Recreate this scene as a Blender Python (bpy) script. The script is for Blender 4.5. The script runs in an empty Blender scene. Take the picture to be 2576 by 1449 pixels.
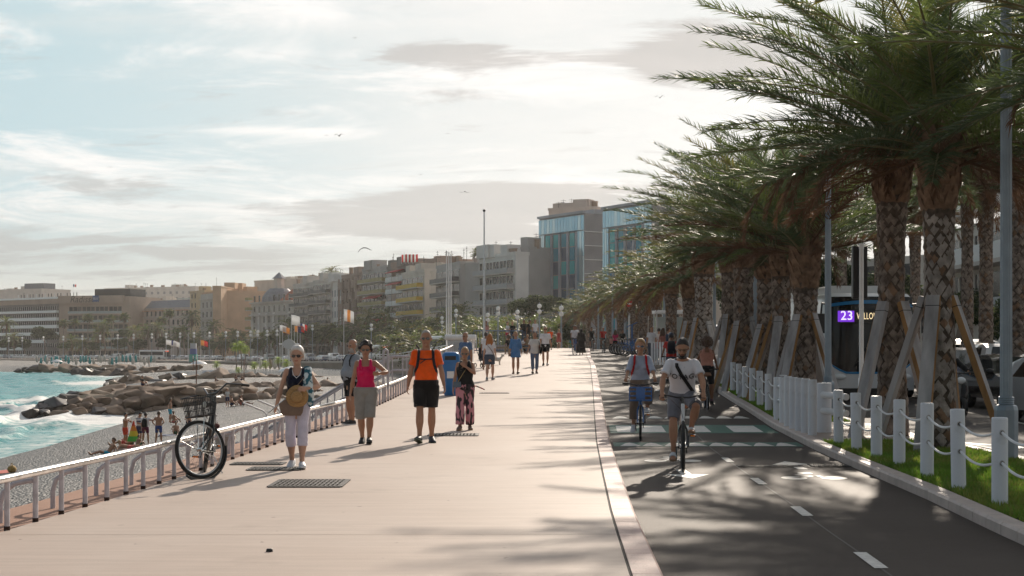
import bpy, math, random
import numpy as np
from mathutils import Vector, Matrix
random.seed(11)
RNG = np.random.default_rng(11)
SC = bpy.context.scene
COL = SC.collection
rad = math.radians
# camera model: focal length 50 mm on 36 mm, eye 1.6 m above the promenade, looking along +Y
F, U0, V0, CAMZ = 3578.0, 1288.0, 872.0, 1.6
def ray_x(u, d):
 return (u - U0) / F * d
def zat(v, d):
 return CAMZ - (v - V0) / F * d
# ------------------------------------------------------------------ materials
MATS = {}
def mat(name, col, rough=.6, var=0., scale=6., bump=0., bscale=None, metal=0., spec=.5, sheen=0., transl=0., emit=0., coat=0., col2=None, detail=3., stretch=None, ramp=None):
 if name in MATS:
  return MATS[name]
 m = bpy.data.materials.new(name)
 m.use_nodes = True
 nt = m.node_tree
 N, L = nt.nodes, nt.links
 b = N['Principled BSDF']
 b.inputs['Base Color'].default_value = (*col, 1)
 b.inputs['Roughness'].default_value = rough
 b.inputs['Metallic'].default_value = metal
 b.inputs['Specular IOR Level'].default_value = spec
 if sheen:
  b.inputs['Sheen Weight'].default_value = sheen
  b.inputs['Sheen Roughness'].default_value = .4
 if coat:
  b.inputs['Coat Weight'].default_value = coat
  b.inputs['Coat Roughness'].default_value = .05
 if emit:
  b.inputs['Emission Color'].default_value = (*col, 1)
  b.inputs['Emission Strength'].default_value = emit
 colsock = None
 if var or col2 or bump:
  tc = N.new('ShaderNodeTexCoord')
  mp = N.new('ShaderNodeMapping')
  if stretch:
   mp.inputs['Scale'].default_value = stretch
  L.new(tc.outputs['Object'], mp.inputs['Vector'])
 if var or col2:
  nz = N.new('ShaderNodeTexNoise')
  nz.inputs['Scale'].default_value = scale
  nz.inputs['Detail'].default_value = detail
  L.new(mp.outputs['Vector'], nz.inputs['Vector'])
  cr = N.new('ShaderNodeValToRGB')
  a = col if col2 else tuple(c * (1 - var) for c in col)
  c2 = col2 if col2 else tuple(min(1, c * (1 + var)) for c in col)
  lo, hi = ramp if ramp else (.3, .7)
  cr.color_ramp.elements[0].position = lo
  cr.color_ramp.elements[1].position = hi
  cr.color_ramp.elements[0].color = (*a, 1)
  cr.color_ramp.elements[1].color = (*c2, 1)
  L.new(nz.outputs['Fac'], cr.inputs['Fac'])
  colsock = cr.outputs['Color']
  L.new(colsock, b.inputs['Base Color'])
 if bump:
  nb = N.new('ShaderNodeTexNoise')
  nb.inputs['Scale'].default_value = bscale or scale * 4
  nb.inputs['Detail'].default_value = 4
  L.new(mp.outputs['Vector'], nb.inputs['Vector'])
  bp = N.new('ShaderNodeBump')
  bp.inputs['Strength'].default_value = bump
  bp.inputs['Distance'].default_value = .02
  L.new(nb.outputs['Fac'], bp.inputs['Height'])
  L.new(bp.outputs['Normal'], b.inputs['Normal'])
 if transl:
  t = N.new('ShaderNodeBsdfTranslucent')
  if colsock:
   L.new(colsock, t.inputs['Color'])
  else:
   t.inputs['Color'].default_value = (*[min(1, c * 1.6) for c in col], 1)
  mx = N.new('ShaderNodeMixShader')
  mx.inputs['Fac'].default_value = transl
  L.new(b.outputs[0], mx.inputs[1])
  L.new(t.outputs[0], mx.inputs[2])
  L.new(mx.outputs[0], N['Material Output'].inputs['Surface'])
 MATS[name] = m
 return m
def cloth(name, col, var=.12):
 return mat(name, col, rough=.85, var=var, scale=9, bump=.35, bscale=22, sheen=.25, spec=.2, detail=5)
def paint(name, col, rough=.25, metal=0., coat=.5):
 return mat(name, col, rough=rough, metal=metal, coat=coat)
# ------------------------------------------------------------------ mesh building
def perp_frame(t):
 t = t.normalized()
 a = Vector((0, 0, 1)) if abs(t.z) < .9 else Vector((1, 0, 0))
 x = t.cross(a).normalized()
 return x, t.cross(x).normalized()
class MB:
 def __init__(s):
  s.v, s.f, s.m = [], [], []
 def add(s, vs, fs, mi=0):
  o = len(s.v)
  s.v.extend([tuple(p) for p in vs])
  s.f.extend([tuple(i + o for i in q) for q in fs])
  s.m.extend([mi] * len(fs))
  return s
 def box(s, c, sz, R=None, mi=0, top=(1, 1)):
  x, y, z = sz[0] / 2, sz[1] / 2, sz[2] / 2
  tx, ty = top
  p = [Vector(q) for q in ((-x, -y, -z), (x, -y, -z), (x, y, -z), (-x, y, -z), (-x * tx, -y * ty, z), (x * tx, -y * ty, z), (x * tx, y * ty, z), (-x * tx, y * ty, z))]
  if R is not None:
   p = [R @ q for q in p]
  c = Vector(c)
  return s.add([q + c for q in p], [(3, 2, 1, 0), (4, 5, 6, 7), (0, 1, 5, 4), (1, 2, 6, 5), (2, 3, 7, 6), (3, 0, 4, 7)], mi)
 def loft(s, rings, mi=0, cap=True):
  n = len(rings[0])
  vs = [p for r in rings for p in r]
  fs = []
  for k in range(len(rings) - 1):
   for i in range(n):
    j = (i + 1) % n
    fs.append((k * n + i, k * n + j, (k + 1) * n + j, (k + 1) * n + i))
  if cap:
   fs.append(tuple(reversed(range(n))))
   fs.append(tuple(range((len(rings) - 1) * n, len(rings) * n)))
  return s.add(vs, fs, mi)
 def tube(s, pts, r, n=8, mi=0, cap=True, flat=1.):
  pts = [Vector(p) for p in pts]
  if not hasattr(r, '__len__'):
   r = [r] * len(pts)
  rings = []
  x = None
  for k, p in enumerate(pts):
   t = (pts[min(k + 1, len(pts) - 1)] - pts[max(k - 1, 0)])
   if t.length < 1e-9:
    t = Vector((0, 0, 1))
   t.normalize()
   if x is None:
    x, y = perp_frame(t)
   else:
    x = x - t * x.dot(t)
    if x.length < 1e-6:
     x, _ = perp_frame(t)
    x.normalize()
    y = t.cross(x)
   rings.append([p + x * (math.cos(a) * r[k]) + y * (math.sin(a) * r[k] * flat) for a in [2 * math.pi * i / n for i in range(n)]])
  return s.loft(rings, mi, cap)
 def bar(s, a, b, w, h, mi=0, up=(0, 0, 1)):
  a, b = Vector(a), Vector(b)
  t = (b - a).normalized()
  x = t.cross(Vector(up))
  if x.length < 1e-4:
   x = t.cross(Vector((0, 1, 0)))
  x.normalize()
  y = x.cross(t)
  R = Matrix((x, y, t)).transposed()
  return s.box((a + b) / 2, (w, h, (b - a).length), R, mi)
 def ell(s, c, r, R=None, n=12, m=7, mi=0):
  if not hasattr(r, '__len__'):
   r = (r, r, r)
  c = Vector(c)
  rings = []
  for k in range(m + 1):
   th = -math.pi / 2 + math.pi * (k if 0 < k < m else (.02 if k == 0 else m - .02)) / m
   ring = []
   for i in range(n):
    a = 2 * math.pi * i / n
    p = Vector((math.cos(th) * math.cos(a) * r[0], math.cos(th) * math.sin(a) * r[1], math.sin(th) * r[2]))
    ring.append(c + (R @ p if R is not None else p))
   rings.append(ring)
  return s.loft(rings, mi)
 def ring(s, c, axis, R, r, n=32, k=8, mi=0, a0=0., a1=2 * math.pi, flat=1.):
  """torus (or an arc of one) round axis"""
  c = Vector(c)
  x, y = perp_frame(Vector(axis))
  ax = Vector(axis).normalized()
  full = abs(a1 - a0) > 6.28
  cnt = n if full else n + 1
  rings = []
  for i in range(cnt):
   a = a0 + (a1 - a0) * i / n
   d = x * math.cos(a) + y * math.sin(a)
   rings.append([c + d * (R + r * math.cos(b)) + ax * (r * flat * math.sin(b)) for b in [2 * math.pi * j / k for j in range(k)]])
  if full:
   rings.append(rings[0])
   return s.loft(rings, mi, False)
  return s.loft(rings, mi)
 def prism(s, pts, axis_pts, mi=0):
  """pts: closed 2-D outline already given as 3-D points; axis_pts: offset vector"""
  off = Vector(axis_pts)
  a = [Vector(p) for p in pts]
  return s.loft([a, [p + off for p in a]], mi)
 def xform(s, M):
  s.v = [tuple(M @ Vector(p)) for p in s.v]
  return s
 def merge(s, o, mi=None):
  k = len(s.v)
  s.v.extend(o.v)
  s.f.extend([tuple(i + k for i in q) for q in o.f])
  s.m.extend(o.m if mi is None else [mi] * len(o.f))
  return s
 def mesh(s, name, mats, smooth=True, angle=40):
  me = bpy.data.meshes.new(name)
  me.from_pydata(s.v, [], s.f)
  for m in (mats if isinstance(mats, (list, tuple)) else [mats]):
   me.materials.append(m)
  if any(s.m):
   me.polygons.foreach_set('material_index', s.m)
  if smooth:
   me.shade_smooth()
   me.set_sharp_from_angle(angle=rad(angle))
  me.update()
  return me
 def build(s, name, mats, parent=None, smooth=True, bevel=0., label=None, angle=40):
  return link(name, s.mesh(name, mats, smooth, angle), parent, bevel, label)
def link(name, me, parent=None, bevel=0., label=None):
 o = bpy.data.objects.new(name, me)
 COL.objects.link(o)
 if parent is not None:
  o.parent = parent
 if bevel:
  b = o.modifiers.new('bevel', 'BEVEL')
  b.width = bevel
  b.segments = 2
  b.limit_method = 'ANGLE'
 if label:
  o['label'] = label
 return o
def np_mesh(name, V, Fq, mats, mi=None, smooth=False):
 """V (n,3), Fq (m,3|4) arrays"""
 me = bpy.data.meshes.new(name)
 k = Fq.shape[1]
 me.vertices.add(len(V)); me.vertices.foreach_set('co', np.ascontiguousarray(V, dtype=np.float32).ravel())
 me.loops.add(Fq.size); me.loops.foreach_set('vertex_index', np.ascontiguousarray(Fq, dtype=np.int32).ravel())
 me.polygons.add(len(Fq))
 me.polygons.foreach_set('loop_start', np.arange(0, Fq.size, k, dtype=np.int32))
 for m in (mats if isinstance(mats, (list, tuple)) else [mats]):
  me.materials.append(m)
 if mi is not None:
  me.polygons.foreach_set('material_index', np.ascontiguousarray(mi, dtype=np.int32))
 me.update(calc_edges=True)
 me.validate()
 if smooth:
  me.shade_smooth()
 return me
def tag(o, label=None, cat=None, group=None, kind=None):
 if label: o['label'] = label
 if cat: o['category'] = cat
 if group: o['group'] = group
 if kind: o['kind'] = kind
 return o
def thing(name, label, cat, loc=(0, 0, 0), rz=0., group=None):
 o = bpy.data.objects.new(name, None)
 o.empty_display_size = .2
 COL.objects.link(o)
 o.location = loc
 o.rotation_euler = (0, 0, rz)
 return tag(o, label, cat, group)
def dup(root, loc, rz=0., scale=1., label=None, group=None):
 r = root.copy(); COL.objects.link(r)
 r.location = loc; r.rotation_euler = (0, 0, rz)
 r.scale = (scale,) * 3 if not hasattr(scale, '__len__') else scale
 if label: r['label'] = label
 if group: r['group'] = group
 for ch in list(root.children):
  c = ch.copy(); COL.objects.link(c); c.parent = r
  for g in list(ch.children):
   e = g.copy(); COL.objects.link(e); e.parent = c
 return r
ORD = 'first second third fourth fifth sixth seventh eighth ninth tenth eleventh twelfth thirteenth fourteenth fifteenth sixteenth seventeenth eighteenth nineteenth twentieth'.split()
TENS = {2: 'twenty', 3: 'thirty', 4: 'forty', 5: 'fifty', 6: 'sixty', 7: 'seventy', 8: 'eighty'}
def ordw(i):
 if i < 20: return ORD[i]
 n = i + 1
 if n % 10 == 0: return TENS[n // 10][:-1] + 'ieth'
 return TENS[n // 10] + '-' + ORD[n % 10 - 1]
def rank(objs, what, tail):
 """give each of a row its place from the left of the photo"""
 objs = sorted(objs, key=lambda o: o.location.x / max(o.location.y, 1.))
 n = len(objs)
 for i, o in enumerate(objs):
  pos = 'leftmost' if i == 0 else 'rightmost' if i == n - 1 else ordw(i) + ' from the left'
  o['label'] = f'{what}, {pos} {tail}'
def text_mesh(name, body, size, m, parent=None, extrude=.004, align='CENTER', spacing=1.):
 cu = bpy.data.curves.new(name, 'FONT')
 cu.body = body; cu.size = size; cu.align_x = align; cu.align_y = 'CENTER'; cu.extrude = extrude; cu.space_character = spacing
 cu.resolution_u = 3
 tmp = bpy.data.objects.new('tmp_text', cu)
 me = eval_mesh(tmp)
 bpy.data.objects.remove(tmp)
 me.materials.clear(); me.materials.append(m)
 return me
TMP = bpy.data.scenes.new('tmp')
def eval_mesh(o):
 TMP.collection.objects.link(o)
 vl = TMP.view_layers[0]
 vl.update()
 dg = vl.depsgraph
 dg.update()
 me = bpy.data.meshes.new_from_object(o.evaluated_get(dg), depsgraph=dg)
 TMP.collection.objects.unlink(o)
 return me
def remesh(mb, vox, it=5, fac=.5):
 me = mb.mesh('tmp', mat('tmp', (.5, .5, .5)), False)
 o = bpy.data.objects.new('tmp', me)
 r = o.modifiers.new('r', 'REMESH'); r.mode = 'VOXEL'; r.voxel_size = vox
 s = o.modifiers.new('s', 'SMOOTH'); s.factor = fac; s.iterations = it
 out = eval_mesh(o)
 bpy.data.objects.remove(o); bpy.data.meshes.remove(me)
 out.materials.clear()
 out.shade_smooth()
 return out
# ------------------------------------------------------------------ lie of the land
_gd = [-50, 0, 30, 40, 49, 64, 89, 110, 122, 135, 160, 200, 250, 320, 400, 500, 640, 1200]
_gz = [0, 0, 0, .17, .38, .72, 1.08, 1.36, 1.46, 1.46, 1.2, .4, -.6, -1.7, -2.4, -2.7, -2.9, -3.0]
def zg(d):
 return float(np.interp(d, _gd, _gz))
def XF(d): return float(np.interp(d, [4, 8, 12.3, 15, 18.5, 23, 30, 36, 42, 60, 115, 140], [-4.85, -4.65, -4.41, -4.2, -4.02, -3.88, -3.55, -3.4, -3.2, -2.85, -2.5, -2.5]))
def XC(d): return float(np.interp(d, [4, 9.9, 13.7, 18, 24, 42.5, 68, 85, 115, 140], [.95, 1.065, 1.19, 1.38, 1.66, 2.66, 3.97, 4.7, 6.3, 8]))
def XR(d): return float(np.interp(d, [4, 10, 13.1, 16, 20.3, 23.8, 28.2, 37, 47, 72, 90, 115, 140], [4.05, 4.3, 4.47, 4.67, 4.86, 5.05, 5.37, 6.0, 6.6, 7.6, 8.6, 10.5, 12.6]))
def on_ground(u, v, off=0.):
 """where the sight line through (u, v) meets the promenade"""
 for d in np.arange(6, 130, .05):
  if zat(v, d) <= zg(d) + off:
   break
 return Vector((ray_x(u, d), d, zg(d) + off))
SHORE = np.array([(-24, -20), (-26, 20), (-28.2, 60), (-30, 84), (-30.3, 91), (-31.7, 104), (-33, 118), (-39, 138), (-50, 170), (-66, 230), (-82, 290), (-88, 335), (-100, 352), (-129, 360), (-200, 372), (-330, 400), (-600, 470)], float)
def shore_dist(P):
 """signed distance to the waterline of points (n,2): positive on land"""
 best = np.full(len(P), 1e9); sign = np.ones(len(P))
 for a, b in zip(SHORE[:-1], SHORE[1:]):
  ab = b - a
  t = np.clip(((P - a) @ ab) / (ab @ ab), 0, 1)
  q = a + t[:, None] * ab
  dd = np.hypot(*(P - q).T)
  cr = ab[0] * (P[:, 1] - a[1]) - ab[1] * (P[:, 0] - a[0])
  up = dd < best
  sign = np.where(up, np.where(cr < 0, 1, -1), sign)
  best = np.where(up, dd, best)
 return best * sign
SEA = -4.9
def beach_z(P):
 s = shore_dist(P)
 land = SEA + 1.3 * (1 - np.exp(-np.maximum(s, 0) / 7.)) + np.minimum(.02 * np.maximum(s, 0), .45)
 return np.where(s > 0, land, SEA + .11 * s)
def on_beach(u, v):
 D = np.arange(30, 460, .25)
 P = np.stack([(u - U0) / F * D, D], 1)
 z = beach_z(P)
 k = np.argmax(CAMZ - (v - V0) / F * D <= z)
 return Vector((P[k, 0], D[k], z[k]))
def norm(a): return a / np.maximum(np.linalg.norm(a, axis=-1, keepdims=True), 1e-9)
cy = SC.cycles
cy.max_bounces = 6; cy.diffuse_bounces = 3; cy.glossy_bounces = 3; cy.transmission_bounces = 4; cy.transparent_max_bounces = 4; cy.volume_bounces = 0
cy.adaptive_threshold = .02
# ------------------------------------------------------------------ camera, sun, sky, air
cam = bpy.data.cameras.new('camera')
cam.sensor_width = 36.; cam.lens = 36. * F / 2576.
cam.shift_y = (V0 - 724.5) / 2576.
cam.clip_end = 6000.; cam.clip_start = .1
camo = bpy.data.objects.new('camera', cam)
COL.objects.link(camo)
camo.location = (0, 0, CAMZ); camo.rotation_euler = (rad(90), 0, 0)
SC.camera = camo
SUN_EL, SUN_AZ = rad(24.), rad(14.5)      # azimuth measured from +Y towards +X
sd = bpy.data.lights.new('sun', 'SUN')
sd.energy = 5.; sd.angle = rad(.8); sd.color = (1, .88, .74)
so = bpy.data.objects.new('sun', sd)
COL.objects.link(so)
sv = Vector((math.sin(SUN_AZ) * math.cos(SUN_EL), math.cos(SUN_AZ) * math.cos(SUN_EL), math.sin(SUN_EL)))
so.rotation_euler = sv.to_track_quat('Z', 'Y').to_euler()
def make_world():
 w = bpy.data.worlds.new('World'); SC.world = w; w.use_nodes = True
 nt = w.node_tree; N, L = nt.nodes, nt.links
 bg = N['Background']
 sky = N.new('ShaderNodeTexSky'); sky.sky_type = 'NISHITA'; sky.sun_disc = False
 sky.sun_elevation = SUN_EL; sky.sun_rotation = SUN_AZ
 sky.air_density = 1.; sky.dust_density = 1.4; sky.ozone_density = 1.2
 bg.inputs['Strength'].default_value = .1
 def math_(op, a, b=None, c=None, clamp=False):
  n = N.new('ShaderNodeMath'); n.operation = op; n.use_clamp = clamp
  for i, x in enumerate((a, b, c)):
   if x is None: continue
   if isinstance(x, (int, float)): n.inputs[i].default_value = x
   else: L.new(x, n.inputs[i])
  return n.outputs[0]
 def mixc(f, a, b, blend='MIX'):
  n = N.new('ShaderNodeMix'); n.data_type = 'RGBA'; n.blend_type = blend; n.clamp_factor = True
  if isinstance(f, (int, float)): n.inputs[0].default_value = f
  else: L.new(f, n.inputs[0])
  for i, x in ((6, a), (7, b)):
   if isinstance(x, tuple): n.inputs[i].default_value = (*x, 1)
   else: L.new(x, n.inputs[i])
  return n.outputs[2]
 def rng(x, a, b, c=0., d=1.):
  n = N.new('ShaderNodeMapRange'); n.interpolation_type = 'SMOOTHSTEP'
  L.new(x, n.inputs[0])
  for i, q in enumerate((a, b, c, d)): n.inputs[i + 1].default_value = q
  return n.outputs[0]
 def noise_(vec, sc, det, off, sx, sy, rough=.55, dist=0.):
  mp = N.new('ShaderNodeMapping'); mp.inputs['Location'].default_value = off; mp.inputs['Scale'].default_value = (sx, sy, 1)
  L.new(vec, mp.inputs['Vector'])
  n = N.new('ShaderNodeTexNoise'); n.inputs['Scale'].default_value = sc; n.inputs['Detail'].default_value = det
  n.inputs['Roughness'].default_value = rough; n.inputs['Distortion'].default_value = dist
  L.new(mp.outputs[0], n.inputs['Vector']); return n.outputs['Fac']
 tc = N.new('ShaderNodeTexCoord')
 sx = N.new('ShaderNodeSeparateXYZ'); L.new(tc.outputs['Generated'], sx.inputs[0])
 X, Y, Z = sx.outputs
 zz = math_('ADD', math_('MAXIMUM', Z, 0.), .13)
 cb = N.new('ShaderNodeCombineXYZ')
 L.new(math_('DIVIDE', X, zz), cb.inputs[0]); L.new(math_('DIVIDE', Y, zz), cb.inputs[1])
 P = cb.outputs[0]
 # toward the sun
 dv = N.new('ShaderNodeVectorMath'); dv.operation = 'DOT_PRODUCT'; L.new(tc.outputs['Generated'], dv.inputs[0]); dv.inputs[1].default_value = tuple(sv)
 sun = dv.outputs['Value']
 glow = rng(sun, .78, .985)
 front = rng(sun, -.3, .9, .35, 1.)
 # broken cloud: fine streaks plus the grey banks that stand in fixed directions of the sky
 n1 = noise_(P, .9, 8, (3.1, 7.7, 0), .55, 1.25, .62, .5)
 n2 = noise_(P, 1.7, 10, (9.3, 1.9, 2), .8, 1.3, .68, .6)
 n3 = noise_(P, 2.0, 10, (5.2, 14.4, 4), .7, 1.3, .66, .5)
 def bank(x0, z0, a, b):
  e = math_('ADD', math_('POWER', math_('ABSOLUTE', math_('DIVIDE', math_('SUBTRACT', X, x0), a)), 2.), math_('POWER', math_('ABSOLUTE', math_('DIVIDE', math_('SUBTRACT', Z, z0), b)), 2.))
  return math_('EXPONENT', math_('MULTIPLY', e, -1.))
 def total(bs):
  t = None
  for q in bs:
   e = bank(*q[:4])
   if len(q) > 4: e = math_('MULTIPLY', e, q[4])
   t = e if t is None else math_('ADD', t, e)
  return t
 greys = total([(-.085, .088, .075, .013, 1.1), (.005, .105, .10, .009, 1.1), (.03, .083, .07, .014, .7), (.125, .198, .05, .019, 1.3), (-.055, .203, .055, .009, .8), (.06, .152, .05, .008, .6),
       (-.30, .063, .20, .014, .8), (.08, .06, .10, .012, .7), (-.21, .12, .05, .006, .5), (-.01, .175, .10, .006, .4), (.26, .13, .08, .03, .7)])
 whites = total([(-.15, .228, .10, .012, .9), (-.02, .185, .16, .02, .9), (-.33, .122, .10, .012, .8), (-.13, .112, .12, .014, .7), (-.21, .09, .22, .012, .7), (-.16, .148, .07, .004, .8), (.12, .17, .10, .02, .7), (-.2, .2, .12, .005, .4)])
 left = rng(X, -.36, .02, 1., 0.)
 puff = rng(math_('ADD', math_('MULTIPLY', whites, .18), n2), .50, .74)
 veil = rng(math_('ADD', n1, math_('MULTIPLY', left, -.16)), .28, .66)
 grey = rng(math_('ADD', math_('MULTIPLY', greys, .25), n3), .54, .68)
 # colours, all scaled like the sky texture (divided by the background strength)
 k = 8.2
 low = rng(Z, .015, .12, 1., 0.)
 blue = mixc(left, (.78 * k, .84 * k, .85 * k), (.57 * k, .765 * k, .83 * k))
 blue = mixc(low, blue, (.74 * k, .74 * k, .68 * k))
 skyc = mixc(rng(Z, .24, .55), blue, sky.outputs[0])
 white = mixc(glow, (.85 * k, .87 * k, .85 * k), (1.06 * k, 1.04 * k, 1.02 * k))
 white = mixc(low, white, (.88 * k, .86 * k, .81 * k))
 dark = mixc(glow, (.52 * k, .56 * k, .57 * k), (.56 * k, .54 * k, .53 * k))
 dark = mixc(low, dark, (.54 * k, .54 * k, .52 * k))
 c = mixc(math_('MULTIPLY', veil, .75), skyc, white)
 c = mixc(math_('MULTIPLY', puff, .9), c, mixc(low, (1.12 * k, 1.1 * k, 1.08 * k), (.96 * k, .92 * k, .86 * k)))
 c = mixc(math_('MULTIPLY', grey, .8), c, dark)
 c = mixc(rng(Z, .0, .05, .65, 0.), c, mixc(left, (.80 * k, .76 * k, .71 * k), (.76 * k, .72 * k, .64 * k)))
 # away from the sun the cloud deck is duller
 sc = N.new('ShaderNodeMix'); sc.data_type = 'RGBA'; sc.blend_type = 'MULTIPLY'; sc.inputs[0].default_value = 1.
 L.new(c, sc.inputs[6])
 cf = N.new('ShaderNodeCombineColor')
 dim = rng(sun, -.2, .86, .55, 1.)
 for i in range(3): L.new(dim, cf.inputs[i])
 L.new(cf.outputs[0], sc.inputs[7])
 L.new(sc.outputs[2], bg.inputs['Color'])
make_world()
SC.view_settings.view_transform = 'Standard'
SC.view_settings.look = 'None'
SC.view_settings.exposure = .12
SC.view_settings.gamma = 1.
HAZE = .00012
def make_haze():
 b = MB().box((0, 480, 64), (2700, 1400, 144))
 m = bpy.data.materials.new('haze_air'); m.use_nodes = True
 nt = m.node_tree
 nt.nodes.remove(nt.nodes['Principled BSDF'])
 v = nt.nodes.new('ShaderNodeVolumePrincipled')
 v.inputs['Color'].default_value = (.95, .92, .88, 1)
 v.inputs['Density'].default_value = HAZE
 v.inputs['Anisotropy'].default_value = .55
 nt.links.new(v.outputs[0], nt.nodes['Material Output'].inputs['Volume'])
 o = b.build('haze', m, smooth=False)
 tag(o, kind='stuff')
make_haze()
# ------------------------------------------------------------------ ground strips
DS = np.concatenate([np.arange(4, 30, 1.), np.arange(30, 138, 3.)])
def sweep(name, cols, m, ds=DS, kind='structure', parent=None, smooth=True):
 """cols: list of (x function, z offset), swept along the promenade"""
 V, Fq = [], []
 n = len(cols)
 for d in ds:
  for fx, zo in cols:
   V.append((fx(d), d, zg(d) + zo))
 for k in range(len(ds) - 1):
  for i in range(n - 1):
   a = k * n + i
   Fq.append((a, a + 1, a + n + 1, a + n))
 o = link(name, np_mesh(name, np.array(V), np.array(Fq), m, smooth=smooth), parent)
 if smooth: o.data.set_sharp_from_angle(angle=rad(30))
 if kind: o['kind'] = kind
 return o
def ground_mat(name, col, col2, streak, rough=.55, spec=.4, fine=.25, bump=.25, bscale=60, stains=None):
 m = bpy.data.materials.new(name); m.use_nodes = True
 nt = m.node_tree; N, L = nt.nodes, nt.links; b = N['Principled BSDF']
 b.inputs['Roughness'].default_value = rough; b.inputs['Specular IOR Level'].default_value = spec
 tc = N.new('ShaderNodeTexCoord')
 def noise_(sc, stretch, det=5, rough=.6):
  mp = N.new('ShaderNodeMapping'); mp.inputs['Scale'].default_value = stretch; L.new(tc.outputs['Object'], mp.inputs[0])
  n = N.new('ShaderNodeTexNoise'); n.inputs['Scale'].default_value = sc; n.inputs['Detail'].default_value = det; n.inputs['Roughness'].default_value = rough
  L.new(mp.outputs[0], n.inputs[0]); return n.outputs['Fac']
 def mix(f, a, bb, blend='MIX'):
  n = N.new('ShaderNodeMix'); n.data_type = 'RGBA'; n.blend_type = blend
  if isinstance(f, float): n.inputs[0].default_value = f
  else: L.new(f, n.inputs[0])
  for i, x in ((6, a), (7, bb)):
   if isinstance(x, tuple): n.inputs[i].default_value = (*x, 1)
   else: L.new(x, n.inputs[i])
  return n.outputs[2]
 def ramp(x, lo, hi):
  n = N.new('ShaderNodeMapRange'); L.new(x, n.inputs[0]); n.inputs[1].default_value = lo; n.inputs[2].default_value = hi; return n.outputs[0]
 big = ramp(noise_(.35, (1, .6, 1), 6), .35, .65)
 st = ramp(noise_(3., streak, 5), .35, .7)
 fi = ramp(noise_(140., (1, 1, 1), 2), .3, .7)
 c = mix(big, col, col2)
 c = mix(st, c, mix(.14, c, (.05, .03, .02)))
 c = mix(fi, mix(fine, c, (0.02, .015, .01)), c)
 if stains:
  c = mix(ramp(noise_(stains[0] * .11, (1, 1, 1), 6), .60, .74), c, mix(.35, c, stains[2]))
  sp = ramp(noise_(stains[0], (1, 1, 1), 2), stains[1], stains[1] + .03)
  c = mix(sp, c, stains[2])
 L.new(c, b.inputs['Base Color'])
 bp = N.new('ShaderNodeBump'); bp.inputs['Strength'].default_value = bump; bp.inputs['Distance'].default_value = .01
 L.new(noise_(bscale, (1, 1, 1), 4), bp.inputs['Height']); L.new(bp.outputs[0], b.inputs['Normal'])
 return m
M_PROM = ground_mat('pink_resin', (.49, .385, .32), (.55, .45, .385), (.25, 3, 1), rough=.62, spec=.2, fine=.12, stains=(7., .72, (.22, .165, .135)))
M_LEDGE = ground_mat('red_resin', (.36, .19, .125), (.42, .235, .16), (1.5, .6, 1), rough=.75, spec=.3, fine=.2)
M_ASPH = ground_mat('asphalt', (.082, .066, .057), (.115, .094, .081), (.6, 2, 1), rough=.66, spec=.11, fine=.4, bump=.5, bscale=110, stains=(2.2, .77, (.10, .085, .075)))
M_ROAD = ground_mat('road_asphalt', (.11, .10, .095), (.15, .14, .13), (1.5, .5, 1), rough=.75, spec=.1, fine=.35, bump=.4, bscale=90)
M_PAVE = ground_mat('pale_paving', (.42, .33, .28), (.50, .41, .35), (1, 1, 1), rough=.7)
M_SOIL = ground_mat('soil', (.055, .075, .02), (.09, .10, .03), (1, 1, 1), rough=.9, spec=.1)
M_KERB = mat('pink_kerb_stone', (.46, .31, .27), .6, var=.22, scale=3.5, bump=.3, bscale=50)
M_KERB2 = mat('pale_kerb_stone', (.52, .43, .38), .6, var=.12, scale=5, bump=.3, bscale=60)
M_CONC = mat('concrete', (.42, .37, .33), .8, var=.2, scale=2, bump=.3, bscale=30)
M_JOINT = mat('dark_joint', (.04, .03, .025), .9)
M_WHITE = mat('road_paint', (.66, .63, .58), .6, var=.18, scale=14)
M_GREENP = mat('green_paint', (.028, .12, .085), .65, var=.25, scale=8)
sweep('promenade', [(lambda d, f=f: XF(d) * (1 - f) + (XC(d) - .245) * f, 0) for f in np.linspace(0, 1, 5)], M_PROM)
sweep('ledge', [(lambda d: XF(d) - .78, -.42), (lambda d: XF(d) - .78, -.035), (lambda d: XF(d) - .76, -.02), (lambda d: XF(d) - .02, -.012), (lambda d: XF(d), -.03)], M_LEDGE)
sweep('retaining_wall', [(lambda d: XF(d) - .70, -6.5), (lambda d: XF(d) - .72, -.4)], M_CONC)
# saw-cut joints across the promenade
prom = bpy.data.objects['promenade']
g_ = random.Random(3)
for d0 in (12.1, 19.35, 24.2, 33, 43):
 mb = MB(); w = .003 + d0 * .0002
 n = 24
 x0 = [XF(d0) + (XC(d0) - .25 - XF(d0)) * i / n for i in range(n + 1)]
 yy = [d0 + g_.uniform(-.006, .006) for _ in x0]
 mb.add([(x, y - w, zg(y) + .003) for x, y in zip(x0, yy)] + [(x, y + w, zg(y) + .003) for x, y in zip(x0, yy)], [(i, i + 1, n + 2 + i, n + 1 + i) for i in range(n)])
 mb.build('slab_joint', mat('joint_tan', (.30, .225, .185), .8, var=.4, scale=2.), prom, smooth=False)
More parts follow.
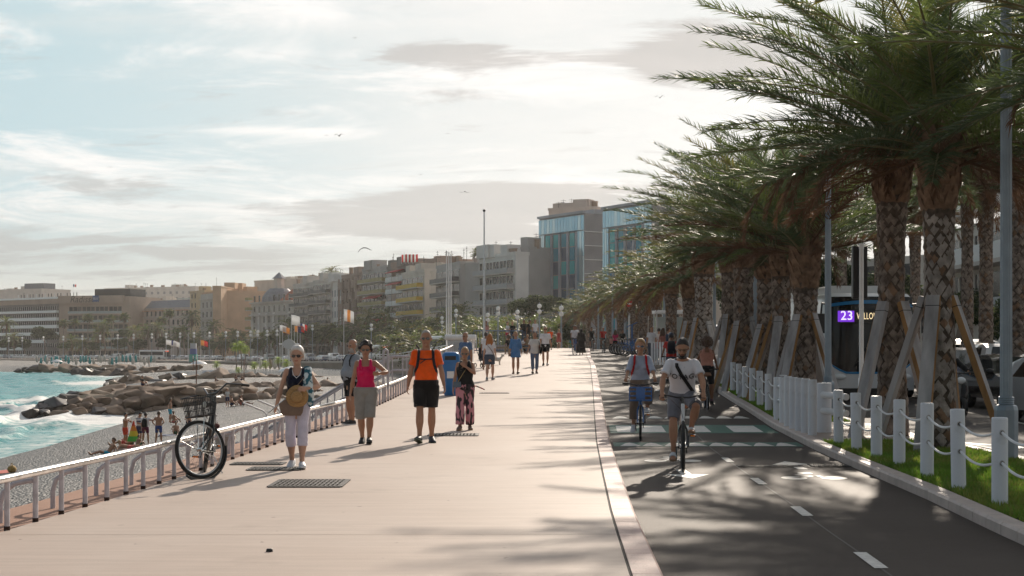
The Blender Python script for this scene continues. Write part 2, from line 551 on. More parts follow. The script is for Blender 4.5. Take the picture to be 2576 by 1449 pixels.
# joint between slab and kerb, kerb made of separate stones
sweep('kerb_joint', [(lambda d: XC(d) - .25, -.006), (lambda d: XC(d) - .22, -.006)], M_JOINT)
def kerb(name, fx0, fx1, ztop, zbot, m, step, flip):
 mb = MB()
 d = 5.
 while d < 137:
  L = step * (1 if d < 60 else 3)
  e = d + L - .012
  for a, b2 in ((d, e),):
   z0, z1 = zg(a), zg(b2)
   r = .025
   def prof(q, z):
    x0, x1 = fx0(q), fx1(q)
    if flip:
     return [(x0, q, z + zbot), (x1, q, z + zbot), (x1, q, z + ztop), (x0 + r, q, z + ztop), (x0, q, z + ztop - r)]
    return [(x0, q, z + zbot), (x1, q, z + zbot), (x1, q, z + ztop - r), (x1 - r, q, z + ztop), (x0, q, z + ztop)]
   mb.loft([[Vector(p) for p in prof(a, z0)], [Vector(p) for p in prof(b2, z1)]])
  d += L
 o = mb.build(name, m, smooth=False)
 o['kind'] = 'structure'
 return o
kerb('kerb', lambda d: XC(d) - .222, lambda d: XC(d), .004, -.3, M_KERB, 1., False)
kerb('kerb_right', lambda d: XR(d), lambda d: XR(d) + .2, .0, -.3, M_KERB2, .5, True)
path = sweep('bike_path', [(lambda d, f=f: (XC(d) - .02) * (1 - f) + (XR(d) + .02) * f, -.12) for f in np.linspace(0, 1, 5)], M_ASPH)
LAWN_R = lambda d: max(7.25, XR(d) + 1.2)
sweep('lawn_soil', [(lambda d: XR(d) + .2, -.03), (lambda d: XR(d) + 1., -.01), (LAWN_R, -.01), (lambda d: LAWN_R(d) + .01, -.3)], M_SOIL)
sweep('crossing_pavement', [(lambda d: XR(d) + .2, -.006), (LAWN_R, .0), (lambda d: LAWN_R(d) + .2, 0), (lambda d: LAWN_R(d) + .21, -.2)], M_PAVE, ds=np.arange(24.3, 30.8, .8))
sweep('far_pavement', [(lambda d: XR(d) + .2, .02), (lambda d: LAWN_R(d) + .3, .02)], M_PAVE, ds=np.arange(64, 138, 3.))
kerb('road_kerb', lambda d: LAWN_R(d), lambda d: LAWN_R(d) + .2, .005, -.3, M_KERB2, 1., False)
sweep('road', [(lambda d: LAWN_R(d) + .19, -.13), (lambda d: LAWN_R(d) + 4, -.12), (lambda d: LAWN_R(d) + 8, -.13)], M_ROAD)
sweep('median', [(lambda d: LAWN_R(d) + 7.9, -.3), (lambda d: LAWN_R(d) + 7.95, .02), (lambda d: LAWN_R(d) + 10.5, .02), (lambda d: LAWN_R(d) + 10.55, -.3)], M_SOIL)
sweep('second_road', [(lambda d: LAWN_R(d) + 10.5, -.13), (lambda d: LAWN_R(d) + 18, -.13)], M_ROAD)
sweep('pavement', [(lambda d: LAWN_R(d) + 17.9, -.13), (lambda d: LAWN_R(d) + 17.95, .02), (lambda d: LAWN_R(d) + 60, .02)], M_PAVE)
# painted markings on the bike path: sheets 4 mm above it
ZP = -.116
def flat_part(name, polys, m, parent, off=ZP, label=None):
 mb = MB()
 for pl in polys:
  mb.add([(x, y, zg(y) + off) for x, y in pl], [tuple(range(len(pl)))])
 return mb.build(name, m, parent, smooth=False, label=label)
def lerp(d, f): return XC(d) * (1 - f) + XR(d) * f
XL = lambda d: lerp(d, .5 + .04 * min(1, max(0, (24 - d) / 12)))
for d0 in [8.05, 11.0, 14.4, 17.7, 21.1, 35.2, 38.6, 42, 45.4, 48.8, 52.2, 56, 60, 64, 70, 76]:
 d1 = d0 + .85
 flat_part('lane_dash', [[(XL(d0) - .055, d0), (XL(d0) + .055, d0), (XL(d1) + .055, d1), (XL(d1) - .055, d1)]], M_WHITE, path, ZP + .004)
flat_part('seam', [[(XL(a) - .01, a), (XL(a) + .01, a), (XL(a + .9) + .01, a + .9), (XL(a + .9) - .01, a + .9)] for a in np.arange(5, 28, .9)], mat('seam_grey', (.12, .105, .095), .7), path, ZP)
# crossing: green band, white blocks, rows of teeth
def band(a, b, f0, f1): return [(lerp(a, f0), a), (lerp(a, f1), a), (lerp(b, f1), b), (lerp(b, f0), b)]
flat_part('crossing_band', [band(28.2, 30.9, .02, .98)], M_GREENP, path)
for f0, f1 in ((.06, .15), (.2, .34), (.47, .6), (.73, .9)):
 flat_part('crossing_block', [band(28.5, 30.6, f0, f1)], M_WHITE, path, ZP + .004)
def teeth(a, b, n):
 out = []
 for i in range(n):
  f0, f1 = .05 + .9 * i / n, .05 + .9 * (i + .96) / n
  out.append([(lerp(a, f0), a), (lerp(a, f1), a), (lerp(b, f1 - (f1 - f0) * .3), b), (lerp(b + .15, (f0 + f1) / 2), b + .15), (lerp(b, f0 + (f1 - f0) * .3), b)])
 return out
flat_part('crossing_band', [band(24.45, 25.5, .02, .98)], M_GREENP, path)
for t in teeth(24.5, 25.2, 8): flat_part('tooth_mark', [t], M_WHITE, path, ZP + .004)
for t in teeth(33.0, 33.7, 8): flat_part('tooth_mark', [t], M_WHITE, path)
def disc(cx, cy, rx, ry, n=18): return [(cx + rx * math.cos(2 * math.pi * i / n), cy + ry * math.sin(2 * math.pi * i / n)) for i in range(n)]
def bike_mark(cx, cy):
 flat_part('bicycle_mark', [disc(cx - .26, cy, .17, .22), disc(cx + .26, cy, .17, .22), [(cx - .24, cy - .03), (cx + .2, cy + .3), (cx + .12, cy + .34), (cx - .28, cy + .05)], [(cx + .2, cy + .05), (cx + .28, cy + .05), (cx - .1, cy + .5), (cx - .18, cy + .46)], disc(cx + .02, cy + .68, .10, .14)], M_WHITE, path)
def arrow_mark(cx, cy, s):
 flat_part('arrow_mark', [[(cx - .07, cy - s * .9), (cx + .07, cy - s * .9), (cx + .07, cy + s * .1), (cx + .3, cy + s * .1), (cx, cy + s * .9), (cx - .3, cy + s * .1), (cx - .07, cy + s * .1)][::1 if s > 0 else -1]], M_WHITE, path)
bike_mark(3.95, 18.6); arrow_mark(4.08, 20.6, .75)
bike_mark(2.42, 21.4); arrow_mark(2.35, 19.2, -.75)
bike_mark(3.55, 58.); arrow_mark(5.9, 54, 1.)
road = bpy.data.objects['road']
flat_part('road_arrow', [[(8.05, 23.6), (8.95, 24.2), (8.0, 25.6)]], M_WHITE, road, -.112)
for d0 in (27, 31, 36, 42, 49): flat_part('lane_line', [[(LAWN_R(d0) + 3.9, d0), (LAWN_R(d0) + 4.05, d0), (LAWN_R(d0 + 2.4) + 4.05, d0 + 2.4), (LAWN_R(d0 + 2.4) + 3.9, d0 + 2.4)]], M_WHITE, road, -.108)
flat_part('edge_line', [[(LAWN_R(d) + .45, d), (LAWN_R(d) + .57, d), (LAWN_R(d + 2) + .57, d + 2), (LAWN_R(d + 2) + .45, d + 2)] for d in range(10, 60, 2)], M_WHITE, road, -.116)
# iron drain covers set in the ground
def drain(name, label, x0, x1, d0, d1, off, bars, group=None, along=False):
 r = thing(name, label, 'drain cover', ((x0 + x1) / 2, (d0 + d1) / 2, zg(d0) + off), 0, group)
 w, h = x1 - x0, d1 - d0
 iron = mat('cast_iron', (.035, .03, .028), .55, var=.3, scale=20, metal=.6, bump=.4, bscale=60)
 fr = MB()
 for c, s in (((0, -h / 2, 0), (w, .04, .012)), ((0, h / 2, 0), (w, .04, .012)), ((-w / 2, 0, .001), (.04, h - .04, .012)), ((w / 2, 0, .001), (.04, h - .04, .012))):
  fr.box(c, s)
 fr.build('frame', iron, r, smooth=False)
 MB().box((0, 0, -.003), (w - .02, h - .02, .008)).build('pit', mat('pit_black', (.012, .011, .01), .9), r, smooth=False)
 g = MB()
 for i in range(bars):
  t = -w / 2 + w * (i + .5) / bars
  g.box((t, 0, .004), (w / bars * .55, h - .05, .012))
 for j in range(1, 4): g.box((0, -h / 2 + h * j / 4, .005), (w - .05, .03, .012))
 g.build('grating', iron, r, smooth=False)
drain('drain_cover', 'large square iron tree grate in the pale promenade by the old bicycle', -2.77, -1.95, 16.15, 17.05, .006, 16)
drain('drain_cover', 'thin iron drain cover at the feet of the woman in white capri trousers', -3.42, -2.75, 18.35, 18.85, .006, 14)
drain('drain_cover', 'iron drain cover lying behind the parked bicycle wheel', -3.80, -3.12, 19.2, 19.6, .006, 14)
drain('drain_cover', 'iron grate at the feet of the man in the orange shirt', -1.5, -.62, 25.4, 26.1, .006, 14)
drain('drain_cover', 'narrow slotted drain across the middle of the bike path', 3.25, 4.25, 20.3, 20.52, ZP, 22)
drain('drain_cover', 'slotted kerbside drain on the bike path beside the lawn', 4.32, 4.83, 20.3, 20.75, ZP, 10)
drain('drain_cover', 'iron drain cover on the promenade beyond the black-topped woman', -.95, -.1, 42, 42.5, .006, 12)
def np_noise(P, sc, seed, oct=4):
 """cheap value noise"""
 out = np.zeros(len(P)); amp = 1.; tot = 0
 for o in range(oct):
  q = P * sc * 2 ** o + seed * 17.3 + o * 5.1
  i = np.floor(q).astype(np.int64); f = q - i; f = f * f * (3 - 2 * f)
  def h(a, b): 
   x = np.sin(a * 127.1 + b * 311.7 + seed * 13.7) * 43758.5453
   return x - np.floor(x)
  v = (h(i[:, 0], i[:, 1]) * (1 - f[:, 0]) + h(i[:, 0] + 1, i[:, 1]) * f[:, 0]) * (1 - f[:, 1]) + (h(i[:, 0], i[:, 1] + 1) * (1 - f[:, 0]) + h(i[:, 0] + 1, i[:, 1] + 1) * f[:, 0]) * f[:, 1]
  out += v * amp; tot += amp; amp *= .5
 return out / tot
# ------------------------------------------------------------------ lawn grass
def make_grass():
 n = 120000
 d = 9.5 + (50 - 9.5) * RNG.random(n) ** 1.6
 f = RNG.random(n)
 xr = np.array([XR(q) for q in d]) + .22
 x = xr + (np.maximum(7.22, xr + 1.0) - xr) * f
 keep = ~((d > 24.3) & (d < 30.2)) 
 d, x = d[keep], x[keep]; n = len(d)
 z = np.array([zg(q) for q in d]) - .02
 h = .035 + .045 * RNG.random(n); w = .004 + .006 * RNG.random(n) + .0002 * d
 a = RNG.random(n) * 6.283; lx, ly = RNG.normal(0, .02, n) - .008, RNG.normal(0, .02, n)
 V = np.stack([np.stack([x - np.cos(a) * w, d - np.sin(a) * w, z], 1), np.stack([x + np.cos(a) * w, d + np.sin(a) * w, z], 1), np.stack([x + lx, d + ly, z + h], 1)], 1).reshape(-1, 3)
 Fq = np.arange(3 * n).reshape(-1, 3)
 g1 = mat('grass_blade', (.15, .27, .03), .5, transl=.5, var=.35, scale=1.3)
 g2 = mat('grass_blade_dry', (.17, .20, .04), .6, transl=.5)
 o = link('grass', np_mesh('grass', V, Fq, [g1, g2], (RNG.random(n) < np.clip((np_noise(np.stack([x, d], 1), .9, 4) - .42) * 3, .08, .7)).astype(int)))
 tag(o, kind='stuff')
make_grass()
# ------------------------------------------------------------------ far promenade, streets, beach, sea
EDGE = [(-3.3, 132), (-5.0, 160), (-10, 190), (-20, 250), (-36, 300), (-57, 350), (-82, 395), (-112, 435), (-150, 472), (-185, 500), (-240, 530), (-330, 570), (-460, 620)]
def edge_pt(u):
 """edge of the far promenade on the sight line u"""
 best = None
 for (x0, y0), (x1, y1) in zip(EDGE[:-1], EDGE[1:]):
  for t in np.linspace(0, 1, 40):
   x, y = x0 + (x1 - x0) * t, y0 + (y1 - y0) * t
   e = abs(x / y * F + U0 - u)
   if best is None or e < best[0]: best = (e, x, y)
 return best[1], best[2]
def far_ground():
 E = np.array(EDGE, float)
 T = np.gradient(E, axis=0); T /= np.linalg.norm(T, axis=1)[:, None]
 Nn = np.stack([T[:, 1], -T[:, 0]], 1)
 offs = [0, 12, 12.05, 34, 34.05, 60, 140, 420]
 groups = [('far_promenade', 0, 1, M_PROM), ('far_road', 2, 3, M_ROAD), ('far_street', 4, 7, M_PAVE)]
 for name, a, b, m in groups:
  V, Fq = [], []
  cols = offs[a:b + 1]
  for i in range(len(E)):
   for o in cols:
    p = E[i] + Nn[i] * o
    V.append((p[0], p[1], zg(p[1]) - (.08 if name == 'far_road' else 0)))
  n = len(cols)
  for i in range(len(E) - 1):
   for j in range(n - 1):
    k = i * n + j
    Fq.append((k, k + 1, k + n + 1, k + n))
  link(name, np_mesh(name, np.array(V), np.array(Fq), m))['kind'] = 'structure'
 V, Fq = [], []
 for i in range(len(E)):
  V += [(E[i][0], E[i][1], -7), (E[i][0], E[i][1], zg(E[i][1]) - .05), (E[i][0] - Nn[i][0] * .4, E[i][1] - Nn[i][1] * .4, zg(E[i][1]) - .05), (E[i][0] - Nn[i][0] * .4, E[i][1] - Nn[i][1] * .4, zg(E[i][1]) - .6), (E[i][0], E[i][1], zg(E[i][1]) - .6)]
 for i in range(len(E) - 1):
  k = i * 5
  for a, b in ((0, 4), (4, 3), (3, 2), (2, 1)):
   Fq.append((k + a, k + b, k + 5 + b, k + 5 + a))
 link('far_wall', np_mesh('far_wall', np.array(V), np.array(Fq), mat('pale_wall', (.46, .40, .35), .8, var=.15, scale=.3)))['kind'] = 'structure'
far_ground()
MB().add([(-1300, -200, -7.6), (1300, -200, -7.6), (1300, 1150, -7.6), (-1300, 1150, -7.6)], [(0, 1, 2, 3)]).build('ground', M_PAVE, smooth=False)['kind'] = 'structure'
def pebble_mat():
 m = bpy.data.materials.new('pebbles'); m.use_nodes = True
 nt = m.node_tree; N, L = nt.nodes, nt.links; b = N['Principled BSDF']
 b.inputs['Roughness'].default_value = .55
 tc = N.new('ShaderNodeTexCoord')
 vo = N.new('ShaderNodeTexVoronoi'); vo.inputs['Scale'].default_value = 9.; L.new(tc.outputs['Object'], vo.inputs['Vector'])
 v2 = N.new('ShaderNodeTexVoronoi'); v2.inputs['Scale'].default_value = 2.6; L.new(tc.outputs['Object'], v2.inputs['Vector'])
 nz = N.new('ShaderNodeTexNoise'); nz.inputs['Scale'].default_value = .22; nz.inputs['Detail'].default_value = 5; L.new(tc.outputs['Object'], nz.inputs['Vector'])
 cr = N.new('ShaderNodeValToRGB')
 e = cr.color_ramp.elements
 e[0].position, e[0].color = 0., (.034, .034, .034, 1)
 e[1].position, e[1].color = 1., (.22, .205, .19, 1)
 x = e.new(.5); x.color = (.095, .09, .085, 1)
 bw = N.new('ShaderNodeSeparateColor'); L.new(vo.outputs['Color'], bw.inputs[0])
 L.new(bw.outputs[0], cr.inputs[0])
 # damp, darker shingle close to the water and drier warm shingle further up
 at = N.new('ShaderNodeAttribute'); at.attribute_name = 'dry'
 ad = N.new('ShaderNodeMath'); ad.operation = 'MULTIPLY_ADD'; L.new(nz.outputs['Fac'], ad.inputs[0]); ad.inputs[1].default_value = .8; L.new(at.outputs['Fac'], ad.inputs[2])
 mr = N.new('ShaderNodeMapRange'); L.new(ad.outputs[0], mr.inputs[0]); mr.inputs[1].default_value = .55; mr.inputs[2].default_value = 1.15
 mx = N.new('ShaderNodeMix'); mx.data_type = 'RGBA'; L.new(mr.outputs[0], mx.inputs[0])
 dk = N.new('ShaderNodeMix'); dk.data_type = 'RGBA'; dk.blend_type = 'MULTIPLY'; dk.inputs[0].default_value = 1.; L.new(cr.outputs[0], dk.inputs[6]); dk.inputs[7].default_value = (.62, .64, .68, 1)
 lt = N.new('ShaderNodeMix'); lt.data_type = 'RGBA'; lt.inputs[0].default_value = .35; L.new(cr.outputs[0], lt.inputs[6]); lt.inputs[7].default_value = (.31, .255, .215, 1)
 L.new(dk.outputs[2], mx.inputs[6]); L.new(lt.outputs[2], mx.inputs[7])
 L.new(mx.outputs[2], b.inputs['Base Color'])
 su = N.new('ShaderNodeMath'); su.operation = 'MULTIPLY_ADD'; L.new(v2.outputs['Distance'], su.inputs[0]); su.inputs[1].default_value = .7; L.new(vo.outputs['Distance'], su.inputs[2])
 bp = N.new('ShaderNodeBump'); bp.inputs['Strength'].default_value = 1.; bp.inputs['Distance'].default_value = .16; bp.invert = True
 L.new(su.outputs[0], bp.inputs['Height']); L.new(bp.outputs[0], b.inputs['Normal'])
 return m
def polar_grid(us, ds):
 uu, dd = np.meshgrid(us, ds)
 P = np.stack([((uu - U0) / F * dd).ravel(), dd.ravel()], 1)
 n = len(us); k = np.arange((len(ds) - 1) * n).reshape(-1, n)[:, :-1].ravel()
 return P, np.stack([k, k + 1, k + n + 1, k + n], 1)
def add_attr(me, name, vals):
 a = me.attributes.new(name, 'FLOAT', 'POINT')
 a.data.foreach_set('value', np.ascontiguousarray(vals, dtype=np.float32))
def make_beach():
 P, Fq = polar_grid(np.linspace(-1100, 1420, 150), np.concatenate([np.geomspace(9, 60, 40), np.geomspace(61, 560, 230)]))
 keepx = P[:, 0] < np.interp(P[:, 1], [0, 135, 190, 250, 300, 350, 395, 435, 472, 500, 530, 570, 620], [-3.6, -2.6, -9, -19, -35, -56, -81, -111, -149, -184, -239, -329, -459]) + 3
 s = shore_dist(P)
 z = beach_z(P) + (np_noise(P, .12, 3) - .5) * .35 * np.clip(s / 8, 0, 1) * np.clip((P[:, 1] - 20) / 30, 0, 1)
 o = link('beach', np_mesh('beach', np.column_stack([P, z]), Fq[keepx[Fq].any(1)], pebble_mat(), smooth=True))
 add_attr(o.data, 'dry', np.clip((s - 3) / 22, 0, 1) * .6)
 o['kind'] = 'structure'
make_beach()
def sea_mat():
 m = bpy.data.materials.new('sea_water'); m.use_nodes = True
 nt = m.node_tree; N, L = nt.nodes, nt.links; b = N['Principled BSDF']
 b.inputs['Roughness'].default_value = .16; b.inputs['IOR'].default_value = 1.33
 tc = N.new('ShaderNodeTexCoord')
 def noise_(sc, st, det=6, r=.6, off=(0, 0, 0), dist=0.):
  mp = N.new('ShaderNodeMapping'); mp.inputs['Scale'].default_value = st; mp.inputs['Location'].default_value = off; L.new(tc.outputs['Object'], mp.inputs[0])
  n = N.new('ShaderNodeTexNoise'); n.inputs['Scale'].default_value = sc; n.inputs['Detail'].default_value = det; n.inputs['Roughness'].default_value = r; n.inputs['Distortion'].default_value = dist
  L.new(mp.outputs[0], n.inputs[0]); return n.outputs['Fac']
 at = N.new('ShaderNodeAttribute'); at.attribute_name = 'foam'
 tint = N.new('ShaderNodeMix'); tint.data_type = 'RGBA'
 L.new(noise_(.05, (1, .5, 1)), tint.inputs[0]); tint.inputs[6].default_value = (.014, .20, .205, 1); tint.inputs[7].default_value = (.05, .34, .32, 1)
 fn = noise_(1.1, (.7, .5, 1), 8, .7, (0, 0, 0), .6)
 ad = N.new('ShaderNodeMath'); ad.operation = 'ADD'; L.new(fn, ad.inputs[0]); L.new(at.outputs['Fac'], ad.inputs[1])
 mr = N.new('ShaderNodeMapRange'); L.new(ad.outputs[0], mr.inputs[0]); mr.inputs[1].default_value = .93; mr.inputs[2].default_value = 1.22
 mx = N.new('ShaderNodeMix'); mx.data_type = 'RGBA'; L.new(mr.outputs[0], mx.inputs[0]); L.new(tint.outputs[2], mx.inputs[6]); mx.inputs[7].default_value = (.80, .80, .78, 1)
 L.new(mx.outputs[2], b.inputs['Base Color'])
 rr = N.new('ShaderNodeMapRange'); L.new(mr.outputs[0], rr.inputs[0]); rr.inputs[3].default_value = .2; rr.inputs[4].default_value = .9; L.new(rr.outputs[0], b.inputs['Roughness'])
 bp = N.new('ShaderNodeBump'); bp.inputs['Strength'].default_value = .75; bp.inputs['Distance'].default_value = .4
 L.new(noise_(.8, (.6, 1., 1), 6, .6), bp.inputs['Height']); L.new(bp.outputs[0], b.inputs['Normal'])
 return m
def make_sea():
 P, Fq = polar_grid(np.linspace(-1500, 700, 420), np.geomspace(46, 480, 560))
 s = shore_dist(P); off = -s
 # crests run along the shore: phase from distance to the shore and from the swell
 wob = np_noise(P, .03, 5, 3) * 14
 deep = np.clip(off / 14, 0, 1)
 h = .22 * np.sin((P[:, 0] * .35 + P[:, 1] * .62 + wob)) + .16 * np.sin(P[:, 0] * .9 - P[:, 1] * .4 + wob * 1.4) + .5 * (np_noise(P, .35, 8) - .5)
 ph = off + (np_noise(P, .07, 2, 3) - .5) * 9
 def crest(c, w, a):
  t = (ph - c) / w
  return a * np.exp(-np.where(t < 0, t * 1.8, t * .8) ** 2)
 gate = np.clip((np_noise(P, .05, 12, 3) - .36) * 5, 0, 1)
 br = (crest(4.2, 1., .35) + crest(9, 1.4, .8) * gate + crest(16, 1.8, .75) * (1 - gate * .6)) * np.clip((240 - P[:, 1]) / 80, .3, 1)
 z = SEA + h * deep * .8 + br + .12 * np.exp(-(off / 3.) ** 2)
 foam = np.clip(1.05 - off / 12., 0, 1) * .45 + np.clip((br - .28) * 1.5, 0, .65) + np.clip((h - .34) * 1.7, 0, .42) * deep + .16 * np.exp(-((off - 7) / 9.) ** 2)
 # spray wash round the breakwater tips
 for x, y, r in ((-42, 131, 9), (-34, 128, 8), (-56, 168, 8), (-72, 250, 10), (-92, 318, 12)):
  q = np.hypot(P[:, 0] - x, (P[:, 1] - y) * .8) / r
  foam += .42 * np.exp(-q ** 2); z += .25 * np.exp(-q ** 2) * np_noise(P, .5, 4)
 keep = (s < 2.0)
 me = np_mesh('sea', np.column_stack([P, z]), Fq[keep[Fq].all(1)], sea_mat(), smooth=True)
 add_attr(me, 'foam', foam)
 link('sea', me)['kind'] = 'structure'
make_sea()
# ------------------------------------------------------------------ palms
LEAF_D = mat('palm_leaf_dark', (.090, .125, .056), .5, var=.35, scale=.9, transl=.40, spec=.30)
LEAF_G = mat('palm_leaf_green', (.145, .19, .055), .5, var=.35, scale=.9, transl=.45, spec=.26)
LEAF_Y = mat('palm_leaf_olive', (.20, .19, .06), .55, var=.3, scale=1., transl=.40, spec=.2)
LEAF_B = mat('palm_leaf_brown', (.15, .085, .05), .7, var=.35, scale=1.2, transl=.3, spec=.2)
RACH_M = mat('palm_rachis', (.17, .145, .06), .5, var=.2)
FRUIT_M = mat('palm_stalks', (.13, .07, .035), .8, var=.3)
BARK = mat('palm_bark', (.235, .19, .16), .9, var=.55, scale=6., bump=.9, bscale=30, spec=.15, detail=6)
BARKP = mat('palm_bark_pale', (.30, .265, .24), .9, var=.4, scale=6., bump=.9, bscale=30, spec=.15, detail=6)
BARK2 = mat('palm_boot', (.21, .135, .09), .9, var=.4, scale=6., bump=.6, bscale=24, spec=.15)
CRACK = mat('palm_crack', (.105, .083, .068), .95, var=.4, scale=12., bump=.5, spec=.1)
LEAFS = [LEAF_D, LEAF_G, LEAF_Y, LEAF_B, RACH_M, FRUIT_M]
def frond(g, L, az, el, droop, wind, n, leafL, width, mi, base=(0, 0, 0), bare=.1, rw=.03, hang=.5, M=12, irregular=.09):
 """one feather: arrays of vertices, quads, material indices"""
 s = np.linspace(0, 1, M)
 e = el - droop * s ** 1.25
 dirs = np.stack([np.cos(e) * np.cos(az), np.cos(e) * np.sin(az), np.sin(e)], 1)
 dirs = norm(dirs + np.asarray(wind)[None] * (s ** 1.1)[:, None])
 P = np.vstack([np.zeros(3), np.cumsum((dirs[:-1] + dirs[1:]) / 2 * L / (M - 1), axis=0)]) + np.asarray(base)
 up = np.array([0, 0, 1.])
 side0 = np.array([-np.sin(az), np.cos(az), 0])
 S = norm(np.cross(dirs, np.cross(side0[None], dirs)))
 U = np.cross(dirs, S); U = np.where(U[:, 2:3] < -.3, U, U)
 U = norm(np.cross(S, dirs)) * -1
 U = np.where((U @ up)[:, None] < 0, -U, U)
 V, Q, MI = [], [], []
 # rachis
 rr = rw * (1.15 - s)
 ringv = np.stack([P + S * rr[:, None], P + U * rr[:, None] * .7, P - S * rr[:, None], P - U * rr[:, None] * .7], 1).reshape(-1, 3)
 V.append(ringv)
 k = np.arange(M - 1)[:, None] * 4; i = np.arange(4)[None]
 q = np.stack([k + i, k + (i + 1) % 4, k + 4 + (i + 1) % 4, k + 4 + i], -1).reshape(-1, 4)
 Q.append(q); MI.append(np.full(len(q), 4 if mi != 3 else 3))
 off = len(ringv)
 t = np.linspace(bare, .995, n)
 for sd in (-1, 1):
  tt = np.clip(t + g.normal(0, .006, n), 0, .999)
  x = tt * (M - 1); a = np.floor(x).astype(int); a = np.minimum(a, M - 2); f = (x - a)[:, None]
  p = P[a] * (1 - f) + P[a + 1] * f
  T = norm(dirs[a] * (1 - f) + dirs[a + 1] * f); Sx = norm(S[a]); Ux = norm(U[a])
  prof = np.minimum(1, .35 + tt * 3.2) * np.clip(1.25 - tt * .85, .35, 1)
  ln = leafL * prof * (1 + g.normal(0, .10, n))
  ang = np.radians(34 + 30 * tt + g.normal(0, 4, n))[:, None]
  vee = np.where(np.arange(n) % 2 == 0, .55, .10)[:, None] + g.normal(0, irregular, (n, 1))
  d = norm(Sx * sd * np.cos(ang) + T * np.sin(ang) + Ux * vee + g.normal(0, irregular, (n, 3)) * .4)
  grav = np.array([0, 0, -1.])[None] * hang + np.asarray(wind)[None] * .35
  m = p + d * (ln * .5)[:, None] + grav * (ln * .10)[:, None]
  d2 = norm(d + grav * (.75 + g.random((n, 1)) * .4))
  tip = m + d2 * (ln * .5)[:, None]
  wv = norm(np.cross(d, Ux + g.normal(0, .5, (n, 3)))) * (width * (.8 + .4 * g.random(n)))[:, None]
  vs = np.stack([p - wv * .5, p + wv * .5, m - wv, m + wv, tip - wv * .12, tip + wv * .12], 1).reshape(-1, 3)
  b = off + np.arange(n)[:, None] * 6
  q = np.concatenate([b + np.array([[0, 1, 3, 2]]), b + np.array([[2, 3, 5, 4]])])
  V.append(vs); Q.append(q); MI.append(np.full(len(q), mi)); off += len(vs)
 return np.vstack(V), np.vstack(Q), np.concatenate(MI)
def join_arrays(parts):
 V, Q, M, o = [], [], [], 0
 for v, q, m in parts:
  V.append(v); Q.append(q + o); M.append(m); o += len(v)
 return np.vstack(V), np.vstack(Q), np.concatenate(M)
def crown_mesh(seed, nf=44, L=3.6, n=56, leafL=.5, width=.016, wind=(-.3, .0, 0), r0=.22, lo=-35, hi=82, old=.12, olive=.12, stalks=0, lean=0., droop=(.5, .9), left=1.):
 g = np.random.default_rng(seed)
 parts = []
 for i in range(nf):
  f = (i + .5) / nf
  az = i * 2.39996 + g.normal(0, .18)
  el = rad(hi + (lo - hi) * f ** .85 + g.normal(0, 5))
  ln = L * (.72 + .38 * math.sin(math.pi * min(1, f * 1.05) ** .8)) * (1 + g.normal(0, .07))
  r = g.random()
  mi = 3 if (f > .78 and r < old * 3) else 2 if r < olive else 1 if r < .55 else 0
  dr = droop[0] + (droop[1] - droop[0]) * g.random() + max(0, el) * .45
  w = np.array(wind) * (.7 + .6 * g.random())
  if math.cos(az) < 0: ln *= left
  base = (math.cos(az) * r0 * f, math.sin(az) * r0 * f, .35 * (1 - f) - .1)
  parts.append(frond(g, ln, az, el, dr, w, n, leafL, width, mi, base, bare=.16, rw=.035, hang=.34))
 for i in range(stalks):
  # sprays of thin orange-brown fruit stalks below the crown
  az = g.random() * 6.283
  parts.append(frond(g, 1.2, az, rad(30), 1.3, np.array(wind) * .4, 26, .55, .008, 5, (0, 0, -.1), bare=.35, rw=.02, hang=1.4, irregular=.35))
 V, Q, M = join_arrays(parts)
 return np_mesh('crown', V, Q, LEAFS, M)
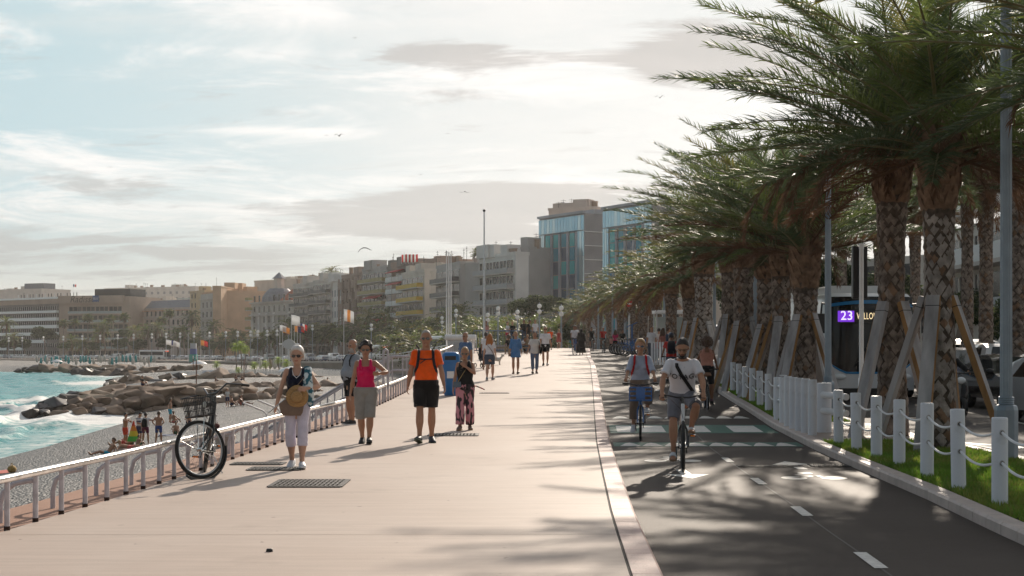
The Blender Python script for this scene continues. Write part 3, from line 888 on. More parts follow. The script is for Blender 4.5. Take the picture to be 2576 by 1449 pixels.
def trunk_mesh(seed, h, r, boots=.9, wob=.04, ns=10, rough=1., bark=None):
 """scarred palm trunk: a dark core set with diamond leaf scars, and brown boots under the crown"""
 g = random.Random(seed)
 mb = MB()
 bend = [g.uniform(-1, 1) * wob, g.uniform(-1, 1) * wob]
 def cen(z): return Vector((bend[0] * math.sin(z / h * 2.4), bend[1] * math.sin(z / h * 2.9), z))
 def R(z):
  f = z / h
  return r * (1.12 - .16 * min(1, f * 5) + .05 * math.sin(f * 7 + seed) + (.22 * max(0, (f - .70) / .3)))
 mb.tube([cen(h * i / 14 - .15) for i in range(15)] + [cen(h + .3)], [R(h * i / 14) * .955 for i in range(15)] + [r * .55], 14, 2)
 dz = .105
 row = 0
 z = .0
 while z < h - boots:
  for k in range(ns):
   a = 2 * math.pi * (k + .5 * (row % 2)) / ns + g.uniform(-.16, .16)
   da = math.pi / ns * g.uniform(.90, 1.10)
   zz = z + g.uniform(-.045, .045)
   rr = R(zz) * (1 + g.uniform(-.012, .014))
   def pt(aa, q, rad_): 
    return cen(q) + Vector((math.cos(aa) * rad_, math.sin(aa) * rad_, 0))
   hgt = dz * g.uniform(.90, 1.12)
   p = [pt(a - da * .95, zz + g.uniform(-.01, .01), rr * .97), pt(a, zz - hgt * .92, rr * .985), pt(a + da * .95, zz + g.uniform(-.01, .01), rr * .97), pt(a, zz + hgt * .9, rr * .955)]
   c = pt(a + g.uniform(-.04, .04), zz - hgt * .25, rr * (1.03 + g.uniform(-.03, .05) * rough))
   mb.add(p + [c], [(0, 1, 4), (1, 2, 4), (2, 3, 4), (3, 0, 4)], 0 if g.random() > .10 else 1)
  row += 1
  z += dz
 while z < h + .25:
  for k in range(ns):
   a = 2 * math.pi * (k + .5 * (row % 2)) / ns + g.uniform(-.1, .1)
   rr = R(min(z, h)) * .97
   w = rr * .36
   o = Vector((math.cos(a), math.sin(a), 0)); t = Vector((-math.sin(a), math.cos(a), 0))
   b = cen(z) + o * rr * .96
   out = .05 + .07 * g.random() + .10 * max(0, (z - h + .4))
   ht = .18 + .16 * g.random()
   tp = b + o * out + Vector((0, 0, ht))
   mb.add([b - t * w, b + t * w, b + t * w * .8 + o * out * .7 + Vector((0, 0, ht * .5)), b - t * w * .8 + o * out * .7 + Vector((0, 0, ht * .5)), tp - t * w * .45, tp + t * w * .4, tp - t * w * .35 - o * .06, tp + t * w * .3 - o * .06, b - t * w - o * .05, b + t * w - o * .05],
       [(0, 1, 2, 3), (3, 2, 5, 4), (4, 5, 7, 6), (6, 7, 9, 8), (0, 3, 8), (3, 4, 6, 8), (1, 9, 2), (2, 9, 7, 5)], 1)
  row += 1
  z += dz * 1.15
 return mb.mesh('trunk', [bark or BARK, BARK2, CRACK], False)
def dead_mesh(seed, L=1.9, wind=(-.3, 0, 0)):
 g = np.random.default_rng(seed)
 v, q, m = frond(g, L, 0., rad(30), 1.95, wind, 80, .42, .010, 3, (.2, 0, 0), bare=.22, rw=.03, hang=1.0, irregular=.14)
 return np_mesh('dead_frond', v, q, LEAFS, m)
def palm(name, label, loc, trunk, crown, h, rz=0., group=None, dead=(), crown_scale=1., cat='palm tree', crz=0.):
 t = thing(name, label, cat, loc, 0., group)
 o = link('trunk', trunk, t); o.rotation_euler = (0, 0, rz)
 c = link('crown', crown, t); c.location = (0, 0, h + .1); c.rotation_euler = (0, 0, crz); c.scale = (crown_scale,) * 3
 for k, (me, az, sc) in enumerate(dead):
  e = link('dead_frond', me, t); e.location = (0, 0, h - .05 - .1 * (k % 3)); e.rotation_euler = (0, 0, az); e.scale = (sc,) * 3
 return t
DEAD = [dead_mesh(41, 2.4, (0, 0, -.2)), dead_mesh(42, 3.0, (0, 0, -.3)), dead_mesh(43, 1.9, (.1, .1, -.1))]
# crowns of the near row: long, dense, combed to the left by the wind
CR = [crown_mesh(101, 52, 3.3, 105, .56, .0105, (-.13, -.05, .13), stalks=6, left=1.05, droop=(.30, .65), lo=-8, hi=86), crown_mesh(102, 50, 3.5, 110, .60, .0105, (-.17, .0, .15), stalks=5, left=1.05, droop=(.30, .65), lo=-12, hi=86),
   crown_mesh(103, 46, 3.9, 100, .52, .0115, (-.13, -.06, .14), stalks=3, hi=89, lo=6, droop=(.25, .55), left=1.0), crown_mesh(104, 42, 3.5, 85, .50, .013, (-.15, -.05, .10), stalks=4, left=1.0, hi=88, lo=-4, droop=(.3, .6)), crown_mesh(105, 40, 3.3, 75, .50, .014, (-.16, .1, .10), stalks=2, left=1.0, hi=86, lo=-8, droop=(.3, .7))]
NEAR = [  # u of the trunk, distance, trunk height, radius, crown mesh, crown scale, label
 (2876, 17.2, 4.9, .27, 4, 1.12, 'palm just outside the right edge, only its hanging fronds seen beside the lamp column'),
 (2360, 22.6, 4.65, .255, 0, 1.04, 'nearest palm in view, pale diamond trunk between four timber props by the roped bollards'),
 (2246, 25.6, 5.0, .255, 1, 1.05, 'tall palm with the thick rough trunk right of the white signal pole'),
 (2022, 34., 3.75, .285, 2, 1.0, 'palm with upright fresh fronds just left of the bus'),
 (1968, 38., 4.2, .25, 3, .95, 'slim dark palm trunk squeezed behind the palm beside the bus'),
 (1932, 40.5, 4.25, .30, 0, .95, 'palm right of the slim grey lamp column in the middle of the row'),
 (1869, 44., 4.6, .31, 2, 1.0, 'stout palm left of the slim grey lamp column in the middle of the row'),
 (1834, 49., 4.6, .27, 4, 1.0, 'palm half hidden behind the stout palm, left of the lamp column'),
 (1768, 54.5, 4.7, .36, 3, 1.0, 'palm with a thick pale scaly trunk behind the pink cyclist'),
 (1737, 62., 3.9, .33, 4, .95, 'low palm with drooping brown fronds left of the thick pale trunk'),
]
NEAR_PALMS = []
for i, (u, d, h, r, ci, cs, lb) in enumerate(NEAR):
 x = ray_x(u, d)
 dead = [(DEAD[0], 3.3, 1.0), (DEAD[1], 2.6, .9), (DEAD[2], 5.6, 1.), (DEAD[1], .5, .8), (DEAD[0], 4.4, .8)] if i in (1, 2, 9) else [(DEAD[2], 3.0, .9), (DEAD[0], 5.0, .8), (DEAD[1], 1.2, .7)]
 if i == 2: dead += [(DEAD[1], 3.35, 1.15), (DEAD[1], 3.7, 1.0), (DEAD[0], 3.0, 1.1)]
 if i == 1: dead += [(DEAD[1], 0.2, .9), (DEAD[0], 5.9, 1.1), (DEAD[1], .5, .75)]
 NEAR_PALMS.append(palm('palm_tree', lb, (x, d, zg(d) - .03), trunk_mesh(200 + i, h, r, bark=BARKP if i in (1, 8) else None), CR[ci], h, rz=i * 1.3, dead=dead, crown_scale=cs, crz=[0, -.25, .12, .3, -.3, .5, -.15, .2, -.35, .4][i], group='palms in the kerbside row'))
# timber props: beams leaning against the trunks
M_BEAM = mat('weathered_timber', (.36, .345, .345), .85, var=.35, scale=3., bump=.4, bscale=16, stretch=(1.5, 1.5, .18), spec=.2, col2=None)
M_BEAMB = mat('brown_timber', (.30, .17, .075), .8, var=.35, scale=3., bump=.4, bscale=16, stretch=(1.5, 1.5, .18), spec=.2)
def prop_thing(px, py, ang, r, top, reach, label, z0):
 root = thing('timber_prop', label, 'timber prop', (px + math.cos(ang) * reach, py + math.sin(ang) * reach, z0), 0, 'timber props leaning on the palms')
 a = Vector((0, 0, -.05)); b = Vector((-math.cos(ang) * (reach - r * .9), -math.sin(ang) * (reach - r * .9), top))
 up = (math.cos(ang), math.sin(ang), .4)
 mb = MB().bar(a, b, .215, .10, 0, up)
 # on some props the two flank faces are brown instead of grey
 mb.m = [0, 0, 0, 1, 0, 1] if math.sin(px * 9 + ang * 5) > -.2 else [0] * 6
 mb.build('beam', [M_BEAM, M_BEAMB], root, bevel=.006, smooth=False)
 c = a + (b - a) * .93
 MB().bar(c, c + (b - a).normalized() * .012, .221, .106, 0, up).build('strap', mat('dark_strap', (.03, .03, .03), .8), root, smooth=False)
 return root
PROPS = []
for i, (u, d, h, r, ci, cs, lb) in enumerate(NEAR):
 if i == 0:
  continue
 x = ray_x(u, d); z0 = zg(d) - .02
 for k in range(4):
  ang = math.pi / 4 + k * math.pi / 2 + (.25 * math.sin(i * 2.1))
  PROPS.append(prop_thing(x, d, ang, r, 2.42 if i < 3 else 2.2 + .15 * math.sin(i * 1.7 + k), 1.02 + .08 * math.sin(i + k * 2), 'x', z0))
rank(PROPS, 'timber prop leaning against a kerbside palm', 'of the timber props')
# one more prop standing at the far right edge, belonging to the palm outside the frame
e = prop_thing(ray_x(2876, 17.2), 17.2, rad(215), .27, 2.4, 1.35, 'dark leaning timber prop low at the right edge behind the nearest bollard', 0.)
# the row goes on beyond the crest of the path
MIDCR = [crown_mesh(111 + k, 36, 3.1, 50, .50, .019, (-.25, 0, .05), stalks=2, old=.3, olive=.3) for k in range(3)]
MIDTR = [trunk_mesh(121 + k, 4.2, .30) for k in range(2)]
mids = []
for i, (u, d, s) in enumerate([(1690, 70, 1.), (1652, 79, .95), (1618, 89, 1.), (1588, 100, .95), (1560, 112, 1.), (1532, 126, 1.), (1507, 142, 1.05), (1480, 158, 1.05), (1452, 175, 1.1), (1425, 190, 1.), (1640, 120, 1.05), (1600, 150, 1.1), (1560, 165, 1.1)]):
 t = palm('palm_tree', 'x', (ray_x(u, d), d, zg(d)), MIDTR[i % 2], MIDCR[i % 3], 4.2, rz=i, dead=[(DEAD[i % 3], 3., 1.), (DEAD[(i + 1) % 3], 1. + i, .9), (DEAD[(i + 2) % 3], 5., .9)], group='palms beyond the crest of the path', crz=.5 * math.sin(i * 2.3))
 t.scale = (s,) * 3
 mids.append(t)
rank(mids, 'dusty backlit palm beyond the path crest', 'of its row')
# darker palms across the road on the right
acr = []
for i, (u, d, h, r) in enumerate([(2432, 47, 6.4, .2), (2480, 50, 6.8, .25), (2300, 58, 6.2, .22), (2210, 66, 6.4, .24), (2120, 74, 6.6, .24), (2052, 84, 6.6, .24), (2560, 40, 7.2, .24), (1985, 92, 6.4, .24)]):
 t = palm('palm_tree', 'x', (ray_x(u, d), d, zg(d)), trunk_mesh(150 + i, h, r, boots=.5, ns=8), CR[3 + i % 2], h, dead=[(DEAD[k % 3], k * 1.1, 1.1) for k in range(6)], group='palms across the road', crz=i * .4)
 acr.append(t)
rank(acr, 'dark slender palm across the road', 'of its row')
# ------------------------------------------------------------------ sea-front railing
M_STEEL = mat('worn_steel', (.62, .58, .55), .28, var=.25, scale=7., metal=.85, bump=.1, bscale=30)
M_POST = mat('grey_lilac_paint', (.50, .47, .50), .45, var=.18, scale=10., bump=.15, bscale=40)
M_RUST = mat('rust_foot', (.045, .022, .014), .9, var=.4, scale=20)
M_WPAINT = mat('white_paint', (.80, .80, .80), .5, var=.06, scale=6.)
M_WPLAS = mat('white_plastic', (.68, .70, .74), .5, col2=(.50, .50, .50), scale=5., ramp=(.56, .80), detail=8, bump=.1, bscale=60)
M_LAMP = mat('blue_grey_column', (.24, .29, .34), .4, metal=.2, var=.1, scale=4.)
M_BLACK = mat('black_plastic', (.012, .012, .013), .4)
M_GALV = mat('galvanised', (.58, .60, .62), .35, metal=.7, var=.12, scale=12.)
def railing(name, label, d0, d1, step, xf, zoff=0., hgt=.45, brace=True, post_r=.024, rail_r=.036):
 root = thing(name, label, 'railing', (xf(d0), d0, zg(d0)))
 o = root.location
 def P(d, z, dx=0.): return Vector((xf(d) + dx, d, zg(d) + z + zoff)) - o
 ds = np.arange(d0 - .2, d1 + .2, .6)
 MB().tube([P(d, hgt) for d in ds], rail_r, 12).build('handrail', M_STEEL, root)
 k = 0
 d = d0
 while d < d1:
  MB().tube([P(d, -.02), P(d, hgt - .02)], post_r, 10).tube([P(d, -.02), P(d, .035)], post_r * 1.14, 10, 1).build('post', [M_POST, M_RUST], root)
  if brace and k % 2 == 0 and d < 32:
   a = [P(d + .02, -.02, -.33), P(d + .02, .16, -.33), P(d + .02, .27, -.30), P(d + .02, .345, -.20), P(d + .02, .37, -.08), P(d + .02, .375, 0)]
   MB().tube(a, post_r, 10).build('brace', M_POST, root)
  d += step; k += 1
 return root
railing('sea_railing', 'low steel tube railing along the seaward edge of the promenade', 9.4, 43.2, .6, XF)
railing('sea_railing', 'further stretch of steel railing past the beach stairs near the bin', 56, 96, 1.5, lambda d: XF(d) + .1, hgt=.9, brace=False)
# hoop post and stair rails going down to the beach
t = thing('hoop_post', 'tall grey inverted-U hoop rising from the sea railing behind the pink tank top', 'hoop post', (XF(37.5) + .02, 37.5, zg(37.5)))
MB().tube([(-.06, 0, 0), (-.06, 0, 1.28), (-.05, 0, 1.36), (0, 0, 1.4), (.05, 0, 1.36), (.06, 0, 1.28), (.06, 0, .4)], .035, 10).build('hoop', M_POST, t)
t = thing('beach_stairs', 'grey-railed stairs leading down from the promenade to the beach', 'stairs', (-3.4, 45.5, zg(45)))
for s in (0, 1):
 y = s * 1.8
 MB().tube([(0, y, 1.0), (-.5, y, 1.), (-5.4, y, -1.9), (-6, y, -1.9)], .04, 8).build('handrail', M_POST, t)
 MB().tube([(0, y, .55), (-.5, y, .55), (-5.4, y, -2.35), (-6, y, -2.35)], .025, 8).build('lower_rail', M_POST, t)
 for k in range(12):
  x = -.1 - k * .48
  z1 = 1.0 - max(0, (-x - .5)) * .592
  MB().tube([(x, y, z1 - 1.0), (x, y, z1)], .022, 8).build('baluster', M_POST, t)
sm = MB()
for k in range(17):
 sm.box((-.4 - k * .3, .9, -.1 - k * .178 - .2), (.32, 1.8, .4))
sm.build('steps', M_CONC, t, smooth=False)
for i, (u, v0, v1) in enumerate([(655, 1018, 1050), (672, 1012, 1046)]):
 d = 26.0 + i * 1.2
 t = thing('stair_handrail', ['left', 'right'][i] + ' one of two white bent handrails over the sea railing left of the cane', 'handrail', (XF(d) - .75, d, -.4))
 MB().tube([(0, 0, -.4), (0, 0, .75), (-.05, .0, .82), (-.40, -.15, .98)], .018, 8).build('rail', M_WPAINT, t)
# ------------------------------------------------------------------ bollards and ropes
M_EYE = mat('steel_eyelet', (.45, .43, .42), .3, metal=1.)
M_HOLE = mat('eyelet_hole', (.02, .02, .02), .8)
M_ROPE = mat('white_rope', (.78, .78, .78), .6, bump=.4, bscale=80, var=.06)
def bollard_mesh(h, r, name='post'):
 prof = [(r * 1.0, -.1), (r * 1.0, .02), (r * .985, .03), (r * .985, h - .02), (r * .96, h - .006), (r * .9, h)]
 return MB().loft([[Vector((q * math.cos(2 * math.pi * i / 28), q * math.sin(2 * math.pi * i / 28), z)) for i in range(28)] for q, z in prof]).mesh(name, M_WPLAS, True, 50)
BOLL = bollard_mesh(.92, .082)
def eyelet_mesh():
 return MB().ring((0, 0, 0), (0, 1, 0), .021, .007, 16, 6).tube([(0, .004, 0), (0, -.002, 0)], .017, 12, 1).mesh('eyelet', [M_EYE, M_HOLE])
EYE = eyelet_mesh()
def bollard(u, d, label, x=None, h=1., group='roped bollards along the lawn', dirs=(0, 0)):
 x = ray_x(u, d) if x is None else x
 t = thing('bollard', label, 'bollard', (x, d, zg(d) - .03), 0, group)
 t.rotation_euler = (.014 * math.sin(d * 7), .018 * math.sin(d * 5), 0)
 p = link('post', BOLL, t); p.scale = (1, 1, h * (1 + .012 * math.sin(d * 9)))
 for z in (.76, .45):
  for sgn in (-1, 1):
   e = link('eyelet', EYE, t)
   a = math.atan2(dirs[1], dirs[0]) if dirs != (0, 0) else -1.3
   e.location = (math.cos(a) * .083 * sgn, math.sin(a) * .083 * sgn, z); e.rotation_euler = (0, 0, a + math.pi / 2)
 return t
near_b = [(2633, 13.05), (2515, 14.5), (2412, 16.1), (2332, 17.65), (2262, 19.4), (2205, 20.8), (2155, 22.2), (2110, 23.6)]
far_b = [(1954, 31.9), (1933, 33.9), (1912, 36), (1892, 37.8), (1874, 39.6), (1859, 41.4), (1843, 43.2), (1829.5, 45.2), (1816, 47.4), (1803, 49.8), (1791, 52.4)]
def row(lst, what, tail):
 obs = []
 for i, (u, d) in enumerate(lst):
  a = lst[max(0, i - 1)]; b = lst[min(len(lst) - 1, i + 1)]
  obs.append(bollard(u, d, 'x', dirs=(ray_x(b[0], b[1]) - ray_x(a[0], a[1]), b[1] - a[1])))
 rank(obs, what, tail)
 ropes = []
 for i in range(len(lst) - 1):
  A = obs[i].location; B = obs[i + 1].location
  for lvl, z in (('upper', .76), ('lower', .45)):
   t = thing('rope', 'x', 'rope', (A + B) / 2 + Vector((0, 0, z)), 0, 'ropes between the bollards')
   dirn = (B - A); n = dirn.normalized()
   a = -dirn / 2 + n * .08; b = dirn / 2 - n * .08
   MB().tube([a.lerp(b, k / 14) + Vector((0, 0, -.085 * (1 - (2 * k / 14 - 1) ** 2))) for k in range(15)], .0145, 8).build('strand', M_ROPE, t)
   t['lv'] = lvl
   ropes.append(t)
 for lvl in ('upper', 'lower'):
  rank([r for r in ropes if r['lv'] == lvl], f'{lvl} sagging white rope between {what.split(" ", 1)[1]}s', tail)
 for r in ropes: del r['lv']
row(near_b, 'white near-side roped bollard', 'of the near row')
row(far_b, 'white far-side roped bollard', 'of the far row')
# close-set posts at the crossing
closeset = []
for u, d in [(1970, 30.0), (1982.5, 28.7), (1996, 27.8), (2010.6, 27.1), (2026, 26.5), (2043.6, 25.8)]:
 t = thing('crossing_post', 'x', 'post', (ray_x(u, d), d, zg(d)), 0, 'close-set white posts at the crossing')
 p = link('post', bollard_mesh(1.0, .082), t)
 p.scale = (1., 1., 1. if u > 1975 else .95)
 MB().tube([(0, 0, .985), (0, 0, 1.004)], .077, 20).build('cap', M_WPLAS, t)
 closeset.append(t)
rank(closeset, 'plain white post at the crossing', 'of the close-set posts')
t = thing('barrier_post', 'thick white post with two short white barrier tubes, right end of the crossing posts', 'post', (ray_x(2073, 26.7), 26.7, zg(26.7)))
p = link('post', bollard_mesh(.92, .14), t)
for z in (.70, .40):
 MB().tube([(-.05, -.12, z), (.25, -.75, z - .02)], .062, 16).build('tube', M_WPAINT, t)
t = thing('barrier_post', 'white post with two short barrier tubes, left end of the crossing posts', 'post', (ray_x(1956, 31.0), 31.0, zg(31.0)))
p = link('post', bollard_mesh(.92, .082), t)
for z in (.72, .42):
 MB().tube([(.02, -.05, z), (.12, -.55, z)], .055, 16).build('tube', M_GALV, t)
# ------------------------------------------------------------------ lamp columns, signal, signs
def fluted(r0, r1, h, n=14, z0=0.):
 rings = []
 for z in np.linspace(0, 1, 10):
  r = r0 + (r1 - r0) * z
  rings.append([Vector((math.cos(a) * r * (1 if k % 2 else .91), math.sin(a) * r * (1 if k % 2 else .91), z0 + h * z)) for k, a in [(k, math.pi * k / n) for k in range(2 * n)]])
 return MB().loft(rings)
def lamp_column(u, d, label, big=1., arm=False, h=5.4):
 t = thing('lamp_column', label, 'lamp column', (ray_x(u, d), d, zg(d) - .03), 0, 'fluted grey lamp columns')
 n = 8
 oct_ = lambda r, z: [Vector((math.cos(2 * math.pi * (i + .5) / n) * r, math.sin(2 * math.pi * (i + .5) / n) * r, z)) for i in range(n)]
 MB().loft([oct_(.17 * big, -.1), oct_(.17 * big, .72), oct_(.155 * big, .78), oct_(.12 * big, .80)]).build('base', M_LAMP, t, smooth=False, bevel=.01)
 c = MB()
 for k in range(4): c.ring((0, 0, .815 + k * .028), (0, 0, 1), .098 * big, .016, 20, 6)
 c.build('collar', M_LAMP, t)
 fluted(.088 * big, .072 * big, h, z0=.79).build('shaft', M_LAMP, t, angle=15)
 MB().ell((0, 0, .8 + h), (.10 * big, .10 * big, .06)).build('cap', M_LAMP, t)
 return t
lamp_column(2531, 20.4, 'nearest grey fluted lamp column with octagonal base at the right edge', .98, h=8.6)
lamp_column(2083, 32.5, 'grey fluted lamp column left of the bus, tallest before the white signal pole', .88)
lamp_column(1899.5, 47., 'grey fluted lamp column in the middle of the kerbside palms', .9)
lamp_column(1797, 62., 'grey lamp column beside the thick pale palm trunk', .9)
for u, d in ((1671, 78), (1611, 92), (1541, 110), (1505, 130)):
 lamp_column(u, d, {1671: 'thin grey lamp column left of the drooping brown palm', 1611: 'thin grey lamp column by the blue information sign', 1541: 'far grey lamp column left of the no-entry sign', 1505: 'farthest grey lamp column among the dusty palms'}[u], .9)
t = thing('traffic_signal', 'white signal pole with the tall black back of a traffic light before the bus', 'traffic light', (ray_x(2167, 27.6), 27.6, zg(27.6)))
MB().tube([(0, 0, -.05), (0, 0, 3.56)], .043, 14).tube([(0, 0, 3.5), (0, 0, 3.6)], .048, 14).build('pole', M_WPAINT, t)
MB().tube([(0, 0, -.05), (0, 0, .98), (0, 0, 1.0)], [.062, .062, .045], 14).build('foot', M_WPAINT, t)
MB().box((0, .16, 3.05), (.29, .14, 1.02)).build('signal_head', M_BLACK, t, bevel=.02, smooth=False)
MB().box((0, .08, 3.05), (.27, .015, .98)).build('back_plate', mat('dark_plate', (.02, .02, .022), .5), t, smooth=False)
for z in (2.7, 3.4): MB().box((0, .06, z), (.06, .12, .04)).build('bracket', M_BLACK, t, smooth=False)
t = thing('no_entry_sign', 'round red no-entry sign on a grey pole above the crest of the path', 'road sign', (ray_x(1583, 98), 98, zg(98)))
MB().tube([(0, 0, -.1), (0, 0, 3.7)], .06, 8).build('pole', M_GALV, t)
MB().tube([(0, -.06, 3.35), (0, -.08, 3.35)], .24, 24).build('disc', mat('sign_red', (.55, .02, .02), .4), t)
MB().box((0, -.086, 3.35), (.34, .01, .09)).build('bar', M_WPAINT, t, smooth=False)
t = thing('information_sign', 'small blue canted sign on a blue pole by the parked hire bikes', 'sign', (ray_x(1590, 90), 90, zg(90)))
MB().tube([(0, 0, -.1), (0, 0, 1.9)], .06, 8).build('pole', mat('sign_blue', (.02, .10, .30), .45), t)
MB().box((0, 0, 1.9), (.7, .3, .05), Matrix.Rotation(-.4, 3, 'Y')).build('panel', MATS['sign_blue'], t, smooth=False)
# tall poles on the promenade
t = thing('flagpole', 'tall slender bare pole with a ball top above the walkers', 'flagpole', (ray_x(1218, 88), 88, zg(88)))
MB().tube([(0, 0, -.1), (0, 0, 2.2), (0, 0, 8.9)], [.085, .075, .04], 10).build('pole', M_GALV, t)
MB().ell((0, 0, 8.95), .09).build('ball', M_BLACK, t)
fl = []
for u, d, v in ((1123.5, 68, 632), (1129, 70, 636), (1134.5, 72, 640)):
 t = thing('flagpole', 'x', 'flagpole', (ray_x(u, d), d, zg(d) - .6), 0, 'three white flagpoles behind the kiosk')
 h = zat(v, d) - zg(d) + .6
 MB().tube([(0, 0, -.1), (0, 0, h)], [.045, .025], 10).build('pole', M_WPAINT, t)
 MB().ell((0, 0, h), .04).build('finial', M_WPAINT, t)
 fl.append(t)
rank(fl, 'white flagpole in the trio behind the kiosk', 'of three')
# white kiosk, bin, blue rail, shelter
t = thing('kiosk', 'low white kiosk with rounded roof edge behind the man in the blue shirt', 'kiosk', (ray_x(1158, 66), 66, zg(66)))
MB().box((0, .8, .55), (1.15, 1.6, 1.2)).build('wall', mat('kiosk_wall', (.55, .56, .57), .6, var=.08), t, bevel=.02, smooth=False)
MB().tube([(-.72, .0, 1.28), (.72, .0, 1.28)], .13, 14).box((0, .8, 1.28), (1.4, 1.5, .24)).build('roof', M_WPAINT, t)
MB().box((.1, -.012, .6), (.8, .03, .9)).build('shutter', mat('kiosk_shutter', (.42, .43, .45), .5), t, smooth=False)
t = thing('litter_bin', 'bright blue litter bin with an arched lid behind the orange shirt', 'bin', (ray_x(1134, 41), 41, zg(41)))
M_BLUE = mat('bin_blue', (.01, .15, .42), .35, coat=.3)
def rr(w, d, z, n=24):
 return [Vector((w * (abs(math.cos(a)) ** .5) * (1 if math.cos(a) >= 0 else -1), d * (abs(math.sin(a)) ** .5) * (1 if math.sin(a) >= 0 else -1), z)) for a in [2 * math.pi * i / n for i in range(n)]]
MB().loft([rr(.17, .17, 0), rr(.2, .2, .05), rr(.25, .25, .95), rr(.26, .26, .98)]).build('body', M_BLUE, t)
MB().loft([rr(.27, .27, .97), rr(.27, .27, 1.0), rr(.25, .25, 1.18), rr(.2, .2, 1.24), rr(.1, .1, 1.26)]).build('lid', M_BLUE, t)
MB().box((0, -.262, 1.08), (.32, .02, .12)).build('slot', M_BLACK, t, bevel=.008, smooth=False)
MB().box((0, -.245, .6), (.2, .01, .2)).build('sticker', M_WPAINT, t, smooth=False)
t = thing('blue_guard_rail', 'blue guard rail fence along the seaward edge by the seated group', 'guard rail', (ray_x(1192, 98), 98, zg(98)))
gm = mat('rail_blue', (.06, .12, .22), .5)
for z in (.15, 1.5): MB().tube([(0, 0, z), (4.2, 1.5, z)], .04, 8).build('rail', gm, t)
for k in range(22): MB().tube([(.2 * k, .0714 * k, .15), (.2 * k, .0714 * k, 1.5)], .015, 6).build('bar', gm, t)
# litter bin of precast concrete on the beach just over the railing
p = (-5.6, 24.5)
t = thing('beach_bin', 'round stone-coloured litter bin on the ledge behind the old bicycle', 'bin', (-4.72, 23.4, -.42))
MB().tube([(0, 0, 0), (0, 0, .5)], .16, 14).build('body', M_CONC, t)
MB().tube([(0, 0, .5), (0, 0, .55), (0, 0, .62)], [.175, .175, .1], 14).build('lid', M_CONC, t)
t = thing('bus_shelter', 'glazed bus shelter with white roof edge behind the waiting group', 'bus shelter', (ray_x(1705, 76), 76, zg(76)))
gl = mat('shelter_glass', (.35, .42, .42), .08, spec=.7)
MB().box((0, 0, 2.55), (2.6, 1.6, .18)).build('roof', M_WPAINT, t, bevel=.02, smooth=False)
for x in (-1.2, 1.2):
 for y in (-.7, .7): MB().box((x, y, 1.23), (.07, .07, 2.46)).build('post', M_GALV, t, smooth=False)
MB().box((0, .72, 1.35), (2.3, .02, 1.9)).build('back_glass', gl, t, smooth=False)
MB().box((-1.2, 0, 1.35), (.02, 1.3, 1.9)).build('side_glass', gl, t, smooth=False)
MB().box((0, .4, .5), (1.8, .35, .06)).build('bench', M_GALV, t, smooth=False)
# white panel fence by the waiting group
t = thing('panel_fence', 'white slatted fence right of the woman cyclist in front of the waiting group', 'fence', (ray_x(1640, 66), 66, zg(66) + .02))
for k in range(26):
 MB().box((.10 * k, -.06 * k * 4, .52), (.085, .06, 1.05)).build('slat', M_WPLAS, t, smooth=False)
# ------------------------------------------------------------------ people
SKINS = {'pale': (.52, .31, .22), 'tan': (.40, .215, .135), 'brown': (.25, .125, .075), 'dark': (.13, .065, .04)}
def skin_mat(k):
 m = mat('skin_' + k, SKINS[k], .5, var=.10, scale=5., spec=.35)
 m.node_tree.nodes['Principled BSDF'].inputs['Subsurface Weight'].default_value = .12
 m.node_tree.nodes['Principled BSDF'].inputs['Subsurface Radius'].default_value = (.02, .008, .004)
 return m
def lip_mat(k): return mat('lips_' + k, tuple(c * f for c, f in zip(SKINS[k], (.75, .45, .45))), .45)
HAIRC = {'white': (.62, .60, .57), 'grey': (.34, .32, .30), 'black': (.018, .014, .013), 'brown': (.075, .04, .022), 'blond': (.36, .22, .10), 'ginger': (.34, .12, .03)}
def hair_mat(k): return mat('hair_' + k, HAIRC[k], .6, var=.3, scale=14, bump=.7, bscale=40, stretch=(1, 1, .25), sheen=.3)
M_EYE = mat('eye_dark', (.03, .02, .015), .2)
M_LENS = mat('dark_lens', (.006, .006, .007), .05, spec=.8, coat=1.)
def V3(*a): return Vector(a)
def ik(a, t, l1, l2, pole):
 a, t = Vector(a), Vector(t)
 v = t - a
 d = min(v.length, (l1 + l2) * .999)
 n = v.normalized()
 x = (l1 * l1 - l2 * l2 + d * d) / (2 * d)
 h = math.sqrt(max(0, l1 * l1 - x * x))
 p = Vector(pole) - n * Vector(pole).dot(n)
 p = p.normalized() if p.length > 1e-5 else perp_frame(n)[0]
 return a + n * x + p * h, a + n * d
class Fig: pass
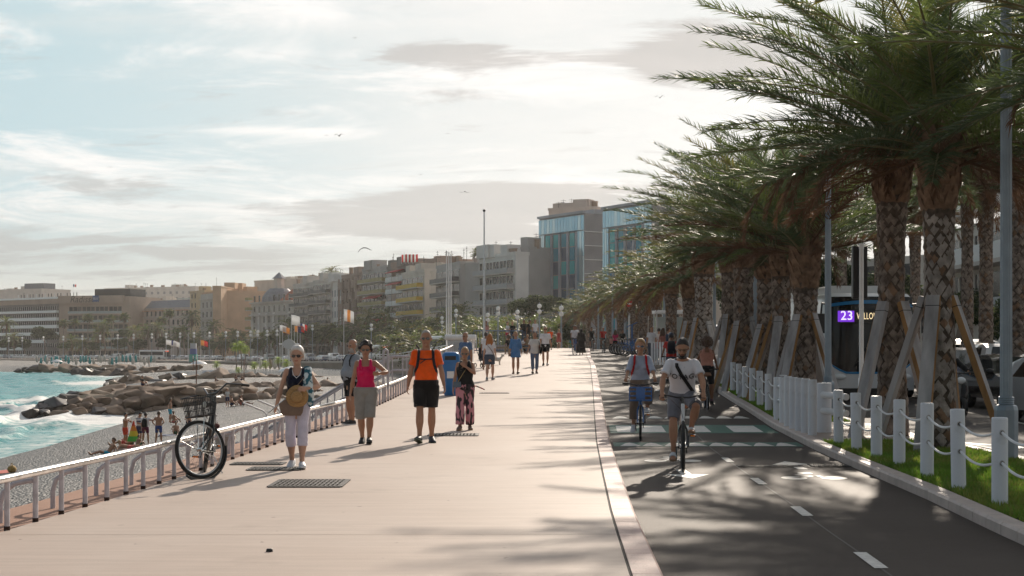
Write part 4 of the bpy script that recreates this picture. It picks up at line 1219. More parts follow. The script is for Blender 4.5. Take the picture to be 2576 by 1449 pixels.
def skeleton(pose, sex):
 k = Fig()
 k.hip = Vector(pose.get('hip', (0, 0, .92)))
 lean, side, tw = rad(pose.get('lean', 2)), rad(pose.get('side', 0)), rad(pose.get('twist', 0))
 k.u = Vector((math.sin(side), -math.sin(lean), math.cos(lean))).normalized()
 k.r = Vector((math.cos(tw), math.sin(tw), 0)); k.r = (k.r - k.u * k.r.dot(k.u)).normalized()
 k.f = k.r.cross(k.u) * -1          # forward: local -Y when upright
 if k.f.y > 0 and abs(tw) < 1.2: k.f = -k.f
 k.hr = Vector((1, 0, 0))
 sw = .168 if sex == 'm' else .145
 hw = .088
 k.at = lambda t, x=0., y=0.: k.hip + k.u * t + k.r * x + k.f * y
 k.sh = [k.at(.495, -sw), k.at(.495, sw)]
 k.hp = [k.hip + k.hr * -hw, k.hip + k.hr * hw]
 an = pose.get('ank', [(-.10, .02, .085), (.10, .02, .085)])
 wr = pose.get('wr', [(-.26, -.03, .83), (.26, -.03, .83)])
 kp = pose.get('kpole', [(-.12, -1, .1), (.12, -1, .1)])
 ep = pose.get('epole', [(-.5, .9, -.1), (.5, .9, -.1)])
 k.kn, k.an, k.el, k.wr = [], [], [], []
 for i in (0, 1):
  m, e = ik(k.hp[i], an[i], .425, .415, kp[i]); k.kn.append(m); k.an.append(e)
  m, e = ik(k.sh[i], wr[i], .285, .25, ep[i]); k.el.append(m); k.wr.append(e)
 hy, hpitch, hroll = [rad(x) for x in pose.get('head', (0, 0, 0))]
 k.hc = k.at(.555) + (k.u * .6 + V3(0, 0, .4)).normalized() * .045 + k.f * .012
 k.hf = Vector((math.sin(hy) * math.cos(hpitch), -math.cos(hy) * math.cos(hpitch), math.sin(hpitch)))
 k.hx = Vector((math.cos(hy), math.sin(hy), 0))
 k.hu = k.hx.cross(k.hf) * -1
 if k.hu.z < 0: k.hu = -k.hu
 if hroll:
  R = Matrix.Rotation(hroll, 3, k.hf); k.hx = R @ k.hx; k.hu = R @ k.hu
 k.H = lambda x, y, z: k.hc + (k.hx * x + k.hf * y + k.hu * z) * 1.07     # x right, y forward, z up from the chin level
 toe = pose.get('toe', [(-8, 0), (8, 0)])
 k.toe = []
 for i in (0, 1):
  ya, pi_ = rad(toe[i][0]), rad(toe[i][1])
  k.toe.append(Vector((math.sin(ya) * math.cos(pi_), -math.cos(ya) * math.cos(pi_), math.sin(pi_))))
 return k
TORSO_M = [(-.10, .105, .085, 0), (-.04, .158, .115, -.005), (.03, .165, .118, -.005), (.10, .152, .105, .0), (.18, .150, .105, .005), (.27, .162, .112, .008), (.36, .178, .120, .005), (.43, .186, .112, -.005), (.485, .168, .092, -.012), (.525, .105, .075, -.010), (.56, .062, .062, 0.)]
TORSO_F = [(-.10, .105, .085, 0), (-.04, .165, .118, -.008), (.03, .170, .120, -.008), (.10, .145, .100, .0), (.17, .128, .092, .006), (.26, .140, .098, .008), (.35, .155, .105, .004), (.42, .160, .100, -.004), (.48, .145, .083, -.012), (.52, .092, .066, -.008), (.555, .052, .053, 0.)]
def torso_rings(k, sex, fat, belly, ease=0., t0=-.2, t1=.6, n=20):
 T = TORSO_M if sex == 'm' else TORSO_F
 ts = [q[0] for q in T]
 out = []
 tt = sorted(set([t for t in ts if t0 < t < t1] + [t0, t1]))
 for t in tt:
  hw, hd, yo = (float(np.interp(t, ts, [q[j] for q in T])) for j in (1, 2, 3))
  if t < .46: hw *= fat; hd *= fat ** 1.2
  bl = belly * math.exp(-((t - .13) / .12) ** 2)
  hw, hd, yo = hw + ease, hd + ease + bl * .5, yo + bl * .5
  out.append([k.at(t) + k.r * (hw * math.cos(a)) + k.f * (hd * math.sin(a) + yo) for a in [2 * math.pi * i / n for i in range(n)]])
 return out
def finger(mb, p, d, nrm, L, r, curl):
 pts = [p]; q = p; dd = d.copy()
 ax = d.cross(nrm)
 if ax.length < 1e-4: ax = perp_frame(d)[0]
 for j, f in enumerate((.42, .32, .26)):
  dd = (Matrix.Rotation(curl * (.7 + .2 * j), 3, ax.normalized()) @ dd).normalized()
  q = q + dd * (L * f); pts.append(q)
 mb.tube(pts, [r, r * .95, r * .85, r * .6], 7)
def hand(mb, w, el, inward, curl=.35, scale=1.):
 d = (w - el).normalized()
 n = Vector(inward) - d * Vector(inward).dot(d)
 n = n.normalized() if n.length > 1e-4 else perp_frame(d)[0]       # palm faces n
 s = d.cross(n).normalized()                                         # across the knuckles
 if s.y > 0: s = -s                                                  # thumb side to the front
 rings = []
 for t, hw, hd in ((-.012, .027, .022), (.02, .032, .019), (.05, .040, .017), (.085, .042, .014), (.095, .036, .010)):
  rings.append([w + d * t * scale + s * hw * scale * math.cos(a) + n * hd * scale * math.sin(a) for a in [2 * math.pi * i / 12 for i in range(12)]])
 mb.loft(rings)
 for off, L in ((.031, .072), (.0105, .080), (-.0105, .075), (-.031, .058)):
  base = w + d * .086 * scale + s * off * scale
  finger(mb, base, (d + s * off * 2.2).normalized(), n, L * scale, .0088 * scale, curl * (1 + abs(off) * 4))
 tb = w + d * .025 * scale + s * .03 * scale
 finger(mb, tb, (d * .62 + s * .72 + n * .25).normalized(), n, .068 * scale, .0105 * scale, curl * .5)
def head_rings(k, wide=1., n=20, grow=0.):
 R = [(-.012, .022, .026, .048), (.004, .040, .046, .036), (.03, .055, .062, .022), (.06, .062, .075, .010), (.095, .068, .086, .001), (.13, .0715, .093, -.005), (.165, .071, .093, -.008), (.195, .062, .082, -.010), (.217, .044, .058, -.012), (.229, .018, .024, -.012)]
 return [[k.H(0, yo, z) + (k.hx * ((hw + grow) * wide * math.cos(a)) + k.hf * ((hd + grow) * math.sin(a))) * 1.07 for a in [2 * math.pi * i / n for i in range(n)]] for z, hw, hd, yo in R]
def limb(mb, a, m, e, ra, rm, re, n=12, bulge=0., r_top=None, f0=0., f1=1.):
 """tapered limb a-m-e; f0..f1 selects a stretch (1 = elbow/knee, 2 = end)"""
 stops = [0, .25, .5, .8, 1., 1.2, 1.45, 1.75, 2.]
 rr = [ra, ra * .6 + rm * .4 + bulge * .5, ra * .4 + rm * .6, rm * 1.02, rm, rm * 1.0 + bulge * .6, rm * .78 + re * .22 + bulge, re * 1.12, re]
 pts, rs = [], []
 lo, hi = f0, f1
 S_ = sorted(set([s for s in stops if lo < s < hi] + [lo, hi]))
 for s in S_:
  p = a.lerp(m, s) if s <= 1 else m.lerp(e, s - 1)
  pts.append(p); rs.append(float(np.interp(s, stops, rr)))
 return pts, rs
def person(label, loc, rz=0., H=1.75, sex='m', fat=1., belly=0., pose=None, skin='tan', top=None, bottom=None, shoes=None, hair=None, beard=None, glasses=None, vox=.009, group=None, hem_col=None, mouth=True, limbs=1.):
 pose = pose or {}
 k = skeleton(pose, sex)
 S_ = H / 1.78
 lf = (1. if sex == 'm' else .9) * limbs
 mb = MB()
 mb.loft(torso_rings(k, sex, fat, belly))
 mb.tube([k.at(.50, 0, -.01), k.at(.555), k.hc + k.hu * .03 - k.hf * .005], [.068 * lf, .058 * lf, .055 * lf], 14)
 mb.loft(head_rings(k))
 # nose, brow, chin, ears
 mb.tube([k.H(0, .080, .125), k.H(0, .094, .108), k.H(0, .104, .088), k.H(0, .088, .080)], [.009, .011, .015, .011], 8)
 mb.ell(k.H(0, .074, .012), (.022, .018, .016))
 mb.tube([k.H(-.05, .066, .130), k.H(-.02, .086, .134), k.H(.02, .086, .134), k.H(.05, .066, .130)], .009, 6)
 mb.tube([k.H(-.024, .080, .048), k.H(0, .087, .049), k.H(.024, .080, .048)], [.006, .010, .006], 6)
 for s in (-1, 1):
  mb.ell(k.H(s * .073, -.005, .10), .024, None, 8, 6)
  mb.ell(k.H(s * .075, -.008, .118), .018, None, 8, 6)
 for i in (0, 1):
  sgn = -1 if i == 0 else 1
  mb.ell(k.sh[i] - k.u * .012, .056 * lf, None, 12, 8)
  p, r = limb(mb, k.sh[i], k.el[i], k.wr[i], .052 * lf, .039 * lf, .0265 * lf, bulge=.006, f0=0, f1=2)
  mb.tube(p, r, 12)
  hand(mb, k.wr[i], k.el[i], pose.get('palm', [(1, .1, 0), (-1, .1, 0)])[i], pose.get('curl', (.35, .35))[i])
  lg = fat ** .6 * limbs
  p, r = limb(mb, k.hp[i] - V3(0, 0, .02), k.kn[i], k.an[i], .088 * lg, .056 * lg, .036 * lg, bulge=.010, f0=0, f1=2)
  mb.tube(p, r, 14)
  a, t = k.an[i], k.toe[i]
  up = (k.kn[i] - a).normalized(); up = (up - t * up.dot(t)).normalized(); sd = t.cross(up)
  ring = []
  for q, hw, hh, zo in ((-.055, .022, .03, -.045), (-.03, .034, .045, -.035), (.03, .038, .045, -.035), (.09, .043, .032, -.052), (.14, .044, .022, -.062), (.175, .034, .016, -.067), (.19, .012, .01, -.068)):
   ring.append([a + t * q + up * zo + sd * hw * math.cos(b) + up * hh * math.sin(b) for b in [2 * math.pi * j / 12 for j in range(12)]])
  mb.loft(ring)
 if sex == 'f':
  for s in (-1, 1): mb.ell(k.at(.325, s * .068, .075), (.062, .058, .055), None, 12, 8)
 me = remesh(mb, vox)
 me.name = 'body'
 # lips, eyes and beard are zones of the same skin
 n = len(me.vertices); co = np.empty(n * 3); me.vertices.foreach_get('co', co); co = co.reshape(-1, 3)
 me.materials.append(skin_mat(skin)); me.materials.append(lip_mat(skin)); me.materials.append(hair_mat(beard or 'brown')); me.materials.append(M_EYE)
 ctr = np.empty(len(me.polygons) * 3); me.polygons.foreach_get('center', ctr); ctr = ctr.reshape(-1, 3) - np.array(k.hc)
 hx, hf, hu = ctr @ np.array(k.hx), ctr @ np.array(k.hf), ctr @ np.array(k.hu)
 mi = np.zeros(len(ctr), int)
 if vox < .015:
  if beard: mi[(hf > .0) & (hu < .062) & (hu > -.03) & (np.abs(hx) < .07) & (hf > .035 - (.06 - hu) * .6) & ~((hu > .040) & (hu < .056) & (np.abs(hx) < .028) & (hf > .07))] = 2
  mi[(hf > .068) & (np.abs(hx) < .025) & (hu > .040) & (hu < .056)] = 1
  if not glasses or glasses == 'clear':
   mi[(hf > .068) & (np.abs(np.abs(hx) - .031) < .015) & (hu > .102) & (hu < .116)] = 3
   mi[(hf > .06) & (np.abs(np.abs(hx) - .031) < .024) & (hu > .126) & (hu < .136)] = 2
 me.polygons.foreach_set('material_index', mi.astype(np.int32))
 me.vertices.foreach_set('co', (co * S_).astype(np.float32).ravel())
 me.update()
 root = link('person', me)
 root.location = loc; root.rotation_euler = (0, 0, rz)
 tag(root, label, 'person', group)
 def child(name, m_b, m, rem=None, smooth=3, lab=None, angle=50, post=None):
  if rem:
   c = remesh(m_b, rem, smooth)
   c.materials.append(m)
   v = np.empty(len(c.vertices) * 3); c.vertices.foreach_get('co', v); v = v.reshape(-1, 3)
   if post: v = post(v)
   c.vertices.foreach_set('co', (v * S_).astype(np.float32).ravel()); c.update(); c.name = name
  else:
   m_b.v = [tuple(x * S_ for x in p) for p in m_b.v]
   c = m_b.mesh(name, m, True, angle)
  return link(name, c, root, label=lab)
 def wrinkle(amp, seed, sc=9.):
  def f(v):
   return v + (np_noise(v[:, [0, 2]] * 1. + v[:, [1, 1]] * .7, sc, seed, 3)[:, None] - .5) * amp * norm(v - np.array(k.at(.2)) * np.array([1, 1, 0]) - v * np.array([0, 0, 1]))
  return f
 cv = max(vox, .010)
 if top:
  ease = top.get('ease', .014)
  c = MB()
  hem = top.get('hem', -.03)
  t1 = top.get('neck', .535)
  if top.get('sleeve', 'none') == 'none':
   c.loft(torso_rings(k, sex, fat, belly, ease, hem, .40))
   c.loft([[p + (k.at(.45) - p) * .0 for p in r] for r in torso_rings(k, sex, fat, belly, ease * .8, .38, .43)])
   for s in (-1, 1):
    w = top.get('strap', .026)
    q = [k.at(.39, s * .105, -.085), k.at(.47, s * .098, -.085), k.at(.525, s * .085, -.03), k.at(.52, s * .085, .025), k.at(.46, s * .092, .088), k.at(.38, s * .10, .105)]
    c.tube(q, [w * 1.5, w * 1.2, w, w, w * 1.2, w * 1.6], 10, flat=.7)
  else:
   c.loft(torso_rings(k, sex, fat, belly, ease, hem, t1))
   fin = {'short': .72, 'elbow': 1.0, 'three': 1.45, 'long': 1.96}[top['sleeve']]
   for i in (0, 1):
    c.ell(k.sh[i] - k.u * .015, .054 * lf + ease * .6, None, 12, 8)
    p, r = limb(c, k.sh[i], k.el[i], k.wr[i], .050 * lf + ease * .8, .039 * lf + ease, .0265 * lf + ease * .8, bulge=.004, f1=fin)
    if top['sleeve'] == 'short': r[-1] += ease * .6
    c.tube(p, r, 12)
  if sex == 'f':
   for s in (-1, 1): c.ell(k.at(.325, s * .068, .078), (.066 + ease * .5,) * 3, None, 12, 8)
  child(top.get('name', 'shirt'), c, top['m'], cv, 3, post=wrinkle(.022 if cv < .015 else .0, 3 + len(label)))
 if bottom:
  ease = bottom.get('ease', .014)
  kind = bottom['kind']
  c = MB()
  if kind in ('skirt', 'dress'):
   fl = bottom.get('flare', 1.15)
   rings = torso_rings(k, sex, fat, belly, ease, bottom.get('top', .02) - .12 if kind == 'skirt' else .0, bottom.get('top', .1))[::-1]
   L = bottom['len']; cen = k.hip
   mk = (k.kn[0] + k.kn[1]) / 2; ma = (k.an[0] + k.an[1]) / 2
   for f in np.linspace(.12, L, 8):
    q = cen.lerp(mk, f) if f <= 1 else mk.lerp(ma, f - 1)
    hw = (.175 + ease) * (1 + (fl - 1) * f) ; hd = (.13 + ease) * (1 + (fl - 1) * f)
    rings.append([q + Vector((hw * math.cos(a) * (1 + .05 * math.sin(5 * a + f * 2)), -hd * math.sin(a) * (1 + .06 * math.sin(4 * a)), 0)) for a in [2 * math.pi * i / 20 for i in range(20)]])
   c.loft(rings)
   if kind == 'dress':
    c.loft(torso_rings(k, sex, fat, belly, ease, -.05, .525))
    for s in (-1, 1): c.ell(k.at(.325, s * .068, .078), (.07,) * 3, None, 12, 8)
    fin = {'none': None, 'short': .7, 'three': 1.35, 'long': 1.96}[bottom.get('sleeve', 'none')]
    if fin:
     for i in (0, 1):
      c.ell(k.sh[i] - k.u * .01, .060 * lf + ease * .9, None, 12, 8)
      p, r = limb(c, k.sh[i], k.el[i], k.wr[i], .052 * lf + ease, .045 * lf + ease, .035 * lf + ease * 1.2, f1=fin); c.tube(p, r, 12)
  else:
   c.loft(torso_rings(k, sex, fat, belly, ease, -.115, bottom.get('top', .07)))
   fin = bottom['len']
   lg = fat ** .6 * limbs
   for i in (0, 1):
    p, r = limb(c, k.hp[i] - V3(0, 0, .02), k.kn[i], k.an[i], .094 * lg + ease, .058 * lg + ease * 1.1, .038 * lg + ease * bottom.get('cuff', 1.2), bulge=.008, f1=fin)
    if bottom.get('wide'): r = [a + bottom['wide'] * min(1, j / 3) for j, a in enumerate(r)]
    c.tube(p, r, 14)
  child(bottom.get('name', kind), c, bottom['m'], cv, 3, post=wrinkle(.022 if cv < .015 else .0, 7 + len(label)))
 if shoes:
  for i in (0, 1):
   c = MB(); so_ = MB()
   a, t = k.an[i], k.toe[i]
   up = (k.kn[i] - a).normalized(); up = (up - t * up.dot(t)).normalized(); sd = t.cross(up)
   hi = shoes.get('high', .0)
   def rg(q, hw, hh, zo): return [a + t * q + up * zo + sd * hw * math.cos(b) + up * hh * math.sin(b) for b in [2 * math.pi * j / 12 for j in range(12)]]
   if shoes.get('sandal'):
    c.loft([rg(.06, .050, .048, -.046), rg(.085, .053, .042, -.05), rg(.12, .053, .034, -.056)])
   else:
    c.loft([rg(-.068, .026, .036, -.045), rg(-.045, .043, .058 + hi, -.03), rg(.0, .047, .058 + hi, -.03), rg(.05, .048, .050, -.036), rg(.10, .052, .040, -.046), rg(.16, .050, .030, -.058), rg(.195, .036, .022, -.064), rg(.208, .012, .010, -.068)])
   q = lambda y, w, z0: [a + t * y + sd * w + up * z0, a + t * y - sd * w + up * z0, a + t * y - sd * w + up * (z0 + .022), a + t * y + sd * w + up * (z0 + .022)]
   so_.loft([q(-.07, .03, -.088), q(-.04, .045, -.088), (q(.05, .045, -.088)), q(.12, .053, -.088), q(.18, .045, -.086), q(.212, .02, -.082)])
   o = child('sandal' if shoes.get('sandal') else 'shoe', c, shoes['m'])
   sl = child('sole', so_, shoes.get('sole', M_BLACK)); sl.parent = o
 if hair:
  style, hc = hair
  c = MB()
  def cap(line, grow, low, n=22, m=12, puff=0.):
   rings_z = np.linspace(.235 + grow * .6, low, m)
   out = []
   for z in rings_z:
    f = max(0., 1 - ((z - .12) / (.118 + grow)) ** 2) ** .5 if z > .12 else 1.
    row = []
    for i in range(n):
     a = 2 * math.pi * i / n
     hw, hd = (.074 + grow) * f, (.097 + grow) * f
     y = hd * math.sin(a)
     # hairline: pull the ring back where the face is
     lim = np.interp(z, [low, .13, line, line + .03, .26], [-.02, .005, .05, .085, .2])
     y = min(y, lim)
     row.append(k.H(hw * math.cos(a) * (1 + puff * math.sin(3 * a + z * 40)), y - .008, z))
    out.append(row)
   c.loft(out)
  if style == 'short': cap(.160, .016, .065, puff=.02)
  elif style == 'crop': cap(.175, .006, .09)
  elif style == 'fringe': cap(.16, .016, .05)
  elif style == 'full': cap(.165, .026, .045, puff=.03)
  elif style == 'bun':
   cap(.165, .010, .06); c.ell(k.H(0, -.09, .19), .05)
  elif style == 'pony':
   cap(.165, .010, .06); c.tube([k.H(0, -.09, .16), k.H(.03, -.15, .12), k.H(.05, -.15, .02), k.H(.06, -.14, -.08)], [.03, .04, .035, .01], 10)
  elif style == 'afro':
   c.ell(k.H(0, -.035, .135), (.15, .145, .15)); 
  elif style == 'long':
   cap(.165, .016, .04)
   for s in (-1, 0, 1):
    c.tube([k.H(.055 * s, -.05, .14), k.H(.07 * s, -.085, .04), k.H(.085 * s, -.10, -.08), k.H(.09 * s + .03, -.11, -.18)], [.05, .055, .055, .02], 12)
  elif style == 'bald': cap(.30, .002, .12)
  if style == 'curly':
   cap(.16, .02, .07)
   g = random.Random(5)
   for _ in range(70):
    a, b = g.uniform(0, 6.28), g.uniform(-.2, 1.4)
    y = math.sin(a) * math.cos(b)
    if y > .35 and b < .75: continue
    c.ell(k.H(.10 * math.cos(a) * math.cos(b), .118 * y - .01, .115 + .135 * math.sin(b)), g.uniform(.022, .036), None, 8, 5)
  if style == 'afro':
   g = random.Random(9)
   for _ in range(170):
    a, b = g.uniform(0, 6.28), g.uniform(-.7, 1.5)
    c.ell(k.H(.145 * math.cos(a) * math.cos(b), -.035 + .14 * math.sin(a) * math.cos(b), .135 + .145 * math.sin(b)), g.uniform(.018, .034), None, 7, 4)
  child('hair', c, hair_mat(hc), max(vox, .008), 2, post=None)
 if glasses:
  c = MB(); fr = M_BLACK
  for s in (-1, 1):
   pts = []
   for b in [2 * math.pi * j / 14 for j in range(14)]:
    x = s * .032 + .029 * math.cos(b); z = .108 + .021 * math.sin(b)
    pts.append(k.H(x, .096 - 3.2 * max(0, abs(x) - .02) ** 2 * 3, z))
   if glasses == 'clear':
    c.tube(pts + [pts[0]], .0032, 6, cap=False)
   else:
    c.prism(pts, -k.hf * .008)
   c.tube([k.H(s * .058, .088, .112), k.H(s * .074, .05, .113), k.H(s * .079, -.01, .112)], .004, 6)
  c.tube([k.H(-.008, .098, .113), k.H(.008, .098, .113)], .004, 6)
  child('glasses', c, M_LENS if glasses != 'mirror' else mat('mirror_lens', (.16, .22, .30), .08, metal=1.))
 k.S = S_; k.root = root
 k.M = Matrix.Translation(Vector(loc)) @ Matrix.Rotation(rz, 4, 'Z')
 k.P = lambda p: k.M @ (Vector(p) * S_)
 k.child = child
 return k
def held(name, label, cat, k, mb_list, group=None):
 """a thing worn or carried: parts built in the figure's own frame, standing on its own"""
 t = thing(name, label, cat, k.root.location, k.root.rotation_euler.z, group)
 for nm, mb, m in mb_list:
  mb.v = [tuple(x * k.S for x in p) for p in mb.v]
  mb.build(nm, m, t, angle=50)
 return t
def backpack(label, k, m, m2=None, chest=False, size=1.):
 m2 = m2 or m
 b = MB()
 def rg(t, w, d, y): return [k.at(t) + k.r * (w * (abs(math.cos(a)) ** .6) * (1 if math.cos(a) > 0 else -1)) + k.f * (-y + d * (abs(math.sin(a)) ** .6) * (1 if math.sin(a) > 0 else -1)) for a in [2 * math.pi * i / 20 for i in range(20)]]
 y = .20
 b.loft([rg(.03, .11, .05, y), rg(.06, .14 * size, .085, y + .01), rg(.2, .15 * size, .10, y + .015), rg(.38, .145 * size, .09, y), rg(.47, .11, .06, y - .01), rg(.50, .05, .03, y - .01)])
 st = []
 for s in (-1, 1):
  c = MB()
  q = [k.at(.47, s * .08, -.13), k.at(.535, s * .095, -.06), k.at(.545, s * .105, .01), k.at(.50, s * .112, .098), k.at(.40, s * .118, .142), k.at(.30, s * .135, .14), k.at(.20, s * .165, .08), k.at(.12, s * .16, -.06), k.at(.1, s * .12, -.15)]
  c.tube(q, .022, 8, flat=.45)
  st.append(('strap', c, m2))
 if chest:
  c = MB(); c.tube([k.at(.40, -.118, .150), k.at(.395, 0, .165), k.at(.40, .118, .150)], .010, 8)
  c.tube([k.at(.395, 0, .168), k.at(.33, -.09, .165)], .008, 6)
  st.append(('chest_strap', c, m2))
  for s in (-1, 1):
   c = MB(); c.tube([k.at(.545, s * .10, 0), k.at(.62, s * .155, -.02)], .010, 6); st.append(('strap_end', c, m2))
 return held('backpack', label, 'backpack', k, [('pouch', b, m)] + st)
def G(u, v, off=0.): return on_ground(u, v, off)
C_ = cloth
WALK = dict
# 1 white-haired woman
p = G(748, 1178)
k = person('older white-haired woman in navy vest and white capri trousers holding a straw hat', p, rad(4), 1.62, 'f', fat=.98,
 pose=dict(lean=3, hip=(0, .0, .915), ank=[(-.085, .12, .10), (.075, -.12, .088)], toe=[(-10, -12), (8, 6)], wr=[(-.33, -.02, .80), (.14, -.20, 1.16)], epole=[(-.9, .6, 0), (.9, .5, -.6)], head=(-4, -4, 0), palm=[(.9, -.2, 0), (-.7, .6, -.2)], curl=(1.1, .7)),
 skin='pale', top=dict(m=C_('navy_vest', (.012, .015, .03)), sleeve='none', ease=.012, hem=-.02, strap=.034, name='vest'),
 bottom=dict(kind='trousers', len=1.42, m=C_('lilac_white', (.62, .58, .68)), ease=.014, cuff=2.0, name='capri_trousers'), shoes=dict(m=mat('white_slipon', (.6, .62, .66), .5), sole=M_WPAINT), hair=('full', 'white'), glasses='dark', vox=.008)
c = MB(); c.tube([k.at(.515, -.07, .045), k.at(.44, -.045, .12), k.at(.40, 0, .135), k.at(.44, .045, .12), k.at(.515, .07, .045)], .006, 6); k.child('necklace', c, M_WPAINT)
hm = mat('straw', (.42, .25, .10), .8, var=.25, scale=30, bump=.6, bscale=60, stretch=(1, 1, 4))
fw = k.f.normalized()
ax = (k.f + k.u * .05).normalized(); hx, hy = perp_frame(ax)
cen = k.at(.14, .015, .235)
def disc_ring(r, h, n=28): return [cen + ax * h + hx * .84 * r * math.cos(2 * math.pi * i / n) + hy * .84 * r * (1 + .04 * math.sin(3 * 2 * math.pi * i / n)) * math.sin(2 * math.pi * i / n) for i in range(n)]
held('straw_hat', 'round straw hat held against the front of the white-haired woman', 'hat', k, [
 ('brim', MB().loft([disc_ring(.185, -.035), disc_ring(.19, -.03), disc_ring(.15, -.008), disc_ring(.10, .0), disc_ring(.09, -.006), disc_ring(.15, -.018)], cap=False), hm),
 ('crown', MB().loft([disc_ring(.10, -.004), disc_ring(.098, .05), disc_ring(.085, .085), disc_ring(.05, .097)]), hm),
 ('band', MB().loft([disc_ring(.1025, .0), disc_ring(.1015, .028)], cap=False), mat('hat_band', (.30, .17, .06), .8))])
bg = mat('taupe_leather', (.19, .13, .095), .6, var=.15, scale=8)
held('handbag', 'taupe leather handbag with long strap at the white-haired woman\'s hip', 'handbag', k, [
 ('bag', MB().loft([[k.at(t, x, .14 + y * dd) for x, y in ((-.20 * w - .05, -.04), (-.05 + .16 * w, -.04), (-.05 + .16 * w, .04), (-.20 * w - .05, .04))] for t, w, dd in ((-.14, .7, .8), (-.10, .85, 1.1), (.03, 1., 1.), (.10, .5, .6))]), bg),
 ('strap', MB().tube([k.at(.09, -.15, .16), k.at(.25, -.02, .175), k.at(.40, .10, .145), k.at(.52, .125, .03), k.at(.40, .12, -.12), k.at(.1, -.16, -.02), k.at(.05, -.19, .1)], .014, 8, flat=.5), bg)])
sc_m = mat('floral_scarf', (.62, .70, .72), .8, col2=(.02, .12, .17), scale=16., ramp=(.46, .54), bump=.3, bscale=20)
held('scarf', 'pale blue floral scarf over the shoulder of the white-haired woman', 'scarf', k, [('cloth', MB().tube([k.at(.40, .12, -.12), k.at(.50, .15, -.05), k.at(.535, .15, .03), k.at(.44, .155, .11), k.at(.30, .16, .125), k.at(.12, .18, .11), k.at(-.02, .20, .05)], [.05, .07, .06, .065, .075, .07, .03], 12, flat=.55), sc_m)])
w = k.wr[0]
held('walking_cane', 'grey metal cane in the right hand of the white-haired woman', 'cane', k, [('shaft', MB().tube([w + V3(.13, -.12, .10), w + V3(.02, -.06, .01), w + V3(-.12, .12, -.10)], .011, 8), M_GALV), ('handle', MB().tube([w + V3(.13, -.12, .10), w + V3(.17, -.13, .08), w + V3(.165, -.12, .0), w + V3(.12, -.10, -.10)], .017, 8), M_WPAINT)])
# 2 bald bearded man at the railing
p = G(884, 1068)
k = person('bald heavy man with grey beard in grey shirt, looking left by the railing', p, rad(-52), 1.76, 'm', fat=1.12, belly=.11,
 pose=dict(lean=-3, ank=[(-.09, .05, .085), (.09, -.02, .085)], wr=[(-.24, .0, .83), (.24, -.10, .86)], head=(12, 2, 0)), skin='tan',
 top=dict(m=C_('grey_tee', (.26, .29, .33)), sleeve='short', ease=.022, hem=-.06, name='shirt'), bottom=dict(kind='shorts', len=.78, m=C_('black_shorts', (.012, .012, .014)), ease=.024), shoes=dict(m=mat('black_trainer', (.012, .012, .013), .6), sole=M_WPAINT), hair=('bald', 'grey'), beard='grey', vox=.009)
backpack('black backpack on the bald bearded man', k, C_('pack_black', (.018, .018, .02)))
# 3 woman in the pink tank top
p = G(920, 1116)
k = person('dark-haired woman in bright pink tank top and grey cargo shorts, hand raised', p, rad(3), 1.69, 'f', fat=1.05,
 pose=dict(lean=2, hip=(0, 0, .915), ank=[(-.06, .06, .09), (.065, -.14, .095)], toe=[(-6, -8), (6, 10)], wr=[(-.27, -.05, .84), (.23, -.22, 1.22)], epole=[(-.6, .9, 0), (.95, .1, -.7)], palm=[(1, 0, 0), (-.9, .2, .3)], curl=(.4, 1.1), head=(0, -2, 0)), skin='tan',
 top=dict(m=C_('pink_tank', (.62, .012, .10)), sleeve='none', ease=.011, hem=-.03, strap=.036, name='tank_top'), bottom=dict(kind='shorts', len=1.12, m=C_('cargo_grey', (.27, .26, .24)), ease=.034, name='cargo_shorts'), shoes=dict(m=mat('black_trainer2', (.02, .02, .022), .6), high=.02), hair=('curly', 'black'), glasses='dark', vox=.008)
# 4 man in orange
p = G(1072, 1114)
k = person('tall man in bright orange t-shirt and black shorts walking with backpack straps', p, rad(2), 1.88, 'm', fat=1.03, belly=.045,
 pose=dict(lean=1, hip=(0, 0, .925), ank=[(-.10, -.16, .10), (.085, .06, .088)], toe=[(-10, 14), (10, -4)], wr=[(-.29, -.03, .87), (.29, -.12, .88)], epole=[(-.9, .7, 0), (.9, .7, 0)], head=(-4, 0, 0), curl=(.6, .6)), skin='tan',
 top=dict(m=C_('orange_tee', (.86, .11, .012)), sleeve='short', ease=.020, hem=-.06, name='shirt'), bottom=dict(kind='shorts', len=.86, m=C_('black_short2', (.014, .014, .015)), ease=.036), shoes=dict(m=mat('navy_trainer', (.012, .018, .035), .6), sole=mat('sole_mix', (.12, .14, .10), .7)), hair=('crop', 'grey'), glasses='dark', vox=.009)
backpack('dark backpack with chest strap worn by the man in orange', k, C_('pack_dark', (.02, .022, .03)), chest=True)
# 5 woman in the black top
p = G(1170, 1082)
k = person('blonde woman in black sleeveless top and pink patterned trousers, hand at her chin', p, rad(-2), 1.60, 'f', fat=1.12,
 pose=dict(lean=2, ank=[(-.10, -.12, .09), (.10, .06, .088)], wr=[(-.25, -.06, .86), (.02, -.17, 1.36)], epole=[(-.9, .4, 0), (.95, -.2, -.75)], palm=[(1, 0, 0), (-.4, .8, .2)], head=(-5, -6, 0), curl=(.4, .5)), skin='tan',
 top=dict(m=C_('black_top', (.012, .013, .014)), sleeve='none', ease=.020, hem=-.07, strap=.05, name='top'),
 bottom=dict(kind='trousers', len=1.92, m=mat('pattern_trousers', (.60, .26, .31), .8, col2=(.03, .025, .03), scale=9., ramp=(.47, .53), detail=1., stretch=(1.6, 1.6, .7)), ease=.018, wide=.012, cuff=2.0), shoes=dict(m=mat('wedge_tan', (.18, .12, .09), .6), sole=mat('wedge_sole', (.30, .2, .12), .7)), hair=('bun', 'blond'), glasses='dark', vox=.009)
